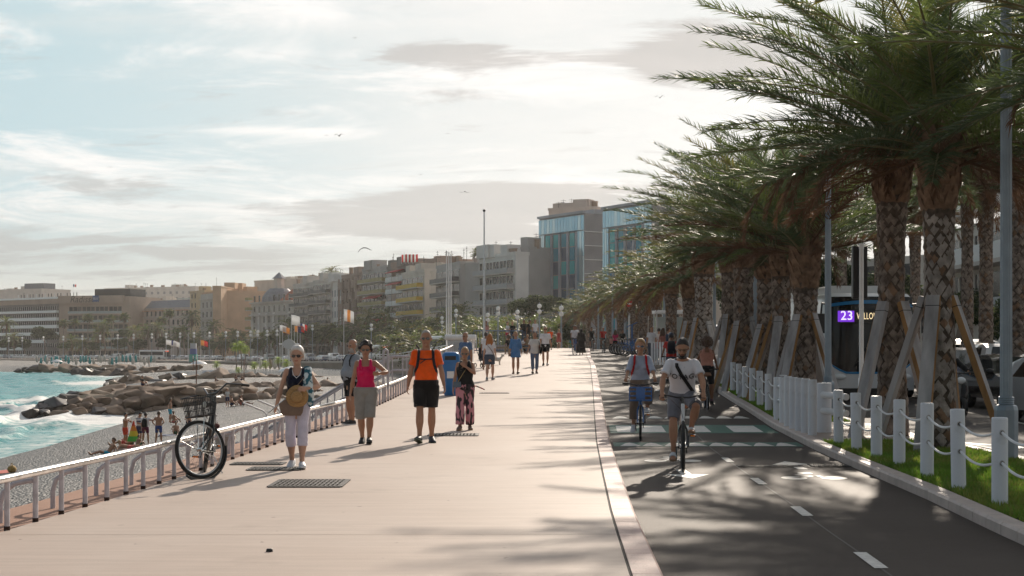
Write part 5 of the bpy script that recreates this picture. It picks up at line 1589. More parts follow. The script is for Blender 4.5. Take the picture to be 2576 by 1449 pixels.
held('crossbody_bag', 'small quilted blue-grey bag slung across the woman in black', 'bag', k, [('bag', MB().box(k.at(.06, -.16, .15), (.17, .07, .12), None, 0, (.9, .8)), mat('quilt_blue', (.10, .15, .20), .4, bump=.6, bscale=26)), ('chain', MB().tube([k.at(.12, -.14, .16), k.at(.30, -.03, .16), k.at(.46, .08, .10), k.at(.53, .11, .0), k.at(.4, .1, -.12)], .007, 6), mat('brass_chain', (.5, .36, .15), .35, metal=.9))])
held('waist_scarf', 'pink and orange scarf end blowing out from the black-topped woman\'s waist', 'scarf', k, [('cloth', MB().tube([k.at(.03, .12, .05), k.at(.02, .24, .02), k.at(-.03, .36, .0), k.at(-.06, .42, .0)], [.03, .045, .05, .04], 10, flat=.3), mat('scarf_pink', (.55, .12, .08), .8, col2=(.03, .02, .02), scale=18, ramp=(.5, .56)))])
# 6 man in the blue shirt behind
p = Vector((ray_x(1172, 45), 45, zg(45)))
k = person('older man in blue short-sleeved shirt half hidden behind the woman in black', p, rad(-35), 1.78, 'm', fat=1.08, belly=.05, pose=dict(head=(-10, 0, 0)), skin='tan', top=dict(m=C_('blue_shirt', (.10, .17, .30)), sleeve='short', ease=.026, hem=-.08, name='shirt'), bottom=dict(kind='trousers', len=1.95, m=C_('khaki', (.28, .22, .15)), ease=.02), shoes=dict(m=mat('brown_shoe', (.06, .035, .02), .5)), hair=('bald', 'white'), glasses='clear', vox=.012)
# middle distance
def mid(label, u, v, rz, H, sex, vox=.014, **kw):
 return person(label, G(u, v), rad(rz), H, sex, vox=vox, **kw)
step = lambda a=.14: dict(hip=(0, 0, .915), ank=[(-.085, -a, .10), (.085, a * .8, .10)], toe=[(-8, 10), (8, -18)], wr=[(-.26, .06, .84), (.26, -.10, .85)])
step2 = lambda a=.14: dict(hip=(0, 0, .915), ank=[(-.085, a * .8, .10), (.085, -a, .10)], toe=[(-8, -18), (8, 10)], wr=[(-.26, -.10, .85), (.26, .06, .84)])
k = mid('woman with long ginger hair in white t-shirt and denim shorts walking away', 1232, 957, 172, 1.66, 'f', pose=step(.16), skin='pale', top=dict(m=C_('white_tee', (.66, .66, .70)), sleeve='short', ease=.02, hem=-.05, name='shirt'), bottom=dict(kind='shorts', len=.72, m=C_('denim', (.06, .08, .12)), ease=.03), shoes=dict(m=mat('grey_shoe', (.15, .16, .18), .6), sole=M_WPAINT), hair=('long', 'ginger'))
held('shoulder_strap', 'thin brown strap across the back of the ginger-haired woman', 'strap', k, [('strap', MB().tube([k.at(.5, .12, .04), k.at(.46, .10, -.115), k.at(.2, -.10, -.125), k.at(.02, -.19, -.03)], .012, 6, flat=.5), bg)])
k = mid('blonde woman in a short blue dress walking toward the camera', 1297, 941, 3, 1.68, 'f', pose=step2(.12), skin='tan', bottom=dict(kind='dress', len=.55, m=C_('blue_dress', (.08, .20, .42)), ease=.026, flare=1.12, sleeve='three', name='dress'), shoes=dict(m=mat('tan_shoe', (.2, .1, .06), .6)), hair=('fringe', 'blond'))
held('small_bag', 'small brown bag hanging at the hip of the woman in the blue dress', 'bag', k, [('bag', MB().box(k.at(-.12, -.22, .05), (.17, .08, .13), None, 0, (.85, .7)), bg), ('strap', MB().tube([k.at(-.05, -.22, .05), k.at(.2, -.19, .08), k.at(.5, -.13, .02)], .008, 6), bg)])
k = mid('woman in white v-neck top and blue jeans with black bag on her shoulder', 1345, 940, 2, 1.66, 'f', fat=1.05, pose=dict(step(.12), wr=[(-.33, -.08, .84), (.24, -.02, .88)]), skin='tan', top=dict(m=C_('offwhite_top', (.60, .58, .56)), sleeve='short', ease=.03, hem=-.07, name='top'), bottom=dict(kind='jeans', len=1.8, m=C_('jeans_blue', (.11, .15, .24)), ease=.012), shoes=dict(m=mat('flat_shoe', (.1, .06, .05), .6)), hair=('pony', 'brown'))
held('shoulder_bag', 'large black bag on the shoulder of the woman in jeans', 'bag', k, [('bag', MB().loft([[k.at(t, .235 + x, y) for x, y in ((-.04, -.17), (.06, -.17), (.06, .15), (-.04, .15))] for t in (-.06, .0, .16, .24)]), C_('bag_black', (.014, .013, .013))), ('strap', MB().tube([k.at(.22, .23, .13), k.at(.5, .16, .04), k.at(.5, .16, -.05), k.at(.22, .23, -.14)], .016, 6), C_('bag_black', (0, 0, 0)))])
mid('lean man in white t-shirt and short black running shorts', 1372, 920, 0, 1.80, 'm', pose=step2(.10), skin='tan', top=dict(m=C_('white_tee', (0, 0, 0)), sleeve='short', ease=.024, hem=-.08, name='shirt'), bottom=dict(kind='shorts', len=.66, m=C_('black_shorts', (0, 0, 0)), ease=.03), shoes=dict(m=MATS['black_trainer'], sole=M_WPAINT), hair=('bald', 'grey'), glasses='dark', limbs=.92)
# seated and standing group on the left by the blue rail
SITW = dict(hip=(0, .15, .46), lean=12, ank=[(-.10, -.30, .085), (.10, -.26, .085)], wr=[(-.16, -.22, .62), (.16, -.22, .62)])
def slab(label, u, v, n):
 p = G(u, v); t = thing('bench', label, 'bench', p, 0)
 MB().box((0, .2, .40), (n, .45, .08)).build('seat', mat('bench_wood', (.25, .17, .1), .7, var=.2), t, bevel=.01, smooth=False)
 for s in (-1, 1): MB().box((s * (n / 2 - .15), .2, .18), (.1, .4, .36)).build('leg', M_CONC, t, smooth=False)
slab('low wooden bench with seated people beside the blue guard rail', 1300, 890, 3.6)
mid('man in a hat and grey shirt sitting on the bench edge, seen from the side', 1226, 905, 60, 1.74, 'm', pose=dict(SITW, lean=38, head=(0, -30, 0)), skin='tan', top=dict(m=C_('grey_tee', (0, 0, 0)), sleeve='short', name='shirt'), bottom=dict(kind='trousers', len=1.4, m=C_('khaki', (0, 0, 0))), shoes=dict(m=MATS['brown_shoe']), hair=('short', 'grey'))
mid('woman with a big curly hairdo sitting at the left end of the bench', 1279, 891, -20, 1.66, 'f', pose=SITW, skin='brown', top=dict(m=C_('black_top', (0, 0, 0)), sleeve='short', name='top'), bottom=dict(kind='trousers', len=1.8, m=C_('khaki', (0, 0, 0))), hair=('afro', 'brown'))
mid('person in white shirt bending forward on the bench', 1312, 889, 60, 1.70, 'm', pose=dict(SITW, lean=45), skin='brown', top=dict(m=C_('white_tee', (0, 0, 0)), sleeve='short', name='shirt'), bottom=dict(kind='trousers', len=1.9, m=C_('black_shorts', (0, 0, 0))), hair=('short', 'black'))
mid('man in a pale cap sitting at the right end of the bench', 1327, 889, 10, 1.74, 'm', pose=SITW, skin='tan', top=dict(m=C_('khaki', (0, 0, 0)), sleeve='short', name='shirt'), bottom=dict(kind='trousers', len=1.9, m=C_('denim', (0, 0, 0))), hair=('short', 'blond'))
def far_on(label, u, d, top_v, rz, H, sex, zoff=None, **kw):
 """standing with the head top at top_v"""
 z = zat(top_v, d) - H * .985
 return person(label, (ray_x(u, d), d, z if zoff is None else zoff), rad(rz), H, sex, vox=.02, **kw)
t = thing('low_platform', 'low concrete step behind the bench where four people stand', 'platform', (ray_x(1305, 99), 99.5, zg(99)))
MB().box((0, .3, .17), (4.2, 1.6, .66)).build('block', M_CONC, t, bevel=.02, smooth=False)
def stander(label, u, rz, H, sex, **kw): return person(label, (ray_x(u, 99.3), 99.3, zg(99) + .5), rad(rz), H, sex, vox=.018, **kw)
stander('woman in white top and red skirt looking at a phone on the step', 1276, 60, 1.66, 'f', pose=dict(wr=[(-.12, -.3, 1.1), (.12, -.3, 1.1)]), skin='pale', top=dict(m=C_('white_tee', (0, 0, 0)), sleeve='short', name='top'), bottom=dict(kind='skirt', len=.45, m=C_('coral', (.6, .06, .05))), hair=('bun', 'brown'))
stander('woman with fair hair half hidden on the step beside the phone user', 1289, 10, 1.66, 'f', skin='pale', top=dict(m=C_('black_top', (0, 0, 0)), sleeve='short', name='top'), bottom=dict(kind='trousers', len=1.9, m=C_('denim', (0, 0, 0))), hair=('short', 'blond'))
stander('man in black t-shirt facing the camera on the step', 1318, 0, 1.80, 'm', skin='brown', top=dict(m=C_('black_tee', (.016, .016, .017)), sleeve='short', name='shirt'), bottom=dict(kind='trousers', len=1.9, m=C_('denim', (0, 0, 0))), hair=('short', 'black'))
stander('broad man in black t-shirt looking down on the step', 1328, 60, 1.80, 'm', fat=1.15, pose=dict(lean=10, head=(0, -25, 0)), skin='brown', top=dict(m=C_('black_tee', (0, 0, 0)), sleeve='short', name='shirt'), bottom=dict(kind='trousers', len=1.9, m=C_('black_shorts', (0, 0, 0))), hair=('short', 'brown'))
stander('slim man in white t-shirt at the right end of the step', 1346, 30, 1.82, 'm', skin='tan', top=dict(m=C_('white_tee', (0, 0, 0)), sleeve='short', name='shirt'), bottom=dict(kind='shorts', len=.9, m=C_('denim', (0, 0, 0))), hair=('crop', 'brown'))
stander('woman in pink vest standing against the tall bare pole', 1223, 20, 1.70, 'f', skin='brown', top=dict(m=C_('pale_pink', (.5, .25, .22)), sleeve='none', name='top'), bottom=dict(kind='trousers', len=1.9, m=C_('denim', (0, 0, 0))), hair=('short', 'black'))
mid('child in white t-shirt walking behind the ginger-haired woman', 1222, 930, 160, 1.60, 'm', pose=step(), skin='brown', top=dict(m=C_('white_tee', (0, 0, 0)), sleeve='short', name='shirt'), bottom=dict(kind='shorts', len=.9, m=C_('denim', (0, 0, 0))), hair=('short', 'black'))
# beyond the crest
k = mid('woman in a long black robe and veil walking away near the kerb', 1462, 893, 175, 1.66, 'f', pose=step(.05), skin='tan', bottom=dict(kind='dress', len=1.9, m=C_('black_robe', (.017, .015, .016)), ease=.05, flare=1.25, sleeve='long', name='robe'))
c = MB(); c.loft(head_rings(k, 1.1, 18, .02)); c.tube([k.H(0, -.02, .02), k.at(.45, 0, -.02)], [.085, .19], 16); k.child('veil', c, C_('black_robe', (0, 0, 0)), .018)
mid('jogger in bright orange t-shirt running away', 1384, 880, 178, 1.70, 'm', pose=step(.2), skin='tan', top=dict(m=C_('orange_tee', (0, 0, 0)), sleeve='short', name='shirt'), bottom=dict(kind='shorts', len=.8, m=C_('black_shorts', (0, 0, 0))), shoes=dict(m=MATS['black_trainer']), hair=('crop', 'brown'), vox=.02)
mid('woman in a rust red summer dress with hair tied up', 1406, 877, 175, 1.66, 'f', pose=step(.08), skin='pale', bottom=dict(kind='dress', len=.8, m=C_('rust_dress', (.36, .07, .06)), flare=1.3, sleeve='none', name='dress'), hair=('bun', 'blond'), vox=.02)
for lb, u, d, H, sex, col, kind, rz, hr in [
 ('woman with pink backpack walking away beside the far cyclists', 1548, 100, 1.68, 'f', 'pack_pink', 'trousers', 175, ('long', 'brown')),
 ('small child in pale pink walking next to the woman with pink backpack', 1538, 103, 1.2, 'f', 'pale_pink', 'trousers', 170, ('short', 'black')),
 ('man in dark clothes sitting behind the parked hire bicycles', 1566, 106, 1.7, 'm', 'black_tee', 'trousers', 20, ('short', 'black'))]:
 person(lb, (ray_x(u, d), d, zg(d) - (.10 if H > 1.3 else .1)), rad(rz), H, sex, vox=.02, pose=step(.06), skin='brown', top=dict(m=C_(col, (.45, .02, .10)), sleeve='short', name='top'), bottom=dict(kind=kind, len=1.9, m=C_('black_shorts', (0, 0, 0))), hair=hr)
# people waiting behind the white slatted fence
for lb, u, d, H, sex, col, colv, rz, hr in [
 ('man in white t-shirt with shoulder strap, leftmost of the waiting group', 1639, 70, 1.80, 'm', 'white_tee', (0, 0, 0), 10, ('short', 'brown')),
 ('woman in white with a red bag in the waiting group', 1657, 71, 1.70, 'f', 'offwhite_top', (0, 0, 0), 150, ('short', 'black')),
 ('woman with long brown hair in the waiting group', 1668, 70, 1.70, 'f', 'pink_brown', (.35, .15, .12), 150, ('long', 'brown')),
 ('man in dark blue shirt, rightmost of the waiting group', 1680, 69, 1.72, 'm', 'dark_blue', (.03, .05, .09), 100, ('short', 'brown'))]:
 k = person(lb, (ray_x(u, d), d, zg(d) + .02), rad(rz), H, sex, vox=.016, skin='tan', top=dict(m=C_(col, colv), sleeve='short', name='shirt'), bottom=dict(kind='trousers', len=1.9, m=C_('denim', (0, 0, 0))), hair=hr)
 if 'red bag' in lb:
  held('tote_bag', 'red tote bag with white lettering held in the waiting group', 'bag', k, [('bag', MB().box(k.at(-.08, -.05, -.25), (.36, .1, .3)), mat('tote_red', (.42, .01, .02), .7)), ('strap', MB().tube([k.at(.06, -.12, -.25), k.at(.25, -.05, -.24), k.at(.06, .05, -.25)], .012, 6), mat('tote_red', (0, 0, 0)))])
for i, (u, d) in enumerate([(1688, 73), (1697, 75)]):
 person(['woman', 'man'][i] + ' sitting inside the glazed bus shelter', (ray_x(u, d), d, zg(d) + .02), rad(100), 1.7, 'mf'[1 - i], vox=.02, pose=SITW, skin='tan', top=dict(m=C_(['pale_pink', 'grey_tee'][i], (0, 0, 0)), sleeve='short', name='shirt'), bottom=dict(kind='trousers', len=1.9, m=C_('denim', (0, 0, 0))), hair=('short', 'brown'))
# little dog and pushchair by the left edge
p = G(1224, 918)
t = thing('dog', 'small white dog standing by the pushchair', 'dog', p + V3(.45, 0, 0), rad(70))
dm = MB()
dm.tube([(0, -.22, .27), (0, -.1, .26), (0, .1, .27), (0, .2, .29)], [.07, .10, .085, .06], 10)
dm.tube([(0, -.2, .3), (0, -.28, .38), (0, -.30, .42)], [.06, .05, .05], 8).ell((0, -.31, .44), (.055, .065, .055)).tube([(0, -.34, .43), (0, -.41, .41)], [.035, .022], 8)
for s in (-1, 1):
 dm.tube([(s * .05, -.17, .25), (s * .05, -.16, .13), (s * .05, -.17, .02), (s * .05, -.2, .01)], [.035, .022, .02, .02], 7)
 dm.tube([(s * .05, .16, .27), (s * .05, .11, .17), (s * .05, .19, .10), (s * .05, .17, .02)], [.05, .03, .02, .02], 7)
 dm.tube([(s * .04, -.29, .48), (s * .06, -.28, .53)], [.025, .008], 6)
dm.tube([(0, .2, .3), (0, .27, .38), (0, .26, .46)], [.022, .018, .008], 6)
dg = remesh(dm, .012); dg.materials.append(mat('dog_fur', (.6, .57, .52), .8, var=.1, bump=.4, bscale=40)); dg.name = 'body'
link('body', dg, t)
t = thing('pushchair', 'dark folded pushchair on the promenade beside the small white dog', 'pushchair', G(1208, 925) + V3(.1, 0, 0), rad(30))
MB().tube([(-.2, -.3, .12), (-.2, .3, .95), (.2, .3, .95), (.2, -.3, .12)], .016, 8).build('frame', M_BLACK, t)
MB().loft([[Vector((x, y, z)) for x, z in ((-.19, .3), (.19, .3), (.19, .42), (-.19, .42))] for y in (-.35, -.05)] ).loft([[Vector((x, y, z)) for x, y in ((-.19, -.1), (.19, -.1), (.19, .02), (-.19, .02))] for z in (.36, .86)]).build('seat', C_('pack_dark', (0, 0, 0)), t)
for x in (-.22, .22):
 for y in (-.3, .25): MB().ring((x, y, .11), (1, 0, 0), .09, .02, 16, 6).build('wheel', M_BLACK, t)
# ------------------------------------------------------------------ bicycles
M_TYRE = mat('tyre_rubber', (.014, .014, .014), .75)
M_RIM = mat('rim_alloy', (.45, .45, .46), .3, metal=.9)
M_SPOKE = mat('spoke_steel', (.12, .12, .12), .35, metal=.9)
M_CHROME = mat('chrome', (.7, .7, .7), .12, metal=1.)
M_BIKEB = mat('bike_black', (.012, .012, .013), .3, coat=.5)
M_SADDLE = mat('saddle_black', (.014, .013, .013), .6)
M_AMBER = mat('amber_reflector', (.85, .22, .01), .25)
def wheel_parts(root, y, R, steer=None, spokes=28, rimm=None, fender=None):
 """wheel in the y-z plane; steer: function applied to mesh builders"""
 f = steer or (lambda b: b)
 a = (1, 0, 0)
 w = f(MB().ring((0, y, R), a, R - .02, .023, 48, 8)).build('wheel', M_TYRE, root)
 f(MB().ring((0, y, R), a, R - .045, .011, 40, 6)).build('rim', rimm or M_RIM, w)
 sp = MB()
 for i in range(spokes):
  t = 2 * math.pi * i / spokes
  s = .028 if i % 2 else -.028
  e = Vector((0, y + math.cos(t) * (R - .05), R + math.sin(t) * (R - .05)))
  t2 = t + (.35 if i % 4 < 2 else -.35)
  sp.tube([(s, y + math.cos(t2) * .025, R + math.sin(t2) * .025), e], .0016, 4)
 f(sp).build('spokes', M_SPOKE, w)
 f(MB().tube([(-.05, y, R), (.05, y, R)], .022, 10)).build('hub', M_CHROME, w)
 if fender:
  f(MB().ring((0, y, R), a, R + .022, .018, 30, 6, 0, *fender)).build('mudguard', M_BIKEB, root)
def bicycle(label, loc, rz, col, R=.34, steer=0., lean=0., basket=None, flat_bar=True, lamp=True, step=False, detail=True, rack=False, kick=False, group=None, fork=None, crank=60., front_col=None, guards=True):
 """local frame: the bicycle faces -Y"""
 t = thing('bicycle', label, 'bicycle', loc, 0, group)
 t.rotation_euler = (0, rad(lean), rz); t.rotation_mode = 'XYZ'
 hd0, hd1 = Vector((0, -.395, .56)), Vector((0, -.30, .92))
 ax = (hd1 - hd0).normalized()
 Rm = Matrix.Translation(hd0) @ Matrix.Rotation(rad(steer), 4, ax) @ Matrix.Translation(-hd0)
 st = lambda b: b.xform(Rm)
 yf, yr = -.58, .50
 wheel_parts(t, yr, R, None, 28 if detail else 14, fender=(.6, 3.6) if guards else None)
 wheel_parts(t, yf, R, st, 28 if detail else 14, fender=(.9, 3.2) if guards else None)
 bb = Vector((0, .06, .29)); seat = Vector((0, .24, .80))
 fr = MB()
 top = hd1 - ax * .06; bot = hd0 + ax * .10
 if step:
  fr.tube([bot + ax * .1, Vector((0, -.12, .52)), Vector((0, .03, .42)), seat * .5 + bb * .5], .019, 10).tube([bot, Vector((0, -.15, .40)), bb], .022, 10)
 else:
  fr.tube([top, seat - V3(0, 0, .04)], .017, 10).tube([bot, bb], .02, 10)
 fr.tube([bb, seat], .018, 10)
 for s in (-1, 1):
  fr.tube([(s * .02, .07, .29), (s * .055, yr, R)], .010, 8).tube([(s * .018, .23, .76), (s * .055, yr, R)], .009, 8)
 fr.tube([hd0 + ax * .08, hd1], .026, 12)
 fr.build('frame', col, t)
 fk = MB()
 for s in (-1, 1): fk.tube([hd0 + ax * .08 + V3(s * .02, 0, 0), hd0 + V3(s * .055, 0, 0), (s * .055, -.43, .5), (s * .055, yf, R)], [.014, .015, .014, .009], 8)
 st(fk).build('fork', fork or col, t)
 hb = Vector((0, -.29, 1.00))
 b = MB().tube([hd1, hb], .016, 10)
 if flat_bar: pts = [(-.33, -.22, 1.03), (-.2, -.25, 1.035), (-.08, -.30, 1.01), (.08, -.30, 1.01), (.2, -.25, 1.035), (.33, -.22, 1.03)]
 else: pts = [(-.29, .02, 1.08), (-.29, -.12, 1.10), (-.24, -.27, 1.12), (-.10, -.32, 1.03), (.10, -.32, 1.03), (.24, -.27, 1.12), (.29, -.12, 1.10), (.29, .02, 1.08)]
 b.tube(pts, .0125, 8)
 hbo = st(b).build('handlebar', M_BIKEB, t)
 for s in (-1, 1):
  q = [Vector(p) for p in pts]
  a, c = (q[0], q[1]) if s < 0 else (q[-1], q[-2])
  st(MB().tube([a, a.lerp(c, .75)], .018, 10)).build('grip', M_SADDLE, hbo)
  m = a.lerp(c, .9)
  st(MB().tube([m + V3(0, -.03, -.01), m + V3(s * .0, -.07, -.02), a + V3(-s * .02, -.075, -.03)], .006, 6)).build('brake_lever', M_BIKEB, hbo)
 cab = MB()
 cab.tube([(-.2, -.30, 1.01), (-.16, -.42, .98), (-.03, -.44, .85), (0, -.43, .72)], .004, 5).tube([(.2, -.30, 1.01), (.17, -.43, .97), (.05, -.45, .86), (.02, -.40, .70)], .004, 5)
 st(cab).build('cable', M_BIKEB, t)
 MB().tube([seat - V3(0, 0, .05), seat + V3(0, .03, .12)], .0135, 8).build('seat_post', M_CHROME, t)
 sd = MB().loft([[Vector((w * math.cos(a), y, .955 + dz + .028 * math.sin(a))) for a in [2 * math.pi * i / 14 for i in range(14)]] for y, w, dz in ((.13, .02, .0), (.17, .032, .004), (.25, .045, .004), (.33, .085, .008), (.39, .09, .016), (.41, .05, .018))])
 sd.build('saddle', M_SADDLE, t)
 c0 = math.radians(crank)
 ck = MB().tube([(-.07, .06, .29), (.07, .06, .29)], .02, 10).ring((.055, .06, .29), (1, 0, 0), .085, .008, 28, 6)
 ped = []
 for s, ph in ((-1, 0), (1, math.pi)):
  e = Vector((s * .085, .06 - .17 * math.sin(c0 + ph), .29 + .17 * math.cos(c0 + ph)))
  ck.tube([(s * .085, .06, .29), e], .011, 8); ped.append(e + V3(s * .06, 0, 0))
 cko = ck.build('crank', M_BIKEB, t)
 for e in ped:
  pm = MB().box(e, (.09, .085, .022)).build('pedal', M_BIKEB, t, bevel=.004, smooth=False)
  MB().box(e + V3(0, -.046, 0), (.06, .008, .02)).build('reflector', M_AMBER, pm, smooth=False)
 MB().tube([(.055, .06, .375), (.055, yr, R + .045)], .005, 5).tube([(.055, .06, .205), (.055, yr, R - .04)], .005, 5).build('chain', M_SPOKE, t)
 if lamp:
  lb = st(MB().tube([(0, -.36, .90), (0, -.45, .90)], [.03, .045], 14)).build('lamp', M_BIKEB, t)
  st(MB().tube([(0, -.452, .90), (0, -.46, .90)], [.042, .03], 14)).build('lens', mat('lamp_lens', (.7, .75, .7), .1), lb)
 if basket:
  bk = MB()
  x0, x1, y0, y1, z0, z1 = -.14, .14, -.66, -.40, .76, 1.0
  if basket == 'wire':
   for z, k in ((z0, .82), (z0 + .08, .88), (z0 + .16, .94), (z1, 1.)):
    cy_ = (y0 + y1) / 2
    q = [Vector((sx * .17 * k, cy_ + sy * .14 * k, z)) for sx, sy in ((-1, -1), (1, -1), (1, 1), (-1, 1))]
    bk.tube(q + [q[0]], .007 if z in (z0, z1) else .0042, 5, cap=False)
   for i in range(12):
    f = -1 + 2 * i / 11
    for sy in (-1, 1): bk.tube([(f * .17 * .82, -.53 + sy * .115, z0), (f * .17, -.53 + sy * .14, z1)], .0042, 5)
    for sx in (-1, 1): bk.tube([(sx * .14, -.53 + f * .115, z0), (sx * .17, -.53 + f * .14, z1)], .0042, 5)
    bk.tube([(f * .14, -.645, z0), (f * .14, -.415, z0)], .0042, 5)
   m = M_BIKEB
  else:
   m = basket
   for z in (.74, .82, .90, .97): 
    q = [Vector((sx * .20, -.55 + sy * .15, z)) for sx, sy in ((-1, -1), (1, -1), (1, 1), (-1, 1))]
    bk.tube(q + [q[0]], .012, 6, cap=False)
   for sx in (-1, -.33, .33, 1): bk.tube([(sx * .2, -.70, .74), (sx * .2, -.70, .97)], .011, 6)
   bk.box((0, -.705, .87), (.16, .03, .22)); bk.box((0, -.55, .735), (.38, .28, .02))
  st(bk).build('basket', m, t)
  if basket == 'wire': st(MB().tube([(-.08, -.53, .76), (-.05, yf + .01, R + .02)], .006, 5).tube([(.08, -.53, .76), (.05, yf + .01, R + .02)], .006, 5)).build('basket_stay', M_CHROME, t)
 if rack:
  rk = MB()
  for s in (-1, 1): rk.tube([(s * .06, .30, .73), (s * .06, .80, .73)], .006, 6).tube([(s * .06, .55, R), (s * .06, .72, .73)], .005, 6)
  for k in range(4): rk.tube([(-.06, .36 + k * .12, .73), (.06, .36 + k * .12, .73)], .005, 5)
  rk.build('rack', M_BIKEB, t)
 if kick: MB().tube([(.05, .18, .27), (.22, .12, .015)], .009, 6).build('kickstand', M_CHROME, t)
 return t
# the old bicycle at the railing: frame end-on, front wheel turned hard to its right
pb = bicycle('old black bicycle with wire basket parked at the railing, front wheel turned sideways', (-3.84, 17.8, .0), rad(13), M_BIKEB, R=.355, steer=-58, lean=7., basket='wire', flat_bar=False, rack=True, kick=True, step=True, crank=115)
# riders: same frame as the bicycle, facing -Y
def rider(label, u, d, rz, H, sex, up, bike_kw, knees=(.0, .0), crank=60., bent=None, off=-.12, vox=.010, **kw):
 loc = Vector((ray_x(u, d), d, zg(d) + off))
 S_ = H / 1.78
 c0 = math.radians(crank)
 ank, toe = [], []
 for s, ph in ((-1, 0), (1, math.pi)):
  e = Vector((s * .145, .06 - .17 * math.sin(c0 + ph), .29 + .17 * math.cos(c0 + ph)))
  ank.append((e + V3(-s * .02, .09, .115)) / S_)
  toe.append((s * 6, -18 if e.z < .3 else 5))
 flat = bike_kw.get('flat_bar', True)
 g = [V3(-.29, -.20, 1.075), V3(.29, -.20, 1.075)] if flat else [V3(-.285, .0, 1.12), V3(.285, .0, 1.12)]
 pose = dict(hip=tuple(V3(0, .30, 1.04) / S_), lean=up, ank=ank, toe=toe, kpole=[(-.25, -1, .3), (.25, -1, .3)], wr=[q / S_ for q in g], epole=[(-.8, .25, -.5), (.8, .25, -.5)], palm=[(.2, -.2, -1), (-.2, -.2, -1)], curl=(.9, .9), head=kw.pop('head', (0, -6, 0)))
 bicycle(bike_kw.pop('label'), loc, rz, bike_kw.pop('col'), crank=crank, **bike_kw)
 return person(label, loc, rz, H, sex, pose=pose, vox=vox, **kw)
M_BIKEW = mat('bike_white', (.62, .64, .66), .3, coat=.5)
M_BIKEBL = mat('bike_blue', (.012, .11, .36), .3, coat=.5)
tee = mat('marble_tee', (.64, .64, .68), .8, col2=(.17, .17, .21), scale=7., ramp=(.62, .70), detail=6, bump=.35, bscale=22, sheen=.25)
k = rider('young bearded man in marbled white t-shirt riding a white bicycle toward the camera', 1717, 20.15, rad(-6), 1.80, 'm', 24,
 dict(label='white city bicycle with black fork ridden by the young bearded man', col=M_BIKEW, fork=M_BIKEB, R=.35, guards=True, lamp=False), crank=165, head=(-2, -22, 0), skin='tan', fat=1.04,
 top=dict(m=tee, sleeve='short', ease=.022, hem=-.06, name='shirt'), bottom=dict(kind='shorts', len=.92, m=C_('grey_short', (.16, .17, .20)), ease=.03, name='shorts'), shoes=dict(m=mat('white_slide', (.58, .60, .63), .6), sole=mat('cork', (.25, .16, .1), .8), sandal=True), hair=('short', 'black'), beard='black', glasses='clear', vox=.008)
# lettering across the chest, lying on the cloth
tm = text_mesh('lettering', 'VOYAGE', .105, mat('print_black', (.015, .015, .02), .8), spacing=1.12, extrude=.003)
for v in tm.vertices:
 x, z = v.co.x, v.co.y
 h = .34 + z
 p_ = k.at(h, x, 0) + k.f * (.168 - 1.9 * x * x + v.co.z)
 v.co = p_ * k.S
link('lettering', tm, k.root)
held('sling_strap', 'black bag strap slung diagonally across the chest of the white-shirted cyclist', 'strap', k, [('strap', MB().tube([k.at(.5, -.06, -.12), k.at(.545, -.085, -.02), k.at(.49, -.08, .125), k.at(.34, .005, .165), k.at(.18, .10, .140), k.at(.05, .17, .08), k.at(.02, .17, -.02)], .024, 8, flat=.3), C_('pack_black', (0, 0, 0)))])
MB().box((0, -.335, .80), (.012, .012, .05)).build('emblem', mat('emblem_blue', (.02, .06, .12), .4), bpy.data.objects[k.root.name] and [o for o in COL.objects if o.get('label', '').startswith('white city bicycle')][0], smooth=False)
k = rider('woman with short fair hair and mirrored sunglasses riding a blue hire bicycle', 1611, 26.6, rad(-5), 1.72, 'f', 6,
 dict(label='blue hire bicycle with a blue plastic basket ridden by the fair-haired woman', col=M_BIKEBL, basket=M_BIKEBL, R=.33, step=True, flat_bar=True), crank=200, head=(0, -3, 0), skin='tan', fat=1.06,
 top=dict(m=C_('blue_grey_knit', (.36, .40, .50)), sleeve='three', ease=.022, hem=-.06, name='jumper'), bottom=dict(kind='trousers', len=1.72, m=C_('khaki_trouser', (.17, .13, .10)), ease=.024, cuff=1.7), shoes=dict(m=mat('white_sneaker', (.62, .62, .64), .5), sole=M_WPAINT), hair=('full', 'blond'), glasses='mirror', vox=.009)
backpack('red backpack straps worn by the woman on the blue hire bicycle', k, C_('pack_black', (0, 0, 0)), C_('strap_red', (.45, .02, .025)), size=.95)
k = rider('woman with curly dark hair in salmon top cycling away along the lawn', 1777, 36.5, rad(176), 1.68, 'f', 14,
 dict(label='dark bicycle ridden away by the curly-haired woman in salmon', col=M_BIKEB, R=.33, lamp=False), crank=190, skin='brown', fat=1.14, top=dict(m=C_('salmon', (.42, .19, .14)), sleeve='none', ease=.018, hem=-.04, strap=.05, name='top'), bottom=dict(kind='shorts', len=.95, m=C_('black_shorts', (0, 0, 0)), ease=.02), shoes=dict(m=mat('purple_shoe', (.09, .03, .05), .6)), hair=('afro', 'brown'), vox=.011)
k = rider('cyclist in red t-shirt, dark helmet and backpack riding away behind the white-shirted man', 1688, 48, rad(176), 1.72, 'm', 18,
 dict(label='bicycle of the red-shirted cyclist riding away, mostly hidden', col=M_BIKEB, lamp=False), crank=30, skin='brown', top=dict(m=C_('red_tee', (.45, .025, .02)), sleeve='short', ease=.02, hem=-.05, name='shirt'), bottom=dict(kind='shorts', len=.95, m=C_('denim', (0, 0, 0))), shoes=dict(m=MATS['black_trainer']), hair=('short', 'black'), vox=.012)
c = MB(); c.ell(k.H(0, -.01, .165), (.098, .125, .10), None, 16, 8); k.child('helmet', c, mat('helmet_navy', (.02, .03, .06), .3, coat=.5))
backpack('dark backpack on the red-shirted cyclist riding away', k, C_('pack_dark', (0, 0, 0)))
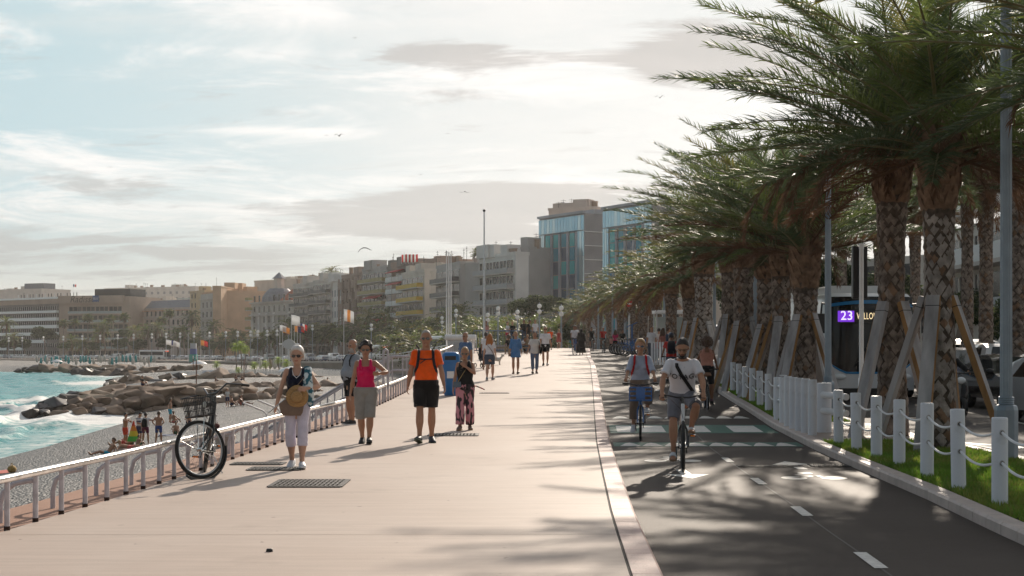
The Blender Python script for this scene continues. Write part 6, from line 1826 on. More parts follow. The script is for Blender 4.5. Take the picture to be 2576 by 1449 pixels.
for lb, bl, u, d, sex, col, cv, cr, hr, rz, off in [
 ('far cyclist in red t-shirt riding toward the camera over the crest', 'bicycle under the far red-shirted cyclist on the crest', 1518, 103, 'm', 'red_tee', (0, 0, 0), 40, ('short', 'grey'), 3, -.1),
 ('far cyclist in dark t-shirt riding left of the red-shirted one', 'bicycle under the far dark-shirted cyclist on the crest', 1489, 110, 'm', 'black_tee', (0, 0, 0), 120, ('short', 'black'), 5, -.1),
 ('boy in white t-shirt on a blue hire bicycle beside the black robe', 'blue hire bicycle ridden beside the woman in the black robe', 1446, 90, 'm', 'white_tee', (0, 0, 0), 0, ('short', 'black'), 8, 0),
 ('grey-haired man in white behind the boy on the blue bicycle', 'far bicycle ridden by the grey-haired man behind the boy', 1449, 106, 'm', 'white_tee', (0, 0, 0), 90, ('short', 'grey'), 2, 0)]:
 rider(lb, u, d, rad(rz), 1.72, sex, 8, dict(label=bl, col=M_BIKEBL if 'blue' in bl else M_BIKEB, detail=False, step='blue' in bl, basket=M_BIKEBL if 'blue' in bl else None), crank=cr, off=off, skin='brown', top=dict(m=C_(col, cv), sleeve='short', name='shirt'), bottom=dict(kind='shorts', len=.95, m=C_('black_shorts', (0, 0, 0))), shoes=dict(m=MATS['black_trainer']), hair=hr, vox=.02)
pk = []
for i, (u, d) in enumerate([(1553, 92), (1560, 90), (1567, 88.5), (1574, 87), (1581, 85.5)]):
 pk.append(bicycle('x', (ray_x(u, d) + .3, d, zg(d) + .02), rad(75 + 6 * i), M_BIKEBL, detail=False, step=True, basket=M_BIKEBL, group='hire bicycles parked at the crest'))
rank(pk, 'blue hire bicycle parked at the path crest', 'of the row')
# ------------------------------------------------------------------ cars, vans, buses
M_GLASS = mat('car_glass', (.015, .02, .022), .06, spec=.8)
M_HEAD = mat('headlamp', (.75, .78, .8), .08, spec=.8)
M_TAIL = mat('tail_lamp', (.55, .01, .01), .15, spec=.8)
M_TRIM = mat('car_trim', (.015, .015, .016), .45)
CARCOL = {'white': (.72, .72, .72), 'black': (.008, .008, .009), 'silver': (.42, .43, .45), 'grey': (.12, .125, .13), 'blue': (.03, .07, .16), 'red': (.35, .02, .02)}
def carpaint(c): return mat('car_' + c, CARCOL[c], .22, metal=.35 if c in ('silver', 'grey') else 0, coat=1.)
PROF = {'sedan': [(-2.2, .30), (-2.25, .55), (-2.15, .72), (-1.6, .86), (-.95, .94), (-.35, 1.32), (.1, 1.43), (.7, 1.42), (1.25, 1.28), (1.75, 1.02), (2.2, .98), (2.28, .75), (2.22, .32)],
  'hatch': [(-1.9, .30), (-1.95, .58), (-1.82, .76), (-1.3, .92), (-.85, .99), (-.25, 1.40), (.2, 1.50), (1.1, 1.49), (1.55, 1.38), (1.82, 1.02), (1.92, .95), (1.95, .55), (1.88, .32)],
  'van': [(-2.3, .32), (-2.38, .65), (-2.25, .95), (-1.75, 1.15), (-1.05, 1.85), (-.7, 1.98), (.4, 2.02), (2.1, 2.0), (2.28, 1.9), (2.36, 1.0), (2.33, .35)]}
CARMESH = {}
def car_meshes(style, colr):
 key = (style, colr)
 if key in CARMESH: return CARMESH[key]
 P = PROF[style]
 hw = .90 if style != 'van' else .98
 belt = .95 if style == 'sedan' else 1.0 if style == 'hatch' else 1.12
 def halfw(z, y):
  w = hw * (1 - .04 * max(0, (abs(y) - 1.4)) ** 2)
  if z > belt: w -= (z - belt) * (.42 if style != 'van' else .12)
  if z < .45: w -= (.45 - z) * .2
  return w
 top = MB()
 # sections across the car, each a rounded hoop
 ys = np.linspace(P[0][0], P[-1][0], 34)
 def z_at(y): return float(np.interp(y, [p[0] for p in P[1:-1]], [p[1] for p in P[1:-1]]))
 rings = []
 for y in ys:
  zt = z_at(y)
  zb = .30 if abs(y) < 2.1 else .34
  pts = []
  lv = [zb, .42, .62, min(belt - .02, zt - .06), min(belt + .06, zt - .04), zt - .12 if zt > belt + .25 else zt - .03, zt - .03, zt]
  lv = sorted(lv)
  for z in lv: pts.append((halfw(min(z, zt - .05), y) * (1 if z < zt - .02 else .80), z))
  ring = [Vector((x, y, z)) for x, z in pts] + [Vector((-x, y, z)) for x, z in reversed(pts)]
  rings.append(ring)
 body = top.loft(rings).mesh('body', carpaint(colr), True, 35)
 gl = MB()
 def quad(y0, z0, y1, z1, x0, x1, s):
  gl.add([(s * x0, y0, z0), (s * x0, y1, z0), (s * x1, y1, z1), (s * x1, y0, z1)], [(0, 1, 2, 3) if s > 0 else (3, 2, 1, 0)])
 roofz = max(p[1] for p in P)
 side_me = []
 for s in (-1, 1):
  for y0, y1, t0, t1 in ((-.78, .12, -.30, .10), (.18, 1.25, .18, .95)) if style != 'van' else ((-1.25, -.35, -.85, -.35), ):
   zl, zh = belt + .03, roofz - .14
   pts = [(s * (halfw(zl, 0) + .006), y0, zl), (s * (halfw(zl, 0) + .006), y1, zl), (s * (halfw(zh, 0) + .006), t1, zh), (s * (halfw(zh, 0) + .006), t0, zh)]
   side_me.append(MB().add(pts, [(0, 1, 2, 3) if s > 0 else (3, 2, 1, 0)]).mesh('side_window', M_GLASS, False))
 def screen(ya, yb, sgn):
  m = MB()
  za, zb = z_at(ya), z_at(yb)
  n = Vector((0, (zb - za) * sgn, abs(yb - ya))).normalized() * .010
  q = [Vector((-halfw(za, ya) * .80, ya, za)), Vector((halfw(za, ya) * .80, ya, za)), Vector((halfw(zb, yb) * .78, yb, zb)), Vector((-halfw(zb, yb) * .78, yb, zb))]
  q = [p + Vector((0, sgn * .012, .012)) for p in q]
  return m.prism(q, (0, sgn * .01, .01))
 if style == 'sedan': fs, rs = (-.92, -.30), (1.72, 1.22)
 elif style == 'hatch': fs, rs = (-.82, -.22), (1.80, 1.56)
 else: fs, rs = (-1.70, -1.02), (2.345, 2.29)
 front = screen(*fs, -1).mesh('windscreen', M_GLASS, False); rear = screen(*rs, 1).mesh('rear_window', M_GLASS, False)
 fy, ry = P[1][0], P[-2][0]
 wheel = MB().ring((0, 0, 0), (1, 0, 0), .25, .085, 24, 10, flat=1.15).mesh('wheel', M_TYRE)
 rim = MB().tube([(-.085, 0, 0), (.085, 0, 0)], [.19, .19], 16).mesh('rim', M_RIM)
 hl = MB().ell((0, 0, 0), (.20, .16, .075), None, 12, 6).mesh('headlight', M_HEAD)
 tl = MB().box((0, 0, 0), (.10, .12, .24)).mesh('tail_light', M_TAIL, False)
 gr = MB().box((0, fy + .035, .52), (.9, .10, .16)).mesh('grille', M_TRIM, False)
 bp = MB().box((0, fy + .06, .36), (1.55, .16, .13)).box((0, ry - .06, .40), (1.55, .16, .14)).mesh('bumper', M_TRIM, False)
 pl = MB().box((0, fy - .01, .47 if style != 'van' else .5), (.5, .02, .11)).mesh('number_plate', M_WPAINT, False)
 mi = MB().ell((0, 0, 0), (.11, .06, .075), None, 10, 6).mesh('mirror', M_TRIM)
 CARMESH[key] = (body, side_me, front, rear, wheel, rim, hl, tl, gr, bp, pl, mi, fy, ry, hw, belt)
 return CARMESH[key]
def car(label, loc, rz, style, colr, group=None, name=None, small=False):
 t = thing(name or ('van' if style == 'van' else 'car'), label, 'van' if style == 'van' else 'car', loc, rz, group)
 body, sw, fr, re, wh, rim, hl, tl, gr, bp, pl, mi, fy, ry, hw, belt = car_meshes(style, colr)
 link('body', body, t, bevel=0); [link('side_window', q_, t) for q_ in sw]; link('windscreen', fr, t); link('rear_window', re, t)
 wb = 1.32 if style != 'van' else 1.5
 for s in (-1, 1):
  for y in (-wb, wb):
   w = link('wheel', wh, t); w.location = (s * (hw - .10), y, .335)
   if not small: link('rim', rim, w)
  h = link('headlight', hl, t); h.location = (s * (hw - .26), fy + .14, .68)
  q = link('tail_light', tl, t); q.location = (s * (hw - .13), ry - .055, .82 if style != 'van' else 1.1)
  if not small:
   m = link('mirror', mi, t); m.location = (s * (hw + .06), -.75 if style != 'van' else -1.3, belt + .05)
 if not small:
  link('grille', gr, t); link('bumper', bp, t); link('number_plate', pl, t)
 return t
def ground_at(u, d): return (ray_x(u, d), d, zg(d) - .12)
car('glossy black saloon car facing the camera behind the right-hand lamp column', ground_at(2560, 36.2), rad(0), 'sedan', 'black')
car('silver car at the far right edge beside the black saloon', ground_at(2704, 30.8), rad(2), 'hatch', 'silver')
car('dark blue car half hidden behind the nearest palm trunk', ground_at(2385, 41), rad(-2), 'hatch', 'blue')
car('white hatchback with a red tail light seen between the prop and the far palm', ground_at(2432, 55), rad(178), 'hatch', 'white')
car('dark car with red lights behind the nearest palm props', ground_at(2395, 50), rad(182), 'hatch', 'grey')
car('white estate car behind the black saloon right of the slender palms', ground_at(2510, 47), rad(176), 'hatch', 'white')
car('white delivery van at the far right edge of the road', ground_at(2596, 60), rad(178), 'van', 'white')
car('silver car far along the road left of the bus', ground_at(2065, 64), rad(0), 'hatch', 'silver')
car('white van parked along the road behind the palms beside the shelter', ground_at(1805, 74), rad(-4), 'van', 'white')
car('grey car along the road behind the kerbside palms', ground_at(1905, 68), rad(0), 'hatch', 'grey')
# scooter with a helmeted rider in the gap between the palms and the saloon
def scooter(label, loc, rz):
 t = thing('scooter', label, 'scooter', loc, rz)
 for y in (-.62, .58): MB().ring((0, y, .25), (1, 0, 0), .18, .06, 20, 8).build('wheel', M_TYRE, t)
 MB().loft([[Vector((w * math.cos(a), y + .02 * math.sin(a), zc + h * math.sin(a))) for a in [2 * math.pi * i / 14 for i in range(14)]] for y, w, zc, h in ((-.55, .05, .62, .30), (-.48, .2, .65, .36), (-.40, .19, .62, .34), (-.34, .12, .40, .10), (0, .15, .34, .07), (.2, .18, .5, .22), (.55, .19, .62, .18), (.8, .08, .7, .06))]).build('body', mat('scooter_black', (.012, .012, .014), .2, coat=1.), t)
 MB().loft([[Vector((w * math.cos(a), y, .82 + .05 * math.sin(a))) for a in [2 * math.pi * i / 12 for i in range(12)]] for y, w in ((.1, .06), (.2, .15), (.6, .14), (.75, .05))]).build('seat', M_SADDLE, t)
 MB().tube([(-.34, -.32, 1.06), (-.12, -.42, 1.04), (.12, -.42, 1.04), (.34, -.32, 1.06)], .018, 8).build('handlebar', M_BLACK, t)
 MB().ell((0, -.53, .88), (.11, .05, .08)).build('headlight', M_HEAD, t)
 for s in (-1, 1):
  MB().tube([(s * .25, -.36, 1.06), (s * .36, -.40, 1.24)], .008, 6).ell((s * .38, -.40, 1.27), (.07, .025, .05)).build('mirror', M_BLACK, t)
 return t
sl = Vector(ground_at(2396, 33.5))
scooter('black scooter with chrome trim left of the black saloon car', sl, rad(4))
k = person('helmeted rider in dark jacket on the scooter between palm and saloon', sl, rad(4), 1.76, 'm', pose=dict(hip=(0, .28, .86), lean=8, ank=[(-.16, -.18, .42), (.16, -.18, .42)], wr=[(-.30, -.30, 1.06), (.30, -.30, 1.06)], kpole=[(-.4, -1, .2), (.4, -1, .2)], epole=[(-.8, .4, -.4), (.8, .4, -.4)]), skin='tan', top=dict(m=C_('black_tee', (0, 0, 0)), sleeve='long', ease=.03, name='jacket'), bottom=dict(kind='trousers', len=1.9, m=C_('denim', (0, 0, 0))), shoes=dict(m=MATS['black_trainer']), vox=.012)
c = MB(); c.ell(k.H(0, .0, .115), (.115, .135, .135), None, 18, 10); hobj = k.child('helmet', c, mat('helmet_black', (.01, .01, .011), .15, coat=1.))
def bus(label, loc, rz):
 t = thing('bus', label, 'bus', loc, rz)
 W_, H_, L_ = 1.275, 3.1, 11.5
 wht = mat('bus_white', (.66, .68, .70), .3, coat=.6); blk = mat('bus_black', (.006, .007, .008), .12, spec=.3, coat=.25); blu = mat('bus_blue', (.01, .20, .45), .3)
 def sec(y, w, zt, zb, r=.22):
  pts = [(-w, zb), (-w, zt - r)] + [(-w + r * (1 - math.cos(a)), zt - r + r * math.sin(a)) for a in (rad(30), rad(60))] + [(-w + r, zt), (w - r, zt)] + [(w - r + r * math.sin(a), zt - r + r * math.cos(a)) for a in (rad(30), rad(60))] + [(w, zt - r), (w, zb)]
  return [Vector((x, y, z)) for x, z in pts]
 MB().loft([sec(.30, W_ * .95, H_ - .12, .40), sec(.42, W_ * .99, H_ - .03, .34), sec(.6, W_, H_, .32), sec(L_, W_, H_, .32)]).build('body', wht, t, angle=30)
 MB().loft([sec(.9, W_ * .86, H_ + .22, H_ - .1, .12), sec(L_ - 1.5, W_ * .86, H_ + .22, H_ - .1, .12)]).build('roof_unit', wht, t, angle=30)
 # black glazed front, bowed outward, with a chin line that dips at the middle
 def front(zs, y0, grow, m, name, parent, zf=None):
  mb = MB(); n = 14; V = []
  for j, fz in enumerate(zs):
   for i in range(n + 1):
    f = -1 + 2 * i / n
    z = fz(f) if callable(fz) else fz
    w = W_ * (.975 + grow) * (1 - .05 * max(0, z - 2.5))
    V.append((f * w, y0 + .26 * abs(f) ** 3 + .05 * max(0, z - 1.6), z))
  Fs = [(j * (n + 1) + i, j * (n + 1) + i + 1, (j + 1) * (n + 1) + i + 1, (j + 1) * (n + 1) + i) for j in range(len(zs) - 1) for i in range(n)]
  mb.add(V, Fs)
  return mb.build(name, m, parent, angle=60)
 chin = lambda f: .86 + .34 * max(0, (abs(f) - .55) / .45) ** 1.4
 front([chin, 1.5, 2.0, 2.5, 2.98], -.06, 0, blk, 'windscreen', t)
 front([lambda f: chin(f) - .055, chin], -.066, .004, blu, 'chin_stripe', t)
 front([lambda f: 2.78 - .10 * f * f, lambda f: 2.88 - .12 * f * f], -.075, .004, blu, 'brow_stripe', t)
 front([.34, .6, lambda f: chin(f) - .06], -.05, .01, wht, 'nose', t)
 front([.22, .40], -.055, .0, M_TRIM, 'bumper', t)
 # the lit display
 dm = MB().box((0, -.105, 2.42), (1.75, .02, .36)).build('display', mat('display_black', (.01, .01, .01), .3), t, smooth=False)
 MB().box((-.74, -.118, 2.42), (.46, .01, .31)).build('line_panel', mat('led_violet', (.16, .03, .55), .5, emit=1.), dm, smooth=False)
 a = link('line_number', text_mesh('line_number', '23', .36, mat('led_white', (.9, .85, 1.), .5, emit=1.), extrude=.002), dm)
 a.location = (-.72, -.127, 2.43); a.rotation_euler = (rad(90), 0, 0)
 a = link('destination', text_mesh('destination', 'VALLON', .24, mat('led_amber', (1., .78, .45), .5, emit=1.), extrude=.002, spacing=1.1, align='LEFT'), dm)
 a.location = (-.44, -.127, 2.42); a.rotation_euler = (rad(90), 0, 0); a.scale = (.58, 1.1, 1)
 for s in (-1, 1):
  MB().tube([(s * 1.15, .05, 2.75), (s * 1.42, -.15, 2.78), (s * 1.46, -.2, 2.5)], .03, 8).box((s * 1.46, -.2, 2.22), (.2, .12, .55)).build('mirror', M_BLACK, t, bevel=.0)
  MB().ell((s * .92, .0, .72), (.22, .06, .09)).build('headlight', M_HEAD, t)
  for y in (2.4, 8.3):
   w = MB().ring((s * (W_ - .13), y, .48), (1, 0, 0), .34, .14, 24, 8).build('wheel', M_TYRE, t)
  for y0 in (1.0, 3.4, 5.2, 7.0, 8.8):
   MB().box((s * (W_ + .004), y0 + .75, 1.85), (.02, 1.55, 1.1)).build('side_window', blk, t, smooth=False)
 for x in (-.5, .35): MB().tube([(x, -.09, 1.0), (x + .35, -.11, 1.55)], .015, 6).build('wiper', M_BLACK, t)
 lg = MB()
 for dx in (-.045, .045): lg.box((dx, -.075, .98), (.03, .02, .12))
 lg.box((0, -.075, .98), (.06, .018, .03)).build('emblem', M_WPAINT, t, smooth=False)
 return t
bus('city bus front with black windscreen and lit line number behind the palms', (ray_x(2192, 40), 40, zg(40) - .14), rad(0))
# ------------------------------------------------------------------ buildings
def wall_mat(name, c, var=.12):
 a = sum(c) / 3
 c = tuple(min(.8, (q * .68 + a * .32) * 1.16) for q in c)
 return mat('wall_' + name, c, .85, var=var, scale=.25, bump=.1, bscale=3, detail=6, spec=.2)
WALLC = dict(beige=(.50, .42, .35), cream=(.56, .49, .41), pale=(.54, .50, .45), grey=(.40, .38, .37), tan=(.40, .29, .21), orange=(.55, .33, .17), white=(.62, .60, .57), brick=(.33, .23, .18), yellow=(.58, .42, .20), stone=(.45, .41, .36), dark=(.20, .18, .17), rose=(.48, .38, .33), slate=(.19, .20, .22))
M_WIN = mat('window_glass', (.022, .026, .032), .2, spec=.22)
M_WINL = mat('window_light', (.25, .30, .33), .12, spec=.8)
M_SHUT = mat('shutter_grey', (.30, .30, .31), .6)
M_SLAB = mat('balcony_slab', (.52, .49, .46), .8)
M_ROOF = mat('roof_tile', (.40, .11, .05), .8, var=.2, scale=3)
M_ROOFG = mat('roof_grey', (.22, .23, .26), .7, var=.2, scale=2)
M_CHIM = mat('chimney', (.36, .26, .20), .85)
M_AWN = mat('red_awning', (.45, .03, .03), .8)
M_AWO = mat('ochre_awning', (.50, .22, .06), .8)
PARA = {'dark': mat('rail_dark', (.05, .05, .055), .5), 'yellow': mat('rail_yellow', (.55, .36, .02), .6), 'white': mat('rail_white', (.66, .68, .68), .5), 'glass': mat('rail_glass', (.35, .42, .43), .15, spec=.7), 'ochre': mat('rail_ochre', (.34, .29, .13), .7), 'grey': mat('rail_grey', (.36, .36, .37), .6)}
class Bld:
 """a block on its own footprint: front edge A-B, depth behind, local x along the front, local -y outward"""
 def __init__(s, label, u0, d0, u1, d1, vtop, depth, cols, name='apartment_building', sink=4., group=None):
  A = Vector((ray_x(u0, d0), d0, 0)); B = Vector((ray_x(u1, d1), d1, 0))
  s.w = (B - A).length; s.dp = depth
  z0 = min(zg(d0), zg(d1)) - sink
  s.h = zat(vtop, d1) - z0; s.sink = sink
  s.t = thing(name, label, 'building', (A.x, A.y, z0), math.atan2(B.y - A.y, B.x - A.x), group)
  s.wm = wall_mat(cols, WALLC[cols])
  MB().box((s.w / 2, depth / 2, s.h / 2), (s.w, depth, s.h)).build('wall', s.wm, s.t, smooth=False)
  s.nwin = 0
 def part(s, name, mb, m, par=None, **k): return mb.build(name, m, par or s.t, smooth=False, **k)
 def windows(s, x0, x1, n, z0, fh, nf, ww=1.1, wh=1.6, m=M_WIN, frame=True, sill=True, side=None, skip=()):
  """grid of windows on the front (or on the right-hand side wall)"""
  key = ('win', round(ww, 2), round(wh, 2), m.name)
  if key not in CARMESH:
   CARMESH[key] = (MB().box((0, 0, 0), (ww, .12, wh)).mesh('window', m, False), MB().box((0, -.02, -wh / 2 - .06), (ww + .24, .26, .1)).box((0, -.02, wh / 2 + .05), (ww + .2, .16, .1)).mesh('frame', M_SLAB, False))
  wmesh, fmesh = CARMESH[key]
  for j in range(nf):
   for i in range(n):
    if (i, j) in skip or s.nwin > 95: continue
    x = x0 + (x1 - x0) * (i + .5) / n; z = z0 + fh * j + fh * .5
    w = link('window', wmesh, s.t); s.nwin += 1
    if side: w.location = (s.w + .02, x, z); w.rotation_euler = (0, 0, math.pi / 2)
    else: w.location = (x, -.02, z)
    if frame and s.nwin < 60: link('frame', fmesh, w)
 def balconies(s, x0, x1, z0, fh, nf, para='dark', out=1.5, glass=True, awn=(), bays=3, ph=.95, dark=True, awm=None):
  for j in range(nf):
   z = z0 + fh * j
   if glass:
    g = s.part('glazing', MB().box(((x0 + x1) / 2, -.03, z + fh * .46), (x1 - x0 - .3, .12, fh * .80)), M_WIN)
    dv = MB()
    for b in range(bays * 2 + 1): dv.box((x0 + (x1 - x0) * b / (bays * 2), -.12, z + fh * .46), (.14 if b % 2 else .3, .1, fh * .8))
    s.part('grille', dv, s.wm, g)
   b = s.part('balcony', MB().box(((x0 + x1) / 2, -out / 2, z), (x1 - x0, out, .24)), M_SLAB)
   s.part('railing', MB().box(((x0 + x1) / 2, -out + .02, z + .12 + ph / 2), (x1 - x0, .08, ph)).box((x0 + .04, -out / 2 + .03, z + .12 + ph / 2), (.08, out - .1, ph)).box((x1 - .04, -out / 2 + .03, z + .12 + ph / 2), (.08, out - .1, ph)), PARA[para], b)
   if j in awn:
    mb = MB(); xa = x0 + (x1 - x0) * .25; xb = x0 + (x1 - x0) * .85; zt = z + fh - .3
    mb.add([(xa, -.1, zt), (xb, -.1, zt), (xb, -out - .4, zt - .9), (xa, -out - .4, zt - .9), (xa, -.1, zt - .06), (xb, -.1, zt - .06), (xb, -out - .4, zt - .98), (xa, -out - .4, zt - .98)], [(0, 1, 2, 3), (7, 6, 5, 4), (3, 2, 6, 7), (0, 3, 7, 4), (1, 5, 6, 2), (0, 4, 5, 1)])
    s.part('awning', mb, awm or M_AWN)
 def band(s, z, h, m, x0=0., x1=None, out=.35, name='band'):
  x1 = s.w if x1 is None else x1
  return s.part(name, MB().box(((x0 + x1) / 2, -out / 2 - .003, z), (x1 - x0, out, h)), m)
 def roof(s, par=.6, items=3, seed=1, m=None, antenna=True):
  g = random.Random(seed)
  pm = MB(); h = s.h
  for c, z in (((s.w / 2, -.003), (s.w + .3, .3, par)), ((s.w / 2, s.dp), (s.w + .3, .3, par)), ((-.003, s.dp / 2), (.3, s.dp - .3, par)), ((s.w + .003, s.dp / 2), (.3, s.dp - .3, par))):
   pm.box((c[0], c[1], h + par / 2 - .1), z)
  r = s.part('roof', pm, m or s.wm)
  for i in range(items):
   x = s.w * g.uniform(.1, .9); y = s.dp * g.uniform(.2, .8)
   if g.random() < .55:
    w, hh = g.uniform(.9, 2.2), g.uniform(1.2, 2.4)
    c = s.part('chimney', MB().box((x, y, h + hh / 2), (w, .8, hh)).box((x, y, h + hh + .1), (w + .2, 1., .2)), M_CHIM, r)
   else:
    w, hh = g.uniform(3, 6), g.uniform(1.8, 2.8)
    s.part('penthouse', MB().box((x, y, h + hh / 2), (min(w, s.w * .5), 4, hh)), s.wm, r)
   if antenna:
    x = s.w * g.random(); hh = g.uniform(2., 4.)
    s.part('antenna', MB().tube([(x, y + 1, h), (x, y + 1, h + hh)], .05, 5).tube([(x - .7, y + 1, h + hh * .9), (x + .7, y + 1, h + hh * .9)], .04, 4).tube([(x - .5, y + 1, h + hh * .75), (x + .5, y + 1, h + hh * .75)], .04, 4), M_TRIM, r)
  return r
# hotel with long balcony bands whitened like glass reflecting the sky, at the far left
b = Bld('long hotel wing with sky-whitened balcony bands stepping across its front at the far left', -60, 640, 148, 600, 752, 26, 'dark', 'hotel')
for j in range(7):
 z = b.h - 3.2 - j * 3.15
 g = b.part('glazing', MB().box((b.w / 2, -.2, z - .6), (b.w - .4, .5, 1.6)), M_WIN)
 dv = MB()
 for i in range(40): dv.box((b.w * (i + .5) / 40, -.5, z - .6), (.22, .1, 1.6))
 b.part('grille', dv, wall_mat('grey', WALLC['grey']), g)
 b.band(z - 2.1, 1.35 if j else 1.0, mat('hotel_band_sky', (.84, .90, .90), .35), 0, b.w * (1. if j < 4 else .86 if j == 4 else .6), 1.3, 'balcony_band')  # near-white colour stands in for sky reflected by the glass rails
b.band(b.h - 1.0, 2.0, wall_mat('tan', WALLC['tan']), name='cornice')
b.band(b.h + .5, .8, MATS['hotel_band_sky'], out=.6, name='roof_railing')
r = b.roof(.3, 2, 4)
for i in range(20): b.part('parasol', MB().tube([(b.w * .45 + i * 2.3, 3, b.h), (b.w * .45 + i * 2.3, 3, b.h + 2.6)], [.16, .2], 6), M_TRIM if i % 3 else PARA['white'])
b = Bld('tan hotel block with dark recessed balconies under a deep sign fascia', 149, 600, 326, 590, 745, 24, 'tan', 'hotel')
W2 = b.w
for j in range(6):
 z = b.h - 4.6 - j * 3.7
 x0, x1 = (.14 * W2, .9 * W2) if j == 0 else (.13 * W2, .985 * W2)
 b.part('glazing', MB().box(((x0 + x1) / 2, -.02, z - .9), (x1 - x0, .2, 2.5)), M_WIN)
 dv = MB()
 for i in range(13): dv.box((x0 + (x1 - x0) * i / 12, -.16, z - .9), (.18 if i % 3 else .5, .1, 2.5))
 b.part('pier', dv, MATS['wall_tan'])
 b.band(z - 2.5, .35, M_SLAB, x0, x1, .9, 'balcony')
 b.band(z - 1.9, .8, PARA['glass'], x0, x1, .75, 'railing')
b.band(b.h - 1.2, 3.2, wall_mat('tan', WALLC['tan']), -.0, .93 * W2, .9, 'fascia')
a = link('sign', text_mesh('sign', 'Radisson', 4.0, mat('sign_dark', (.03, .02, .02), .6), align='LEFT'), b.t); a.location = (.18 * W2, -.96, b.h - 1.2); a.rotation_euler = (rad(90), 0, 0)
for v in a.data.vertices: v.co.x += v.co.y * .25
q = b.part('sign_panel', MB().box((.335 * W2 + 7.0, -.98, b.h - .9), (3.0, .1, 2.6)), mat('sign_panel_blue', (.02, .08, .25), .5))
a = link('lettering', text_mesh('lettering', 'BLU', 1.3, PARA['white']), q); a.location = (.335 * W2 + 7.0, -1.05, b.h - .9); a.rotation_euler = (rad(90), 0, 0)
b.part('terrace', MB().box((W2 * .72, 8, b.h + 1.6), (W2 * .5, 12, 3.2)), M_WIN)
fl_cols = {'b': (.02, .04, .2), 'w': (.7, .7, .7), 'r': (.55, .03, .03), 'y': (.60, .35, .12)}
def flag(name, label, loc, h, w, fh, cols, group=None, vertical=True, sway=.25, pole_r=.05, rz=0.):
 t = thing(name, label, 'flag', loc, rz, group)
 MB().tube([(0, 0, 0), (0, 0, h)], [pole_r, pole_r * .7], 7).build('pole', M_WPAINT, t)
 n = 12; mb = MB(); V = []
 for i in range(n + 1):
  f = i / n
  y = .12 * w * math.sin(f * 6.5) * f
  for zz in (0, 1): V.append((f * w * .94, y, h - .1 - fh * zz - sway * w * f * f))
 fs, mi = [], []
 for i in range(n):
  fs.append((2 * i, 2 * i + 1, 2 * i + 3, 2 * i + 2)); mi.append(min(len(cols) - 1, i * len(cols) // n))
 mb.add(V, fs); mb.m = mi
 c = mb.build('cloth', [mat('flag_' + k_, fl_cols[k_], .7, transl=.4) for k_ in cols], t)
 so_ = c.modifiers.new('t', 'SOLIDIFY'); so_.thickness = .01
 return t
flag('flag', 'small blue white and red flag on the hotel roof', (ray_x(184, 596), 596, zat(742, 596)), 4.6, 1.4, 1.1, 'bwr', sway=.1)
# background blocks on the skyline
b = Bld('low pale block on the skyline behind the white-banded hotel', -40, 760, 105, 740, 729, 20, 'pale'); b.roof(.8, 6, 3); b.part('plant_room', MB().box((b.w * .82, 6, b.h + 1.6), (14, 8, 4)), M_ROOFG)
b = Bld('long pale skyline block with a row of chimneys and square windows', 262, 830, 492, 800, 722, 20, 'pale'); b.windows(2, b.w - 2, 14, b.h - 8, 3.4, 2, 1.6, 1.4, M_SHUT); b.roof(.6, 12, 8); b.band(b.h - 6.5, .6, PARA['glass'], name='terrace_railing')
b = Bld('cream block with ribbon windows right of the tan hotel', 322, 640, 372, 620, 757, 20, 'cream'); 
for j in range(5): b.band(b.h - 6 - j * 5.2, 2.0, M_WINL, 1, b.w * .8, .1, 'ribbon_window')
b.roof(.5, 3, 5)
b = Bld('rose block with grey mansard roof and ochre awnings behind the tall palms', 362, 600, 480, 575, 772, 18, 'rose')
b.windows(1, b.w - 1, 10, b.h - 15, 3.6, 4, 1.2, 2.0, M_WIN); b.band(b.h - 4, .5, M_SLAB); b.band(b.h - 8, .5, M_SLAB)
mb = MB().box((b.w / 2, 9, b.h + 1.6), (b.w - .4, 17.6, 3.2), None, 0, (.93, .7)); b.part('mansard', mb, M_ROOFG)
for i in range(6): b.part('awning', MB().box((b.w * (i + .5) / 6, -.8, b.h - 1.2), (3.2, 1.6, .2)), M_AWO)
b = Bld('narrow tall cream house with yellow flank between the mansard and ornate blocks', 478, 575, 514, 560, 732, 14, 'yellow'); b.windows(.6, b.w * .5, 2, b.h - 22, 3.7, 6, 1., 1.9, M_WIN); b.roof(.5, 2, 7)
b = Bld('ornate grey belle-epoque facade with a huge blank ochre side wall', 508, 545, 563, 520, 735, 20, 'orange')
b.part('facade', MB().box((b.w / 2, -.3, b.h / 2), (b.w, .5, b.h)), wall_mat('stone', WALLC['stone']))
for o in [b]: 
 o.windows(1, o.w - 1, 5, o.h - 24, 3.6, 6, 1.1, 2.1, M_WIN)
for ch in list(b.t.children):
 if ch.name.startswith('window'): ch.location.y -= .55
for j in range(6): b.band(b.h - 2 - j * 3.7, .3, M_SLAB, out=1.1, name='cornice')
b.roof(.8, 3, 12)
b = Bld('block with a blank sunlit ochre wall rising behind the palms', 556, 512, 630, 556, 733, 3, 'orange'); b.roof(.4, 3, 11); b.part('gable', MB().box((b.w * .72, -1, b.h * .25), (b.w * .5, 2, b.h * .5)), wall_mat('rose', WALLC['rose'])); b.part('gable_roof', MB().box((b.w * .72, -1.1, b.h * .5 + .3), (b.w * .54, 2.6, .6), Matrix.Rotation(-.25, 3, 'Y')), M_ROOF)
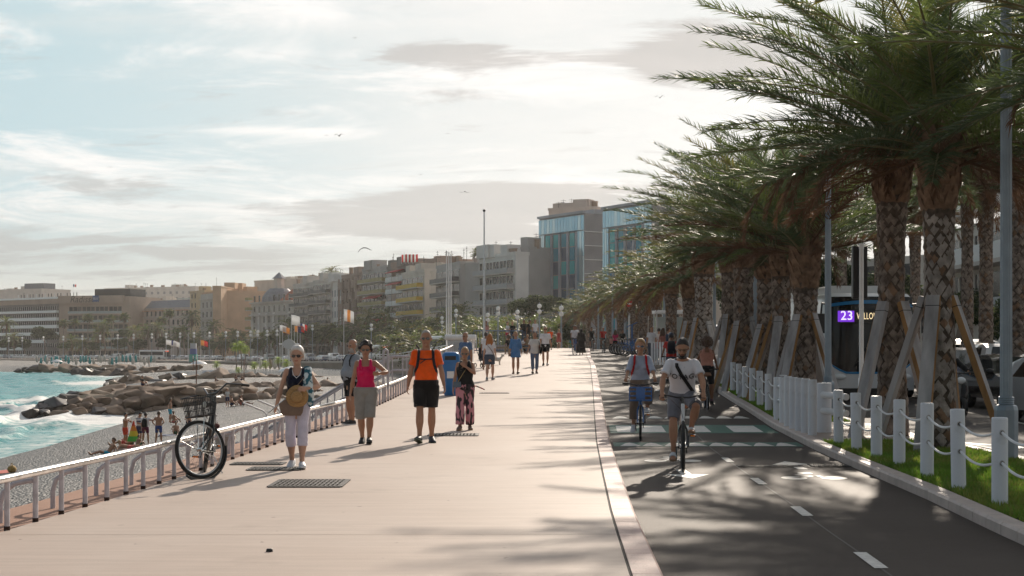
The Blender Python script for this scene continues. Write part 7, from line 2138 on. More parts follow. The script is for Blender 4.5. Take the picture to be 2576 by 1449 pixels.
# corner block with turret
b = Bld('old cream corner block with a domed turret and red roof', 632, 500, 738, 470, 755, 20, 'stone')
b.windows(1., b.w - 1, 8, 5, 3.6, 6, 1.2, 2.2, M_WIN); b.band(b.h - 4.5, .5, M_SLAB, out=1., name='cornice'); b.band(b.h - .2, .5, M_SLAB, out=.8, name='cornice')
for x in (.02, .20, .37, .55, .9): b.part('pilaster', MB().box((b.w * x + .4, -.25, b.h * .42), (.8, .5, b.h * .84)), wall_mat('white', WALLC['white']))
b.balconies(-1.8, 1.2, 4, 3.4, 7, 'ochre', 1.6, False)
tx = b.w * .42
b.part('turret', MB().tube([(tx, 4, b.h), (tx, 4, b.h + 1.6), (tx, 4, b.h + 3.4), (tx, 4, b.h + 4.6)], [6., 5.8, 4.6, 3.2], 12), M_ROOFG)
b.part('lantern', MB().tube([(tx, 4, b.h + 4.6), (tx, 4, b.h + 8.)], [1.9, 1.9], 8), MATS['wall_cream'])
b.part('lantern_roof', MB().tube([(tx, 4, b.h + 8.), (tx, 4, b.h + 10.2)], [2.6, .1], 8), M_ROOFG)
b.part('roof', MB().box((b.w * .8, 9, b.h + 2.2), (b.w * .42, 16, 4.6), None, 0, (.9, .35)), M_ROOF)
b = Bld('beige skyline block behind the domed turret with many chimneys', 640, 560, 830, 530, 700, 16, 'cream'); b.windows(b.w * .3, b.w - 2, 6, b.h - 5, 3, 1, 1.3, 1.3, M_SHUT); b.roof(.6, 9, 21)
specs = [
 ('modern block with dark green balcony fronts left of the grey stair tower', 738, 462, 790, 446, 714, 'pale', 'dark', 7, 2, ()),
 ('second dark-balconied block with glass penthouse beside the white strip', 788, 446, 834, 430, 705, 'pale', 'dark', 7, 2, ()),
 ('slim whitish block with shuttered windows before the brick lattice', 832, 432, 862, 420, 706, 'white', None, 0, 0, ()),
 ('brown block with a lattice of curved brick balconies', 860, 420, 912, 402, 690, 'brick', 'lat', 7, 6, ()),
 ('grey block with ochre balcony fronts and a red awning', 912, 400, 976, 380, 672, 'grey', 'ochre', 8, 3, (3, 5)),
 ('block striped with rows of bright white panels and a red awning', 974, 378, 1022, 362, 668, 'dark', 'white', 8, 3, (6, 7)),
 ('beige block with bright yellow balconies and a blank side wall', 1012, 350, 1068, 330, 682, 'cream', 'yellow', 7, 2, ()),
 ('grey block with long dark balconies and a big blank grey flank', 1098, 326, 1158, 308, 664, 'grey', 'dark', 7, 2, ()),
 ('white block with rounded grey balconies behind the tall bare pole', 1206, 306, 1297, 290, 640, 'white', 'grey', 8, 5, ()),
]
for lb, u0, d0, u1, d1, v, wc, para, nf, bays, awn in specs:
 b = Bld(lb, u0, d0, u1, d1, v, 3, wc)
 fh = 3.15
 z0 = b.h - .6 - nf * fh
 if para == 'lat':
  b.windows(.3, b.w - .3, 5, z0, fh, nf, 1.6, 2.1, M_WIN, False)
  for j in range(nf):
   for i in range(6):
    if (i + j) % 2: continue
    x = b.w * (i + .5) / 6
    b.part('balcony', MB().tube([(x, -.5, z0 + fh * j), (x, -.5, z0 + fh * j + 2.2)], 1.3, 10), MATS['wall_brick'])
  for i in range(7): b.part('pier', MB().box((b.w * i / 6, -.9, z0 + nf * fh / 2), (.35, .5, nf * fh)), MATS['wall_brick'])
 elif para is None:
  b.windows(.5, b.w - .5, 4, b.h - 24, fh, 7, 1.2, 1.8, M_SHUT)
 elif para == 'white':
  for j in range(nf):
   z = z0 + fh * j
   b.part('glazing', MB().box((b.w / 2, -.05, z + 2.2), (b.w - .6, .2, 1.6)), M_WIN)
   n = 6
   for i in range(n): b.part('panel', MB().box((b.w * (i + .5) / n, -.35, z + .7), (b.w / n - .35, .5, 1.25)), PARA['white'])
   if j in awn: b.part('awning', MB().box((b.w * .6, -1.2, z + 2.6), (b.w * .6, 2.0, .16), Matrix.Rotation(.35, 3, 'X')), M_AWN)
 else:
  b.balconies(.2, b.w * (.97 if para != 'yellow' else .96), z0, fh, nf, para, 1.7, True, awn, bays)
 b.roof(.7, 4, len(lb) + int(u0))
# side walls set back behind the fronts: plain flanks facing the camera
for lb, u0, u1, d0, d1, v, wc in [('blank beige flank wall of the yellow-balconied block', 1066, 1102, 331, 330, 685, 'cream'), ('tall blank grey flank right of the long dark balconies', 1156, 1216, 309, 306, 664, 'grey')]:
 b = Bld(lb, u0, d0, u1, d1, v, 16, wc); b.roof(.5, 3, 33)
b = Bld('brown roof storey with terrace set above the yellow balconies', 985, 372, 1100, 352, 660, 14, 'brick'); b.roof(1.2, 4, 9)
b = Bld('beige block with chimneys behind the pale rooftop palm', 1190, 352, 1300, 330, 640, 12, 'rose'); b.windows(2, b.w - 2, 7, b.h - 4.5, 3, 1, 1.3, 1.3, M_SHUT); b.roof(.6, 8, 6)
rf = [flag('rooftop_flag', 'x', (ray_x(1010 + 9 * i, 356), 356, zat(664, 356)), 2.4, 1.5, 1.9, 'rwr', 'red and white rooftop flags', sway=-.1) for i in range(4)]
rank(rf, 'red and white flag blowing on the roof', 'of four')
# glass office buildings
GLZ = [mat('glass_teal_%d' % i, c, .25, spec=.4) for i, c in enumerate([(.02, .26, .36), (.02, .34, .42), (.03, .17, .32), (.03, .08, .15), (.02, .40, .42)])]
M_GSIL = [mat('glass_silver_%d' % i, c, .10, metal=.6) for i, c in enumerate([(.42, .64, .74), (.34, .56, .68), (.58, .72, .76)])]
M_STONEC = wall_mat('cladding', (.29, .32, .38))
def glass_block(label, u0, d0, u1, d1, v, depth, side_u=None, nfl=9):
 b = Bld(label, u0, d0, u1, d1, v, depth, 'slate', 'office_building'); b.wm = M_STONEC
 W_, Hh = b.w, b.h
 g = random.Random(len(label))
 zt, zb = Hh - .3, Hh * .14
 # silver frame of narrow lights: left edge, right edge, top band
 def silver(x0, x1, z0, z1, nx, nz):
  for i in range(nx):
   for j in range(nz):
    if b.nwin > 140: return
    b.nwin += 1
    dx = (x1 - x0) / nx; dz = (z1 - z0) / nz
    b.part('glass_panel', MB().box((x0 + dx * (i + .5), -.12, z0 + dz * (j + .5)), (dx - .12, .2, dz - .12)), M_GSIL[g.randrange(3)])
 colw = W_ * .095
 for a0, a1 in ((.0, .13), (.86, 1.)): silver(W_ * a0, W_ * a1, zb, zt - 3.2, 3, 5)
 silver(0, W_, zt - 3.1, zt, 16, 1)
 xs = [.15, .33, .51, .69, .86]
 fh = (zt - 3.4 - zb) / nfl
 for i in range(4):
  for j in range(nfl):
   x0, x1 = W_ * xs[i], W_ * xs[i + 1] - colw * .7
   b.part('glass_panel', MB().box(((x0 + x1) / 2, -.05, zb + fh * (j + .5)), (x1 - x0, .1, fh - .15)), GLZ[(j // 2 + (i * j) % 2 + g.randrange(2)) % 5])
  b.part('pier', MB().box((W_ * xs[i + 1] - colw * .35 if i < 3 else W_ * .845, -.2, (zb + zt - 3.4) / 2), (colw * .38, .3, zt - 3.4 - zb)), M_STONEC)
 b.part('canopy', MB().box((W_ / 2, -.8, zb - .2), (W_ * 1.04, 1.6, .3)), M_GALV)
 silver(0, W_, 4.5, zb - .5, 14, 1)
 b.part('cornice', MB().box((W_ / 2, -.1, Hh + .25), (W_ * 1.02, .8, .5)), M_STONEC)
 b.part('roof', MB().box((W_ / 2, depth / 2 + 1, Hh + .5), (W_ * .9, depth - 4, 1.0)), M_STONEC)
 # side toward the camera: cladding and a double strip of dark lights
 sm = MB()
 for j in range(nfl + 1): sm.box((W_ + .1, depth * .5, zb + fh * j), (.2, depth, .12))
 b.part('string_course', sm, M_GALV)
 for j in range(nfl):
  for q in (.52, .70):
   b.part('side_window', MB().box((W_ + .08, depth * q, zb + fh * (j + .5)), (.16, depth * .15, fh - .25)), GLZ[(j + int(q * 10)) % 5])
 return b
glass_block('tall blue glass office block with grey piers, left of the pair', 1357, 302, 1470, 288, 536, 21)
glass_block('second blue glass office block partly hidden by palm fronds', 1518, 264, 1640, 250, 509, 16)
b = Bld('grey link wall between the two blue glass office blocks', 1504, 302, 1524, 296, 522, 5, 'grey', 'office_building'); b.band(b.h - 6, .6, M_SLAB)
for i in range(3): b.part('fin', MB().box((b.w * (.2 + .3 * i), -.6, b.h * .45), (.7, 1.2, b.h * .9)), M_STONEC)
b = Bld('beige block with chimneys just behind the left glass office block', 1380, 350, 1500, 345, 524, 10, 'rose'); b.roof(.6, 4, 14)
b = Bld('small glass-fronted annex with white vertical lights left of the office block', 1297, 297, 1331, 294, 624, 7, 'grey', 'office_building')
for i in range(8): b.part('light_strip', MB().box((b.w * (i + .5) / 8, -.1, b.h * .66), (b.w / 8 - .1, .2, b.h * .52)), M_GSIL[i % 3])
b.part('base_panel', MB().box((b.w / 2, -.08, b.h * .30), (b.w, .16, b.h * .18)), mat('teal_panel', (.16, .28, .30), .5))
for i in range(3): b.part('window', MB().box((b.w * (.25 + .25 * i), -.2, b.h * .27), (.9, .12, b.h * .12)), M_WIN)
b.roof(.4, 3, 3)
b = Bld('beige building seen between the palms behind the bus shelter', 1630, 150, 1780, 135, 725, 14, 'beige'); b.windows(1, b.w - 1, 5, 2, 3.2, 4, 1.3, 1.7, M_WIN); b.balconies(.5, b.w * .4, 4, 3.2, 3, 'white', 1.2)
b = Bld('white building with balconies across the road at the right edge', 2380, 92, 2640, 74, 545, 14, 'white', sink=1.)
b.balconies(.3, b.w - .2, 3.4, 3.1, 3, 'white', 1.4); b.roof(.6, 2, 2)
b = Bld('grey building across the road hidden behind the kerbside palms', 1880, 118, 2330, 100, 640, 14, 'stone', sink=1.); b.windows(1, b.w - 1, 10, 1.6, 3.2, 2, 1.3, 1.8, M_WIN)
# ------------------------------------------------------------------ trees of the far shore
FARCR = []
for kk in range(4):
 FARCR.append(crown_mesh(300 + kk, 34, 3.3, 12, .62, .075, (-.22, 0, 0), stalks=0, old=.25, olive=.12, lo=-55, droop=(.7, 1.3)))
FANCR = [crown_mesh(320 + kk, 40, 1.9, 9, .8, .10, (-.15, 0, 0), stalks=0, old=.2, olive=.3, lo=-50, droop=(.2, .6)) for kk in range(2)]
FARTR = MB().tube([(0, 0, -.3), (.05, 0, .3), (0, 0, .7), (0, 0, 1.02)], [.042, .034, .03, .034], 7).mesh('trunk', BARK)
pr = []
g = random.Random(77)
plist = [(16, 792, 560, 0), (34, 832, 540, 0), (160, 806, 560, 1), (188, 804, 560, 1), (221, 792, 545, 1), (250, 818, 540, 0), (262, 800, 535, 0), (279, 794, 550, 1), (312, 790, 545, 1), (340, 812, 530, 0), (372, 812, 520, 0), (395, 805, 520, 0), (426, 780, 535, 1), (408, 798, 540, 1), (445, 820, 510, 0), (482, 776, 520, 0), (462, 815, 500, 0), (536, 800, 500, 0), (588, 822, 480, 0), (610, 828, 470, 0), (180, 838, 530, 0), (210, 846, 530, 0), (500, 828, 490, 0), (560, 832, 470, 0), (660, 826, 440, 0), (690, 822, 430, 0), (726, 792, 420, 0), (760, 812, 400, 0), (795, 815, 400, 1), (830, 806, 380, 0), (865, 812, 370, 0), (900, 790, 350, 0), (928, 766, 360, 0), (955, 800, 340, 0), (975, 764, 340, 0), (1000, 798, 320, 0), (1020, 800, 300, 0), (1050, 796, 290, 0), (1078, 792, 280, 0), (1100, 790, 270, 0), (1130, 770, 275, 0), (1160, 756, 280, 0), (1180, 786, 250, 0), (1210, 785, 245, 0), (1240, 790, 240, 0), (1270, 786, 230, 0), (940, 826, 300, 0), (985, 828, 270, 0), (1040, 826, 240, 0), (1090, 824, 220, 0), (1140, 820, 210, 0), (1190, 815, 200, 0), (1240, 812, 190, 0), (1300, 790, 215, 0), (1290, 806, 180, 0), (1340, 800, 200, 0), (1335, 812, 175, 0), (1380, 790, 195, 0), (1400, 806, 180, 0)]
for i, (u, v, d, kind) in enumerate(plist):
 v += 0; h = zat(v, d) - zg(d)
 t = thing('palm_tree', 'x', 'palm tree', (ray_x(u, d), d, zg(d)), g.uniform(-.3, .3), 'palms along the far shore')
 sc = (1.35 + .25 * g.random()) if kind == 0 else 1.15
 if d < 320: sc *= .92
 th = max(2., h - (2.2 if kind == 0 else 1.2) * sc)
 a = link('trunk', FARTR, t); a.scale = (8.5 if kind == 0 else 5., 8.5 if kind == 0 else 5., th)
 c = link('crown', (FARCR if kind == 0 else FANCR)[i % (4 if kind == 0 else 2)], t); c.location = (0, 0, th); c.scale = (sc,) * 3; c.rotation_euler = (0, 0, g.uniform(-.6, .6))
 pr.append(t)
rank(pr, 'palm along the far shore', 'of the shore palms')
flag_r = palm('palm_tree', 'single palm growing on a roof against the sky left of the lattice block', (ray_x(833, 470), 470, zat(704, 470)), FARTR, FARCR[1], 2.2, crown_scale=1.25)
for o in flag_r.children:
 if o.name.startswith('trunk'): o.scale = (6, 6, 2.4)
flag_r = palm('palm_tree', 'small palm on the roof terrace right of the white flagpoles', (ray_x(1203, 330), 330, zat(656, 330)), FARTR, FANCR[0], 1.6, crown_scale=.9)
for o in flag_r.children:
 if o.name.startswith('trunk'): o.scale = (4, 4, 1.8)
# leafy trees and shrubbery behind the road
def clump_mesh(seed, n, rx, rz_, leaf, mats, flatten=.0):
 g = np.random.default_rng(seed)
 k = 16
 cs = g.normal(0, 1, (k, 3)); cs = norm(cs) * (g.random((k, 1)) ** .5) * np.array([rx, rx, rz_]) * .75
 rr = rx * (.28 + .25 * g.random(k))
 ci = g.integers(0, k, n)
 d = norm(g.normal(0, 1, (n, 3)))
 p = cs[ci] + d * (rr[ci] * (.7 + .35 * g.random(n)))[:, None] * np.array([1, 1, .75])
 a = norm(g.normal(0, 1, (n, 3))); b = norm(np.cross(a, d + g.normal(0, .5, (n, 3))))
 s = leaf * (.6 + .8 * g.random(n))[:, None]
 V = np.stack([p - a * s, p + b * s * .5, p + a * s, p - b * s * .5], 1).reshape(-1, 3)
 return np_mesh('crown', V, np.arange(4 * n).reshape(-1, 4), mats, (g.random(n) < .3).astype(int))
LFT = [mat('tree_leaf', (.040, .068, .030), .7, spec=.12, transl=.3, var=.3, scale=.4), mat('tree_leaf_light', (.085, .11, .04), .7, spec=.12, transl=.35)]
CLUMP = [clump_mesh(400 + i, 5000, 1., .75, .07, LFT) for i in range(3)]
tr = []
for i, (u, v, d, w, hh) in enumerate([(112, 838, 555, 62, 42), (60, 862, 545, 50, 30), (20, 866, 545, 50, 26), (165, 868, 535, 40, 24), (300, 862, 530, 46, 30), (350, 866, 525, 44, 28), (322, 838, 545, 50, 26), (240, 870, 525, 40, 22), (415, 862, 520, 52, 34), (470, 866, 505, 46, 30), (520, 866, 495, 46, 30), (560, 868, 485, 40, 26), (600, 866, 470, 46, 30), (650, 864, 445, 46, 32), (700, 850, 430, 50, 40), (750, 850, 410, 52, 42), (800, 842, 395, 56, 46), (838, 838, 380, 50, 46), (880, 846, 360, 50, 42), (920, 842, 340, 52, 44), (970, 846, 315, 56, 46), (1030, 850, 280, 60, 44), (1090, 850, 250, 60, 44), (1150, 852, 225, 60, 44), (1220, 852, 205, 66, 46), (1290, 850, 195, 66, 50), (1340, 770, 215, 90, 60), (1400, 765, 205, 80, 56), (1370, 840, 185, 80, 60), (1440, 835, 178, 80, 60), (1300, 770, 225, 60, 50)]):
 t = thing('leafy_tree', 'x', 'tree', (ray_x(u, d), d, zg(d)), i * .9, 'dark leafy trees behind the far road')
 k_ = d / F
 zc = zat(v, d) - zg(d)
 a = link('trunk', FARTR, t); a.scale = (8, 8, max(1.2, zc))
 c = link('crown', CLUMP[i % 3], t); c.location = (0, 0, zc); c.scale = (w * k_ * .6, w * k_ * .6, hh * k_ * .62)
 tr.append(t)
rank(tr, 'dark leafy tree behind the far road', 'of the leafy trees')
rt = []
for i, (u, v, d, w, hh) in enumerate([(2560, 790, 66, 120, 150), (2490, 800, 72, 90, 130), (2110, 700, 80, 120, 120), (2420, 770, 78, 110, 120), (1960, 720, 95, 110, 120), (1850, 740, 104, 100, 110), (2250, 730, 88, 150, 130)]):
 t = thing('leafy_tree', 'x', 'tree', (ray_x(u, d), d, zg(d)), i, 'leafy trees across the road on the right')
 k_ = d / F; zc = zat(v, d) - zg(d)
 a = link('trunk', FARTR, t); a.scale = (5, 5, zc)
 c = link('crown', CLUMP[i % 3], t); c.location = (0, 0, zc); c.scale = (w * k_ * .62, w * k_ * .62, hh * k_ * .6)
 rt.append(t)
rank(rt, 'dark leafy tree across the road', 'of its group')
# ------------------------------------------------------------------ far promenade: lamps, cars, flags, railing
GLOBE = mat('lamp_globe', (.72, .74, .74), .15, spec=.8, transl=.35)
LPOLE = MB().tube([(0, 0, 0), (0, 0, 1.)], [.5, .35], 7).mesh('pole', M_LAMP)
LGL = MB().ell((0, 0, 0), .5, None, 12, 8).mesh('globe', GLOBE)
LBR = MB().tube([(-.45, 0, 0), (.45, 0, 0)], .05, 6).tube([(0, 0, -.5), (0, 0, .9)], .06, 6).mesh('bracket', M_LAMP)
lm = []
def globe_lamp(u, v, d, s=1.):
 zt = zat(v, d); z0 = zg(d)
 t = thing('globe_lamp', 'x', 'street lamp', (ray_x(u, d), d, z0), 0, 'double-globe lamps along the far promenade')
 a = link('pole', LPOLE, t); a.scale = (.22, .22, zt - z0 - 1.2 * s)
 br = link('bracket', LBR, t); br.location = (0, 0, zt - z0 - .9 * s)
 for z in (0, -1.15):
  q = link('globe', LGL, t); q.location = (0, 0, zt - z0 + z * s); q.scale = (.95 * s,) * 3
 lm.append(t)
for i, u in enumerate([22, 56, 109, 159, 207, 252, 296, 336, 382, 418, 453, 488, 527, 568, 598, 630, 648, 672, 697]):
 x, d = edge_pt(u); globe_lamp(u, float(np.interp(u, [22, 700], [851, 833])), d + 6, .8)
for u, v, d in ((726, 828, 350), (786, 820, 325), (934, 818, 265), (1112, 800, 215), (1147, 782, 190), (1227, 792, 170), (1253, 776, 170), (1302, 785, 165), (1357, 770, 160), (1412, 775, 150)):
 globe_lamp(u, v, d, .55 if d < 230 else .65)
rank(lm, 'double-globe lamp', 'along the shore')
g = random.Random(5)
cs = []
for i in range(46):
 u = 20 + i * 20.5 + g.uniform(-6, 6)
 if u > 1000: break
 x, d = edge_pt(u)
 k_ = 1 + (18 + g.uniform(-3, 8)) / d * (1.6 if u < 700 else 1.1)
 p = Vector((x * k_, d * k_, zg(d * k_) - .08))
 near = edge_pt(u + 12); ang = math.atan2(near[1] - d, near[0] - x) + math.pi / 2
 c_ = g.choice(['white', 'white', 'silver', 'silver', 'grey', 'black', 'blue'])
 t = car('x', p, ang + (math.pi if g.random() < .5 else 0), g.choice(['hatch', 'hatch', 'sedan', 'van']), c_, 'cars on the far shore road', 'car', small=True)
 t['c'] = c_; t['category'] = 'car'
 cs.append(t)
for c_ in set(t['c'] for t in cs):
 sub = [t for t in cs if t['c'] == c_]
 if len(sub) == 1: sub[0]['label'] = f'only {c_} car on the far shore road'
 else: rank(sub, f'{c_} car on the far shore road', f'of the {c_} ones')
for t in cs: del t['c']
def far_bus(label, u, k1, col, rz):
 x, d = edge_pt(u); x, d = x * k1, d * k1
 t = thing('bus', label, 'bus', (x, d, zg(d) - .08), rz)
 MB().box((0, 0, 1.75), (2.5, 10.5, 2.8)).build('body', col, t, bevel=.25, smooth=False)
 for s in (-1, 1): MB().box((s * 1.26, 0, 2.1), (.03, 9.6, 1.1)).build('side_window', M_WIN, t, smooth=False)
 MB().box((0, -5.26, 1.9), (2.2, .04, 1.9)).build('windscreen', M_WIN, t, smooth=False)
 MB().box((0, -5.29, 2.75), (1.5, .03, .35)).build('display', mat('led_red', (.8, .12, .05), .5, emit=.6), t, smooth=False)
 for s in (-1, 1):
  for y in (-3.2, 3.): MB().tube([(s * 1.28, y, .5), (s * 1.0, y, .5)], .48, 12).build('wheel', M_TYRE, t)
far_bus('white coach side-on on the far shore road near the lifeguard tower', 388, 1.05, paint('coach_white', (.68, .68, .68)), rad(62))
far_bus('white city bus facing the camera on the far road behind the railing', 945, 1.06, MATS['coach_white'], rad(28))
far_bus('second white bus farther along the road right of the pink tank top', 1128, 1.2, MATS['coach_white'], rad(30))
# far white railing on the sea wall
t = thing('railing', 'thin white railing along the top of the far sea wall', 'railing', (EDGE[0][0], EDGE[0][1], 0))
o = t.location.copy()
pts = []
for (x0, y0), (x1, y1) in zip(EDGE[:-1], EDGE[1:]):
 for f in np.linspace(0, 1, 12, endpoint=False): pts.append(Vector((x0 + (x1 - x0) * f, y0 + (y1 - y0) * f, zg(y0 + (y1 - y0) * f) + .95)) - o)
MB().tube(pts, .07, 6).build('handrail', M_WPAINT, t)
MB().tube([p - V3(0, 0, .4) for p in pts], .03, 6).build('lower_rail', M_WPAINT, t)
for p in pts[::2][:70]: MB().tube([p - V3(0, 0, 1.), p], .05, 5).build('post', M_WPAINT, t)
# flags and tower
fg = []
for u, v, cols, k1 in ((414, 866, 'w', 1.0), (425, 868, 'bwr', 1.0), (432, 870, 'w', 1.0), (500, 868, 'yr', 1.0)):
 x, d = edge_pt(u); fg.append(flag('flag', 'x', (x, d + 2, zg(d)), zat(v, d) - zg(d) + 1.5, 2.2, 1.5, cols, 'flags near the lifeguard tower'))
rank(fg, 'flag on a thin pole near the lifeguard tower', 'of four')
t = thing('lifeguard_tower', 'blue and white lifeguard tower with green base on the sea wall', 'tower', (*edge_pt(488), zg(500)))
MB().box((0, 0, 1), (2.1, 1.6, 2.2)).build('base', mat('tower_green', (.02, .35, .30), .6), t, smooth=False)
MB().box((0, 0, 2.9), (1.8, 1.4, 1.6)).build('cabin', mat('tower_blue', (.05, .10, .32), .5), t, smooth=False)
MB().box((0, 0, 4.5), (1.6, 1.2, 1.5)).build('sign', mat('tower_pale', (.42, .45, .5), .6), t, smooth=False)
MB().tube([(-1.5, 0, -1), (-1.5, 0, 8)], .08, 7).build('pole', M_WPAINT, t)
fg = []
for u, v, cols in ((704, 838, 'w'), (711, 842, 'y'), (733, 812, 'w'), (741, 840, 'yb'), (748, 838, 'r'), (755, 834, 'bwr'), (865, 802, 'wyw')):
 d = 285 if u < 800 else 240
 x, dd = ray_x(u, d), d
 fg.append(flag('flag', 'x', (x, dd, zg(dd) - 2.5), zat(v, dd) - zg(dd) + 4.2, 1.5 if u not in (733, 865) else 1.8, 1.2 if u not in (733, 865) else 2.0, cols, 'flags behind the white-haired woman', pole_r=.06))
rank(fg, 'flag flying above the beach club', 'of that group')
t = thing('club_sign', 'pale lozenge-shaped club sign on a cross bar behind the flags', 'sign', (ray_x(727, 268), 268, zat(895, 268)))
MB().tube([(0, 0, -3), (0, 0, 3.2)], .1, 7).tube([(-1.9, 0, 2.2), (1.9, 0, 2.2)], .14, 7).build('frame', M_WPAINT, t)
MB().loft([[Vector((x, y, z + 2.2)) for x, z in ((-1.3, 0), (-.8, -.7), (0, -1.), (.8, -.7), (1.3, 0), (.8, .7), (0, 1.), (-.8, .7))] for y in (-.1, -.25)]).build('panel', mat('sign_pale', (.5, .52, .53), .6), t, smooth=False)
# ------------------------------------------------------------------ breakwater boulders
M_ROCK = mat('boulder_brown', (.27, .195, .145), .85, var=.6, scale=.6, bump=.8, bscale=3.5, detail=8, spec=.25)
M_ROCKD = mat('boulder_wet', (.06, .045, .037), .5, var=.5, scale=.6, bump=.8, bscale=3.5, detail=8, spec=.4)
M_ROCKL = mat('boulder_pale', (.34, .27, .21), .85, var=.4, scale=.6, bump=.8, bscale=3.5, detail=8, spec=.2)
def rock_mesh(seed, m):
 g = random.Random(seed)
 import bmesh
 bm = bmesh.new()
 for _ in range(16):
  p = Vector((g.gauss(0, 1), g.gauss(0, 1), g.gauss(0, 1))).normalized()
  e = max(abs(p.x), abs(p.y), abs(p.z))
  p = p * (.62 + .38 / e) * g.uniform(.60, .82)
  bm.verts.new(p)
 bmesh.ops.convex_hull(bm, input=bm.verts)
 bmesh.ops.delete(bm, geom=[v for v in bm.verts if not v.link_faces], context='VERTS')
 me = bpy.data.meshes.new('boulder'); bm.to_mesh(me); bm.free()
 o = bpy.data.objects.new('tmp', me)
 b = o.modifiers.new('b', 'BEVEL'); b.width = .06; b.segments = 2
 s = o.modifiers.new('s', 'SUBSURF'); s.levels = 2; s.subdivision_type = 'SIMPLE'
 out = eval_mesh(o); bpy.data.objects.remove(o)
 n = len(out.vertices); co = np.empty(n * 3); out.vertices.foreach_get('co', co); co = co.reshape(-1, 3)
 nz = (np_noise(co[:, [0, 1]] + co[:, [2, 2]] * .7, 2.2, seed, 4) - .5) * .16
 co *= (1 + nz)[:, None]
 out.vertices.foreach_set('co', co.astype(np.float32).ravel())
 out.materials.clear(); out.materials.append(m); out.shade_smooth(); out.set_sharp_from_angle(angle=rad(32)); out.name = 'boulder'
 return out
ROCKS = {k: [rock_mesh(500 + 10 * j + i, m) for i in range(4)] for j, (k, m) in enumerate((('brown', M_ROCK), ('wet', M_ROCKD), ('pale', M_ROCKL)))}
g = random.Random(31)
def jetty(lst, what, group):
 obs = []
 for i, (x, y, z, s, k) in enumerate(lst):
  o = bpy.data.objects.new('boulder', ROCKS[k][g.randrange(4)]); COL.objects.link(o)
  o.location = (x, y, z); s *= g.uniform(.8, 1.45)
  o.scale = (s * g.uniform(1.2, 1.9), s * g.uniform(1.0, 1.35), s * g.uniform(.6, .85)); o.rotation_euler = (g.uniform(-.25, .25), g.uniform(-.25, .25), g.uniform(0, 6.28))
  tag(o, 'x', 'boulder', group); o['kk'] = k
  obs.append(o)
 for kk in ('brown', 'wet', 'pale'):
  sub = [o for o in obs if o['kk'] == kk]
  if len(sub) == 1: sub[0]['label'] = f'only {kk} boulder of the {what}'
  elif sub: rank(sub, f'{kk} boulder of the {what}', f'of the {kk} ones')
 for o in obs: del o['kk']
L = []
def fill(path, n_rows, step, hmax, s0, tip_wet=2):
 """boulders heaped along a path of (x, y); highest in the middle row"""
 P = np.array(path, float)
 seg = np.hypot(*np.diff(P, axis=0).T); tot = seg.sum(); cum = np.concatenate([[0], np.cumsum(seg)])
 q = 0.; i = 0
 out = []
 while q < tot:
  x = float(np.interp(q, cum, P[:, 0])); y = float(np.interp(q, cum, P[:, 1]))
  for r in range(n_rows):
   f = (r - (n_rows - 1) / 2) / max(1, (n_rows - 1) / 2)
   s = s0 * g.uniform(.8, 1.25)
   rise = min(1., .25 + q / 14.)
   z = SEA + .15 + hmax * (1 - abs(f) ** 1.5) * rise + g.uniform(-.15, .2) + (.3 if abs(f) > .9 else 0)
   k = 'wet' if (q < step * tip_wet and r < 99) or g.random() < .06 else ('pale' if g.random() < .10 else 'brown')
   out.append((x + g.uniform(-.4, .4), y + f * n_rows * s0 * .62 + g.uniform(-.4, .4), z, s, k))
  q += step; i += 1
 return out
jetty(fill([(-43.5, 131), (-36, 133), (-28, 137), (-20, 141)], 5, 1.5, 1.9, 1.0), 'near breakwater', 'boulders of the near breakwater')
jetty(fill([(-52, 168), (-44, 168), (-34, 170), (-22, 172), (-10, 175)], 4, 1.9, 1.7, 1.2, 1), 'second breakwater', 'boulders of the second breakwater')
jetty(fill([(-64, 226), (-54, 224), (-42, 222), (-30, 220)], 3, 2.3, 1.5, 1.4, 1), 'third breakwater', 'boulders of the third breakwater')
jetty(fill([(-96, 318), (-86, 314), (-76, 310), (-66, 306)], 3, 2.7, 1.5, 1.5, 3), 'fourth breakwater', 'boulders of the fourth breakwater')
jetty(fill([(-122, 352), (-112, 348), (-102, 345), (-92, 344)], 2, 2.9, 1.5, 1.7, 3), 'far breakwater', 'boulders of the far breakwater')
jetty(fill([(-150, 364), (-140, 363), (-130, 361)], 1, 4.2, .9, 1.8, 9), 'far left waterline', 'boulders at the far left waterline')
# ------------------------------------------------------------------ bathers
BM = {k: cloth('trunks_' + k, c) for k, c in dict(red=(.60, .05, .02), blue=(.03, .07, .25), cyan=(.02, .35, .50), navy=(.02, .03, .09), plum=(.12, .02, .06), green=(.03, .12, .05), coral=(.6, .12, .10)).items()}
def swimmer(label, u, v, rz, H=1.75, sex='m', skin='tan', trunks='blue', pose=None, hair=('short', 'brown'), top=None, ln=.62, fat=1.):
 return person(label, on_beach(u, v), rad(rz), H, sex, fat=fat, vox=.018, pose=pose, skin=skin, hair=hair, top=top, bottom=dict(kind='shorts', len=ln, m=BM[trunks], ease=.016, name='swim_trunks'))
HIPS = dict(wr=[(-.17, .06, 1.0), (.17, .06, 1.0)], epole=[(-1, .3, 0), (1, .3, 0)], ank=[(-.16, 0, .085), (.16, 0, .085)])
SIT = dict(hip=(0, .12, .11), lean=-4, ank=[(-.13, -.50, .085), (.15, -.48, .085)], wr=[(-.22, -.20, .35), (.24, .22, .06)], kpole=[(-.3, -.6, 1), (.3, -.6, 1)])
SITL = dict(hip=(0, .2, .11), lean=-32, ank=[(-.10, -.62, .09), (.10, -.60, .09)], wr=[(-.28, .5, .06), (.28, .5, .06)], kpole=[(-.2, -.3, 1), (.2, -.3, 1)], toe=[(-10, 60), (10, 60)], head=(0, -10, 0))
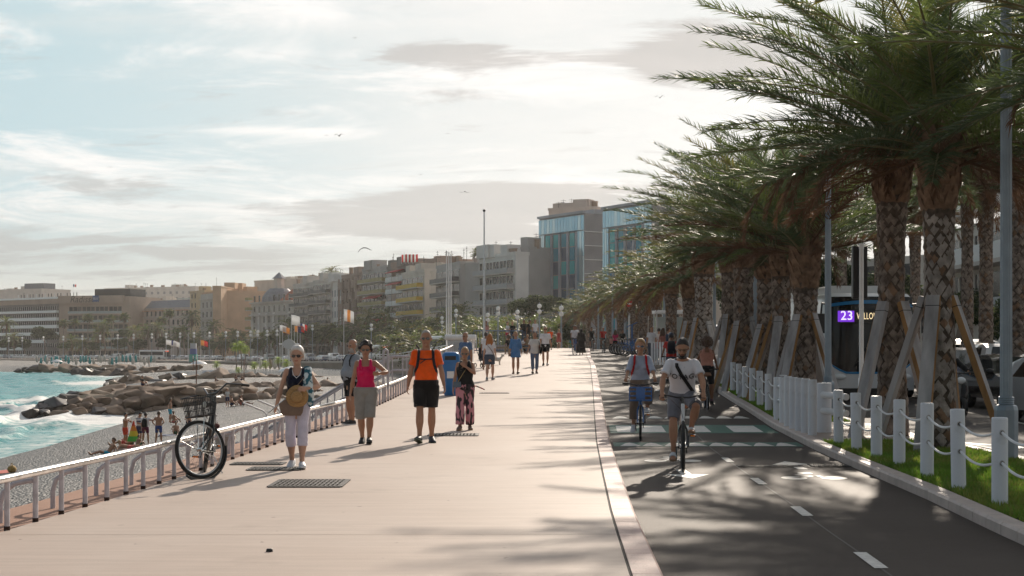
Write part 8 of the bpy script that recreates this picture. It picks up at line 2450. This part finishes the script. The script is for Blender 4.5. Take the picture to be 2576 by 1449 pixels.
LIE = dict(hip=(0, .1, .12), lean=-80, ank=[(-.12, -.72, .09), (.12, -.70, .09)], wr=[(-.3, .35, .06), (.3, .35, .06)], kpole=[(-.1, 0, 1), (.1, 0, 1)], toe=[(-20, 70), (20, 70)])
swimmer('bather in red trunks drying himself with a white towel', 315, 1121, 70, 1.80, trunks='red', ln=.8, pose=dict(wr=[(-.10, -.28, 1.42), (.14, -.26, 1.36)]), hair=('short', 'black'))
k = swimmer('man in navy and white striped shirt looking at his phone on the beach', 350, 1117, 60, 1.78, trunks='navy', ln=.8, pose=dict(wr=[(-.08, -.32, 1.10), (.10, -.30, 1.08)], head=(0, -25, 0)), hair=('short', 'black'), top=dict(m=mat('stripe_tee', (.6, .6, .62), .8, col2=(.03, .04, .10), scale=1.2, stretch=(.02, .02, 9.), ramp=(.49, .51), detail=0.), sleeve='short', name='shirt'))
k = swimmer('person with a black backpack and plum shorts seen from behind on the beach', 366, 1118, 178, 1.76, trunks='plum', pose=dict(HIPS, wr=[(-.2, -.2, 1.3), (.24, 0, .85)]), hair=('short', 'black'), top=dict(m=C_('white_tee', (0, 0, 0)), sleeve='short', name='shirt'), ln=.7)
backpack('black backpack with pale straps worn on the beach', k, C_('pack_black', (0, 0, 0)))
swimmer('tanned man in blue trunks standing hands on hips on the beach', 399, 1116, 176, 1.78, trunks='blue', pose=HIPS, fat=1.06, ln=.75)
swimmer('man in turquoise trunks looking out beside the near breakwater', 428, 1063, 120, 1.80, trunks='cyan', pose=dict(HIPS), ln=.7)
swimmer('sunbather in turquoise trunks propped up on the shingle close to the railing', 262, 1146, -62, 1.78, trunks='cyan', pose=SITL, hair=('short', 'brown'), ln=.6)
swimmer('woman in red bikini sitting behind the man in turquoise trunks', 440, 1064, 150, 1.62, 'f', trunks='coral', pose=SIT, hair=('bun', 'brown'), ln=.1)
swimmer('boy in green trunks sitting on the shingle facing the camera', 442, 1093, 10, 1.5, trunks='green', pose=SIT)
swimmer('boy sitting alone in the shade by the waterline on the left of the old bicycle', 474, 1066, 20, 1.5, trunks='navy', pose=SIT, hair=('short', 'black'))
swimmer('reclining sunbather lying behind the group of four on the beach', 310, 1122, -70, 1.7, 'f', trunks='coral', pose=LIE, hair=('short', 'brown'), ln=.1)
swimmer('small child crouching among bags at the feet of the beach group', 352, 1122, 150, 1.1, trunks='green', pose=SIT, hair=('short', 'black'))
swimmer('sunbather stretched out on a towel in front of the group of four', 330, 1131, 80, 1.7, trunks='coral', pose=LIE, hair=('short', 'blond'))
swimmer('man in dark clothes sitting on top of the near breakwater', 352, 985, 50, 1.75, trunks='navy', pose=SIT, top=dict(m=C_('black_tee', (0, 0, 0)), sleeve='short', name='shirt'), hair=('short', 'black')).root.location = (-34.6, 133.5, -2.05)
swimmer('red-haired woman standing in patterned clothes beyond the old bicycle', 572, 1024, 30, 1.66, 'f', skin='pale', trunks='navy', hair=('short', 'ginger'), top=dict(m=C_('offwhite_top', (0, 0, 0)), sleeve='short', name='top'), ln=.8)
for i, (u, v, rz, tk, hr, ps, sk, lb) in enumerate([
 (585, 1020, 60, 'navy', ('short', 'brown'), SIT, 'tan', 'sitting bather, left one of the pair behind the old bicycle'),
 (604, 1018, -40, 'coral', ('bun', 'brown'), SIT, 'tan', 'sitting bather with tied hair, right one of the pair behind the old bicycle'),
 (617, 1018, 100, 'navy', ('short', 'black'), SITL, 'brown', 'reclining bather right of the pair behind the old bicycle'),
 (634, 1003, 40, 'navy', ('long', 'brown'), SIT, 'brown', 'sitting woman with long hair left of the white-haired woman'),
 (652, 1005, -50, 'coral', ('short', 'blond'), SITL, 'pale', 'reclining fair bather left of the white-haired woman'),
 (668, 1000, -60, 'navy', ('short', 'brown'), SITL, 'tan', 'reclining bather nearest the white-haired woman'),
 (594, 958, 30, 'navy', ('short', 'black'), SIT, 'brown', 'sitting bather farther up the shingle, left of two'),
 (607, 958, -30, 'navy', ('short', 'brown'), SIT, 'brown', 'sitting bather farther up the shingle, right of two'),
 (802, 985, 40, 'navy', ('short', 'brown'), SITL, 'brown', 'reclining bather between the white-haired woman and the bald man'),
 (822, 968, -40, 'navy', ('short', 'black'), SIT, 'tan', 'sitting bather left of the bald bearded man'),
 (545, 962, 120, 'navy', ('short', 'black'), SIT, 'brown', 'dark sitting figure before the white picket fence'),
 (122, 934, 20, 'navy', ('short', 'brown'), SIT, 'tan', 'tiny bather on the far left beach by the turquoise parasols')]):
 swimmer(lb, u, v, rz, 1.72, 'm' if hr[0] == 'short' else 'f', sk, tk, ps, hr)
def beach_thing(name, label, cat, u, v, parts, rz=0., group=None):
 t = thing(name, label, cat, on_beach(u, v), rz, group)
 for nm, mb, m in parts: mb.build(nm, m, t)
 return t
# the rainbow cone: a folded beach parasol held point up
rb = [mat('cone_' + n_, c, .7, transl=.2) for n_, c in (('red', (.6, .06, .03)), ('orange', (.75, .25, .02)), ('yellow', (.75, .55, .03)), ('green', (.08, .45, .05)))]
cone = MB()
for i, m_ in enumerate((3, 2, 1, 0)):
 z0, z1 = .25 + i * .28, .25 + (i + 1) * .28
 cone.tube([(0, 0, z0), (0, 0, z1)], [.36 - i * .085, .36 - (i + 1) * .085], 12, m_, cap=(i == 0))
beach_thing('rainbow_parasol', 'half-folded rainbow striped parasol between the beach standers', 'parasol', 336, 1122, [('cloth', cone, rb), ('pole', MB().tube([(0, 0, 0), (0, 0, 1.4)], .02, 6), M_WPAINT)])
towel = lambda w, l: MB().loft([[Vector((x, y, .03 + .03 * math.sin(5 * x + 3 * y) + dz)) for y in np.linspace(-l, l, 9)] + [Vector((x, y, .0 + dz)) for y in np.linspace(l, -l, 9)] for x, dz in ((-w, 0), (-w * .3, .02), (w * .3, 0), (w, .01))])
bagm = lambda: MB().ell((0, 0, .16), (.3, .2, .18), None, 12, 7).tube([(-.18, 0, .28), (-.1, 0, .42), (.1, 0, .42), (.18, 0, .28)], .015, 6)
for nm, lb, ct, u, v, mb, c in [
 ('beach_towel', 'green towel heaped on the shingle in front of the blue trunks', 'towel', 372, 1127, towel(.35, .5), (.03, .35, .06)),
 ('beach_towel', 'dark blue towel on the shingle beside the boy in green trunks', 'towel', 420, 1096, towel(.7, .5), (.03, .05, .13)),
 ('beach_towel', 'pale towel under the sunbather in front of the group', 'towel', 335, 1133, towel(1., .4), (.5, .4, .42)),
 ('beach_bag', 'red bag on the shingle left of the rainbow parasol', 'bag', 308, 1124, bagm(), (.5, .05, .03)),
 ('beach_bag', 'dark red bag lying on the shingle right of the old bicycle basket', 'bag', 545, 1078, bagm(), (.10, .02, .02)),
 ('beach_towel', 'red towel end at the far left edge of the shingle', 'towel', 12, 1188, towel(.6, .5), (.5, .06, .03)),
 ('beach_bag', 'yellow bag beside the red towel at the far left edge', 'bag', 30, 1190, bagm(), (.4, .25, .08)),
 ('beach_towel', 'turquoise towel at the feet of the blue trunks', 'towel', 405, 1122, towel(.4, .4), (.05, .35, .45))]:
 beach_thing(nm, lb, ct, u, v, [('cloth' if ct == 'towel' else 'body', mb, cloth('beach_' + lb.split()[0] + str(u), c))], rz=u * .7)
# poles, picket fence, club plants and parasols
pl = [beach_thing('marker_pole', 'x', 'pole', u, v, [('pole', MB().tube([(0, 0, -.2), (0, 0, h)], .07, 7), mat('rusty_pole', (.16, .06, .03), .8)), ('cap', MB().tube([(0, 0, h), (0, 0, h + .5)], .08, 7), M_WPAINT)], group='thin poles on the beach') for u, v, h in ((494, 976, 3.6), (486, 946, 3.), (614, 962, 3.2), (375, 928, 3.))]
rank(pl, 'thin rusty pole standing on the beach', 'of four')
t = thing('picket_fence', 'white picket fence round the beach club in front of the young palms', 'fence', on_beach(418, 950))
A = t.location.copy(); B = on_beach(980, 946)
n = 150
pk = MB()
for i in range(n):
 p = (B - A) * (i / (n - 1)); p.z = float(beach_z(np.array([[A.x + p.x, A.y + p.y]]))[0]) - A.z
 pk.box(p + V3(0, 0, .48), (.16, .05, 1.0))
pk.build('pickets', M_WPAINT, t, smooth=False)
MB().bar(V3(0, .05, .75), B - A + V3(0, .05, .75), .05, .1).build('rail', M_WPAINT, t, smooth=False)
yp = []
LY = mat('palm_leaf_bright', (.22, .30, .05), .5, transl=.5)
YCR = bpy.data.meshes.new_from_object(bpy.data.objects.new('tmp', FARCR[0])); YCR.name = 'crown'
YCR.materials.clear()
for _ in range(6): YCR.materials.append(LY)
for u, v, vt, s in ((593, 936, 872, .62), (606, 936, 868, .7), (617, 936, 878, .6), (600, 945, 930, .4), (545, 940, 916, .5), (640, 944, 918, .5), (668, 944, 915, .5), (700, 944, 905, .45), (720, 944, 912, .5)):
 p = on_beach(u, v); h = max(.6, zat(vt, p.y) - p.z)
 t = thing('young_palm', 'x', 'palm tree', p, 0, 'young bright palms at the beach club')
 a = link('trunk', FARTR, t); a.scale = (3.4, 3.4, h)
 c = link('crown', YCR, t); c.location = (0, 0, h); c.scale = (s * .62,) * 3
 yp.append(t)
rank(yp, 'bright green young palm at the beach club', 'of its cluster')
tq = mat('parasol_turquoise', (.03, .30, .32), .7, var=.2); cw = cloth('parasol_cream', (.55, .52, .47))
FURL = MB().tube([(0, 0, .9), (0, 0, 1.3), (0, 0, 2.3), (0, 0, 2.5)], [.10, .26, .16, .03], 8)
FT, FW = FURL.mesh('canopy', tq), FURL.mesh('canopy', cw)
FP = MB().tube([(0, 0, 0), (0, 0, 1.0)], .04, 6).mesh('pole', M_WPAINT)
pa = []
for i in range(34):
 u = 92 + i * 9 + g.uniform(-3, 3)
 p = on_beach(u, 926 + g.uniform(-7, 3))
 t = thing('furled_parasol', 'x', 'parasol', p, 0, 'furled parasols on the far beach')
 link('pole', FP, t); c = link('canopy', FT if g.random() < .75 else FW, t); c.scale = (1.5, 1.5, 1.15); c.rotation_euler = (g.uniform(-.08, .08), g.uniform(-.08, .08), 0)
 pa.append(t)
rank(pa, 'furled parasol on the far beach', 'of the row')
pa = []
for i, u in enumerate((848, 860, 872, 655, 680, 690, 715, 735, 752)):
 p = on_beach(u if u < 800 else u - 180, 942)
 t = thing('furled_parasol', 'x', 'parasol', p, 0, 'cream parasols of the beach club'); link('pole', FP, t); c = link('canopy', FW, t); c.scale = (1.3, 1.3, 1.1); pa.append(t)
rank(pa, 'cream furled parasol of the beach club', 'of its row')
dome = MB().tube([(0, 0, 2.0), (0, 0, 2.3), (0, 0, 2.6)], [1.5, 1.1, .05], 12)
for u, v, lb in ((500, 944, 'open white parasol behind the picket fence'), (143, 930, 'open white parasol among the turquoise furled ones'), (732, 978, 'small open pale green parasol on the shingle')):
 beach_thing('open_parasol', lb, 'parasol', u, v, [('canopy', dome, M_WPAINT), ('pole', MB().tube([(0, 0, 0), (0, 0, 2.3)], .03, 6), M_WPAINT)])
beach_thing('covered_boat', 'boat under a blue cover behind the picket fence', 'boat', 543, 944, [('hull', MB().loft([[Vector((x, w * math.cos(a), .45 + .4 * math.sin(a))) for a in [2 * math.pi * i / 12 for i in range(12)]] for x, w in ((-2.2, .5), (-1.5, .9), (.5, .95), (1.6, .6), (2.3, .1))]), mat('boat_cover', (.03, .10, .28), .6, bump=.4)), ('rim', MB().box((0, 0, .2), (3.6, 1.9, .12)), M_WPAINT)])
# driftwood and boulders on the upper beach
for i, (u, v, s) in enumerate(((640, 975, 1.2), (700, 990, .9), (800, 1000, .8), (590, 985, 1.4), (560, 980, 1.5))):
 o = bpy.data.objects.new('boulder', ROCKS['pale'][i % 4]); COL.objects.link(o); o.location = on_beach(u, v); o.scale = (s * 1.4, s, s * .6); o.rotation_euler = (0, 0, i)
 tag(o, ['pale boulder on the shingle below the picket fence', 'small pale boulder left of the white-haired woman', 'pale boulder on the shingle left of the bald man', 'pale boulder right of the old bicycle handlebar', 'pale boulder behind the old bicycle handlebar'][i], 'boulder')
# ------------------------------------------------------------------ birds and a kite
def bird(label, u, v, d, s, rz, flap):
 t = thing('bird', label, 'bird', (ray_x(u, d), d, zat(v, d)), rz)
 mb = MB().tube([(0, -.22, 0), (0, -.12, .01), (0, .05, 0), (0, .25, 0)], [.02, .055, .06, .015], 8)
 w = MB()
 for q in (-1, 1):
  w.add([(q * .03, -.10, .02), (q * .03, .08, .02), (q * .30, .04, .02 + flap), (q * .30, -.12, .02 + flap), (q * .62, .08, .02 + flap * .5), (q * .60, .0, .02 + flap * .5)], [(0, 1, 2, 3) if q < 0 else (3, 2, 1, 0), (3, 2, 4, 5) if q < 0 else (5, 4, 2, 3)])
 m = mat('gull_dark', (.10, .09, .09), .8)
 b_ = mb.build('body', m, t); wo = w.build('wing', m, b_); sm_ = wo.modifiers.new('t', 'SOLIDIFY'); sm_.thickness = .015
 t.scale = (s,) * 3
for i, (u, v, lb) in enumerate([(822, 340, 'small bird in the sky, left one of a pair above the shore'), (853, 342, 'bird with drooping wings, right one of a pair above the shore'), (1169, 482, 'bird gliding above the tall bare pole'), (1660, 246, 'bird close to the palm fronds at the right of the sky'), (1126, 335, 'faint bird in the middle of the sky'), (893, 96, 'highest bird near the top of the sky'), (277, 420, 'tiny bird low in the left of the sky'), (1058, 440, 'tiny bird left of the gliding one')]):
 bird(lb, u, v, 130, (.8 if i in (1, 2, 3) else .4), .3 * (-1) ** i, .22 if i % 2 else -.12)
t = thing('kite', 'thin dark arched kite far above the skyline', 'kite', (ray_x(917, 260), 260, zat(628, 260)), 0)
MB().tube([(-1.2, 0, -.5), (-.8, 0, .05), (-.2, 0, .35), (.4, 0, .3), (1.0, 0, .0), (1.3, 0, -.1)], [.03, .06, .09, .09, .06, .03], 7).build('sail', M_TRIM, t)
# litter on the promenade
o = MB().box((0, 0, .012), (.055, .03, .024), None, 0, (.8, .8)).build('litter', M_BLACK, None, bevel=.004); o.location = on_ground(678, 1388); tag(o, 'small black scrap lying on the bare promenade in the foreground', 'litter')
bpy.data.scenes.remove(TMP)
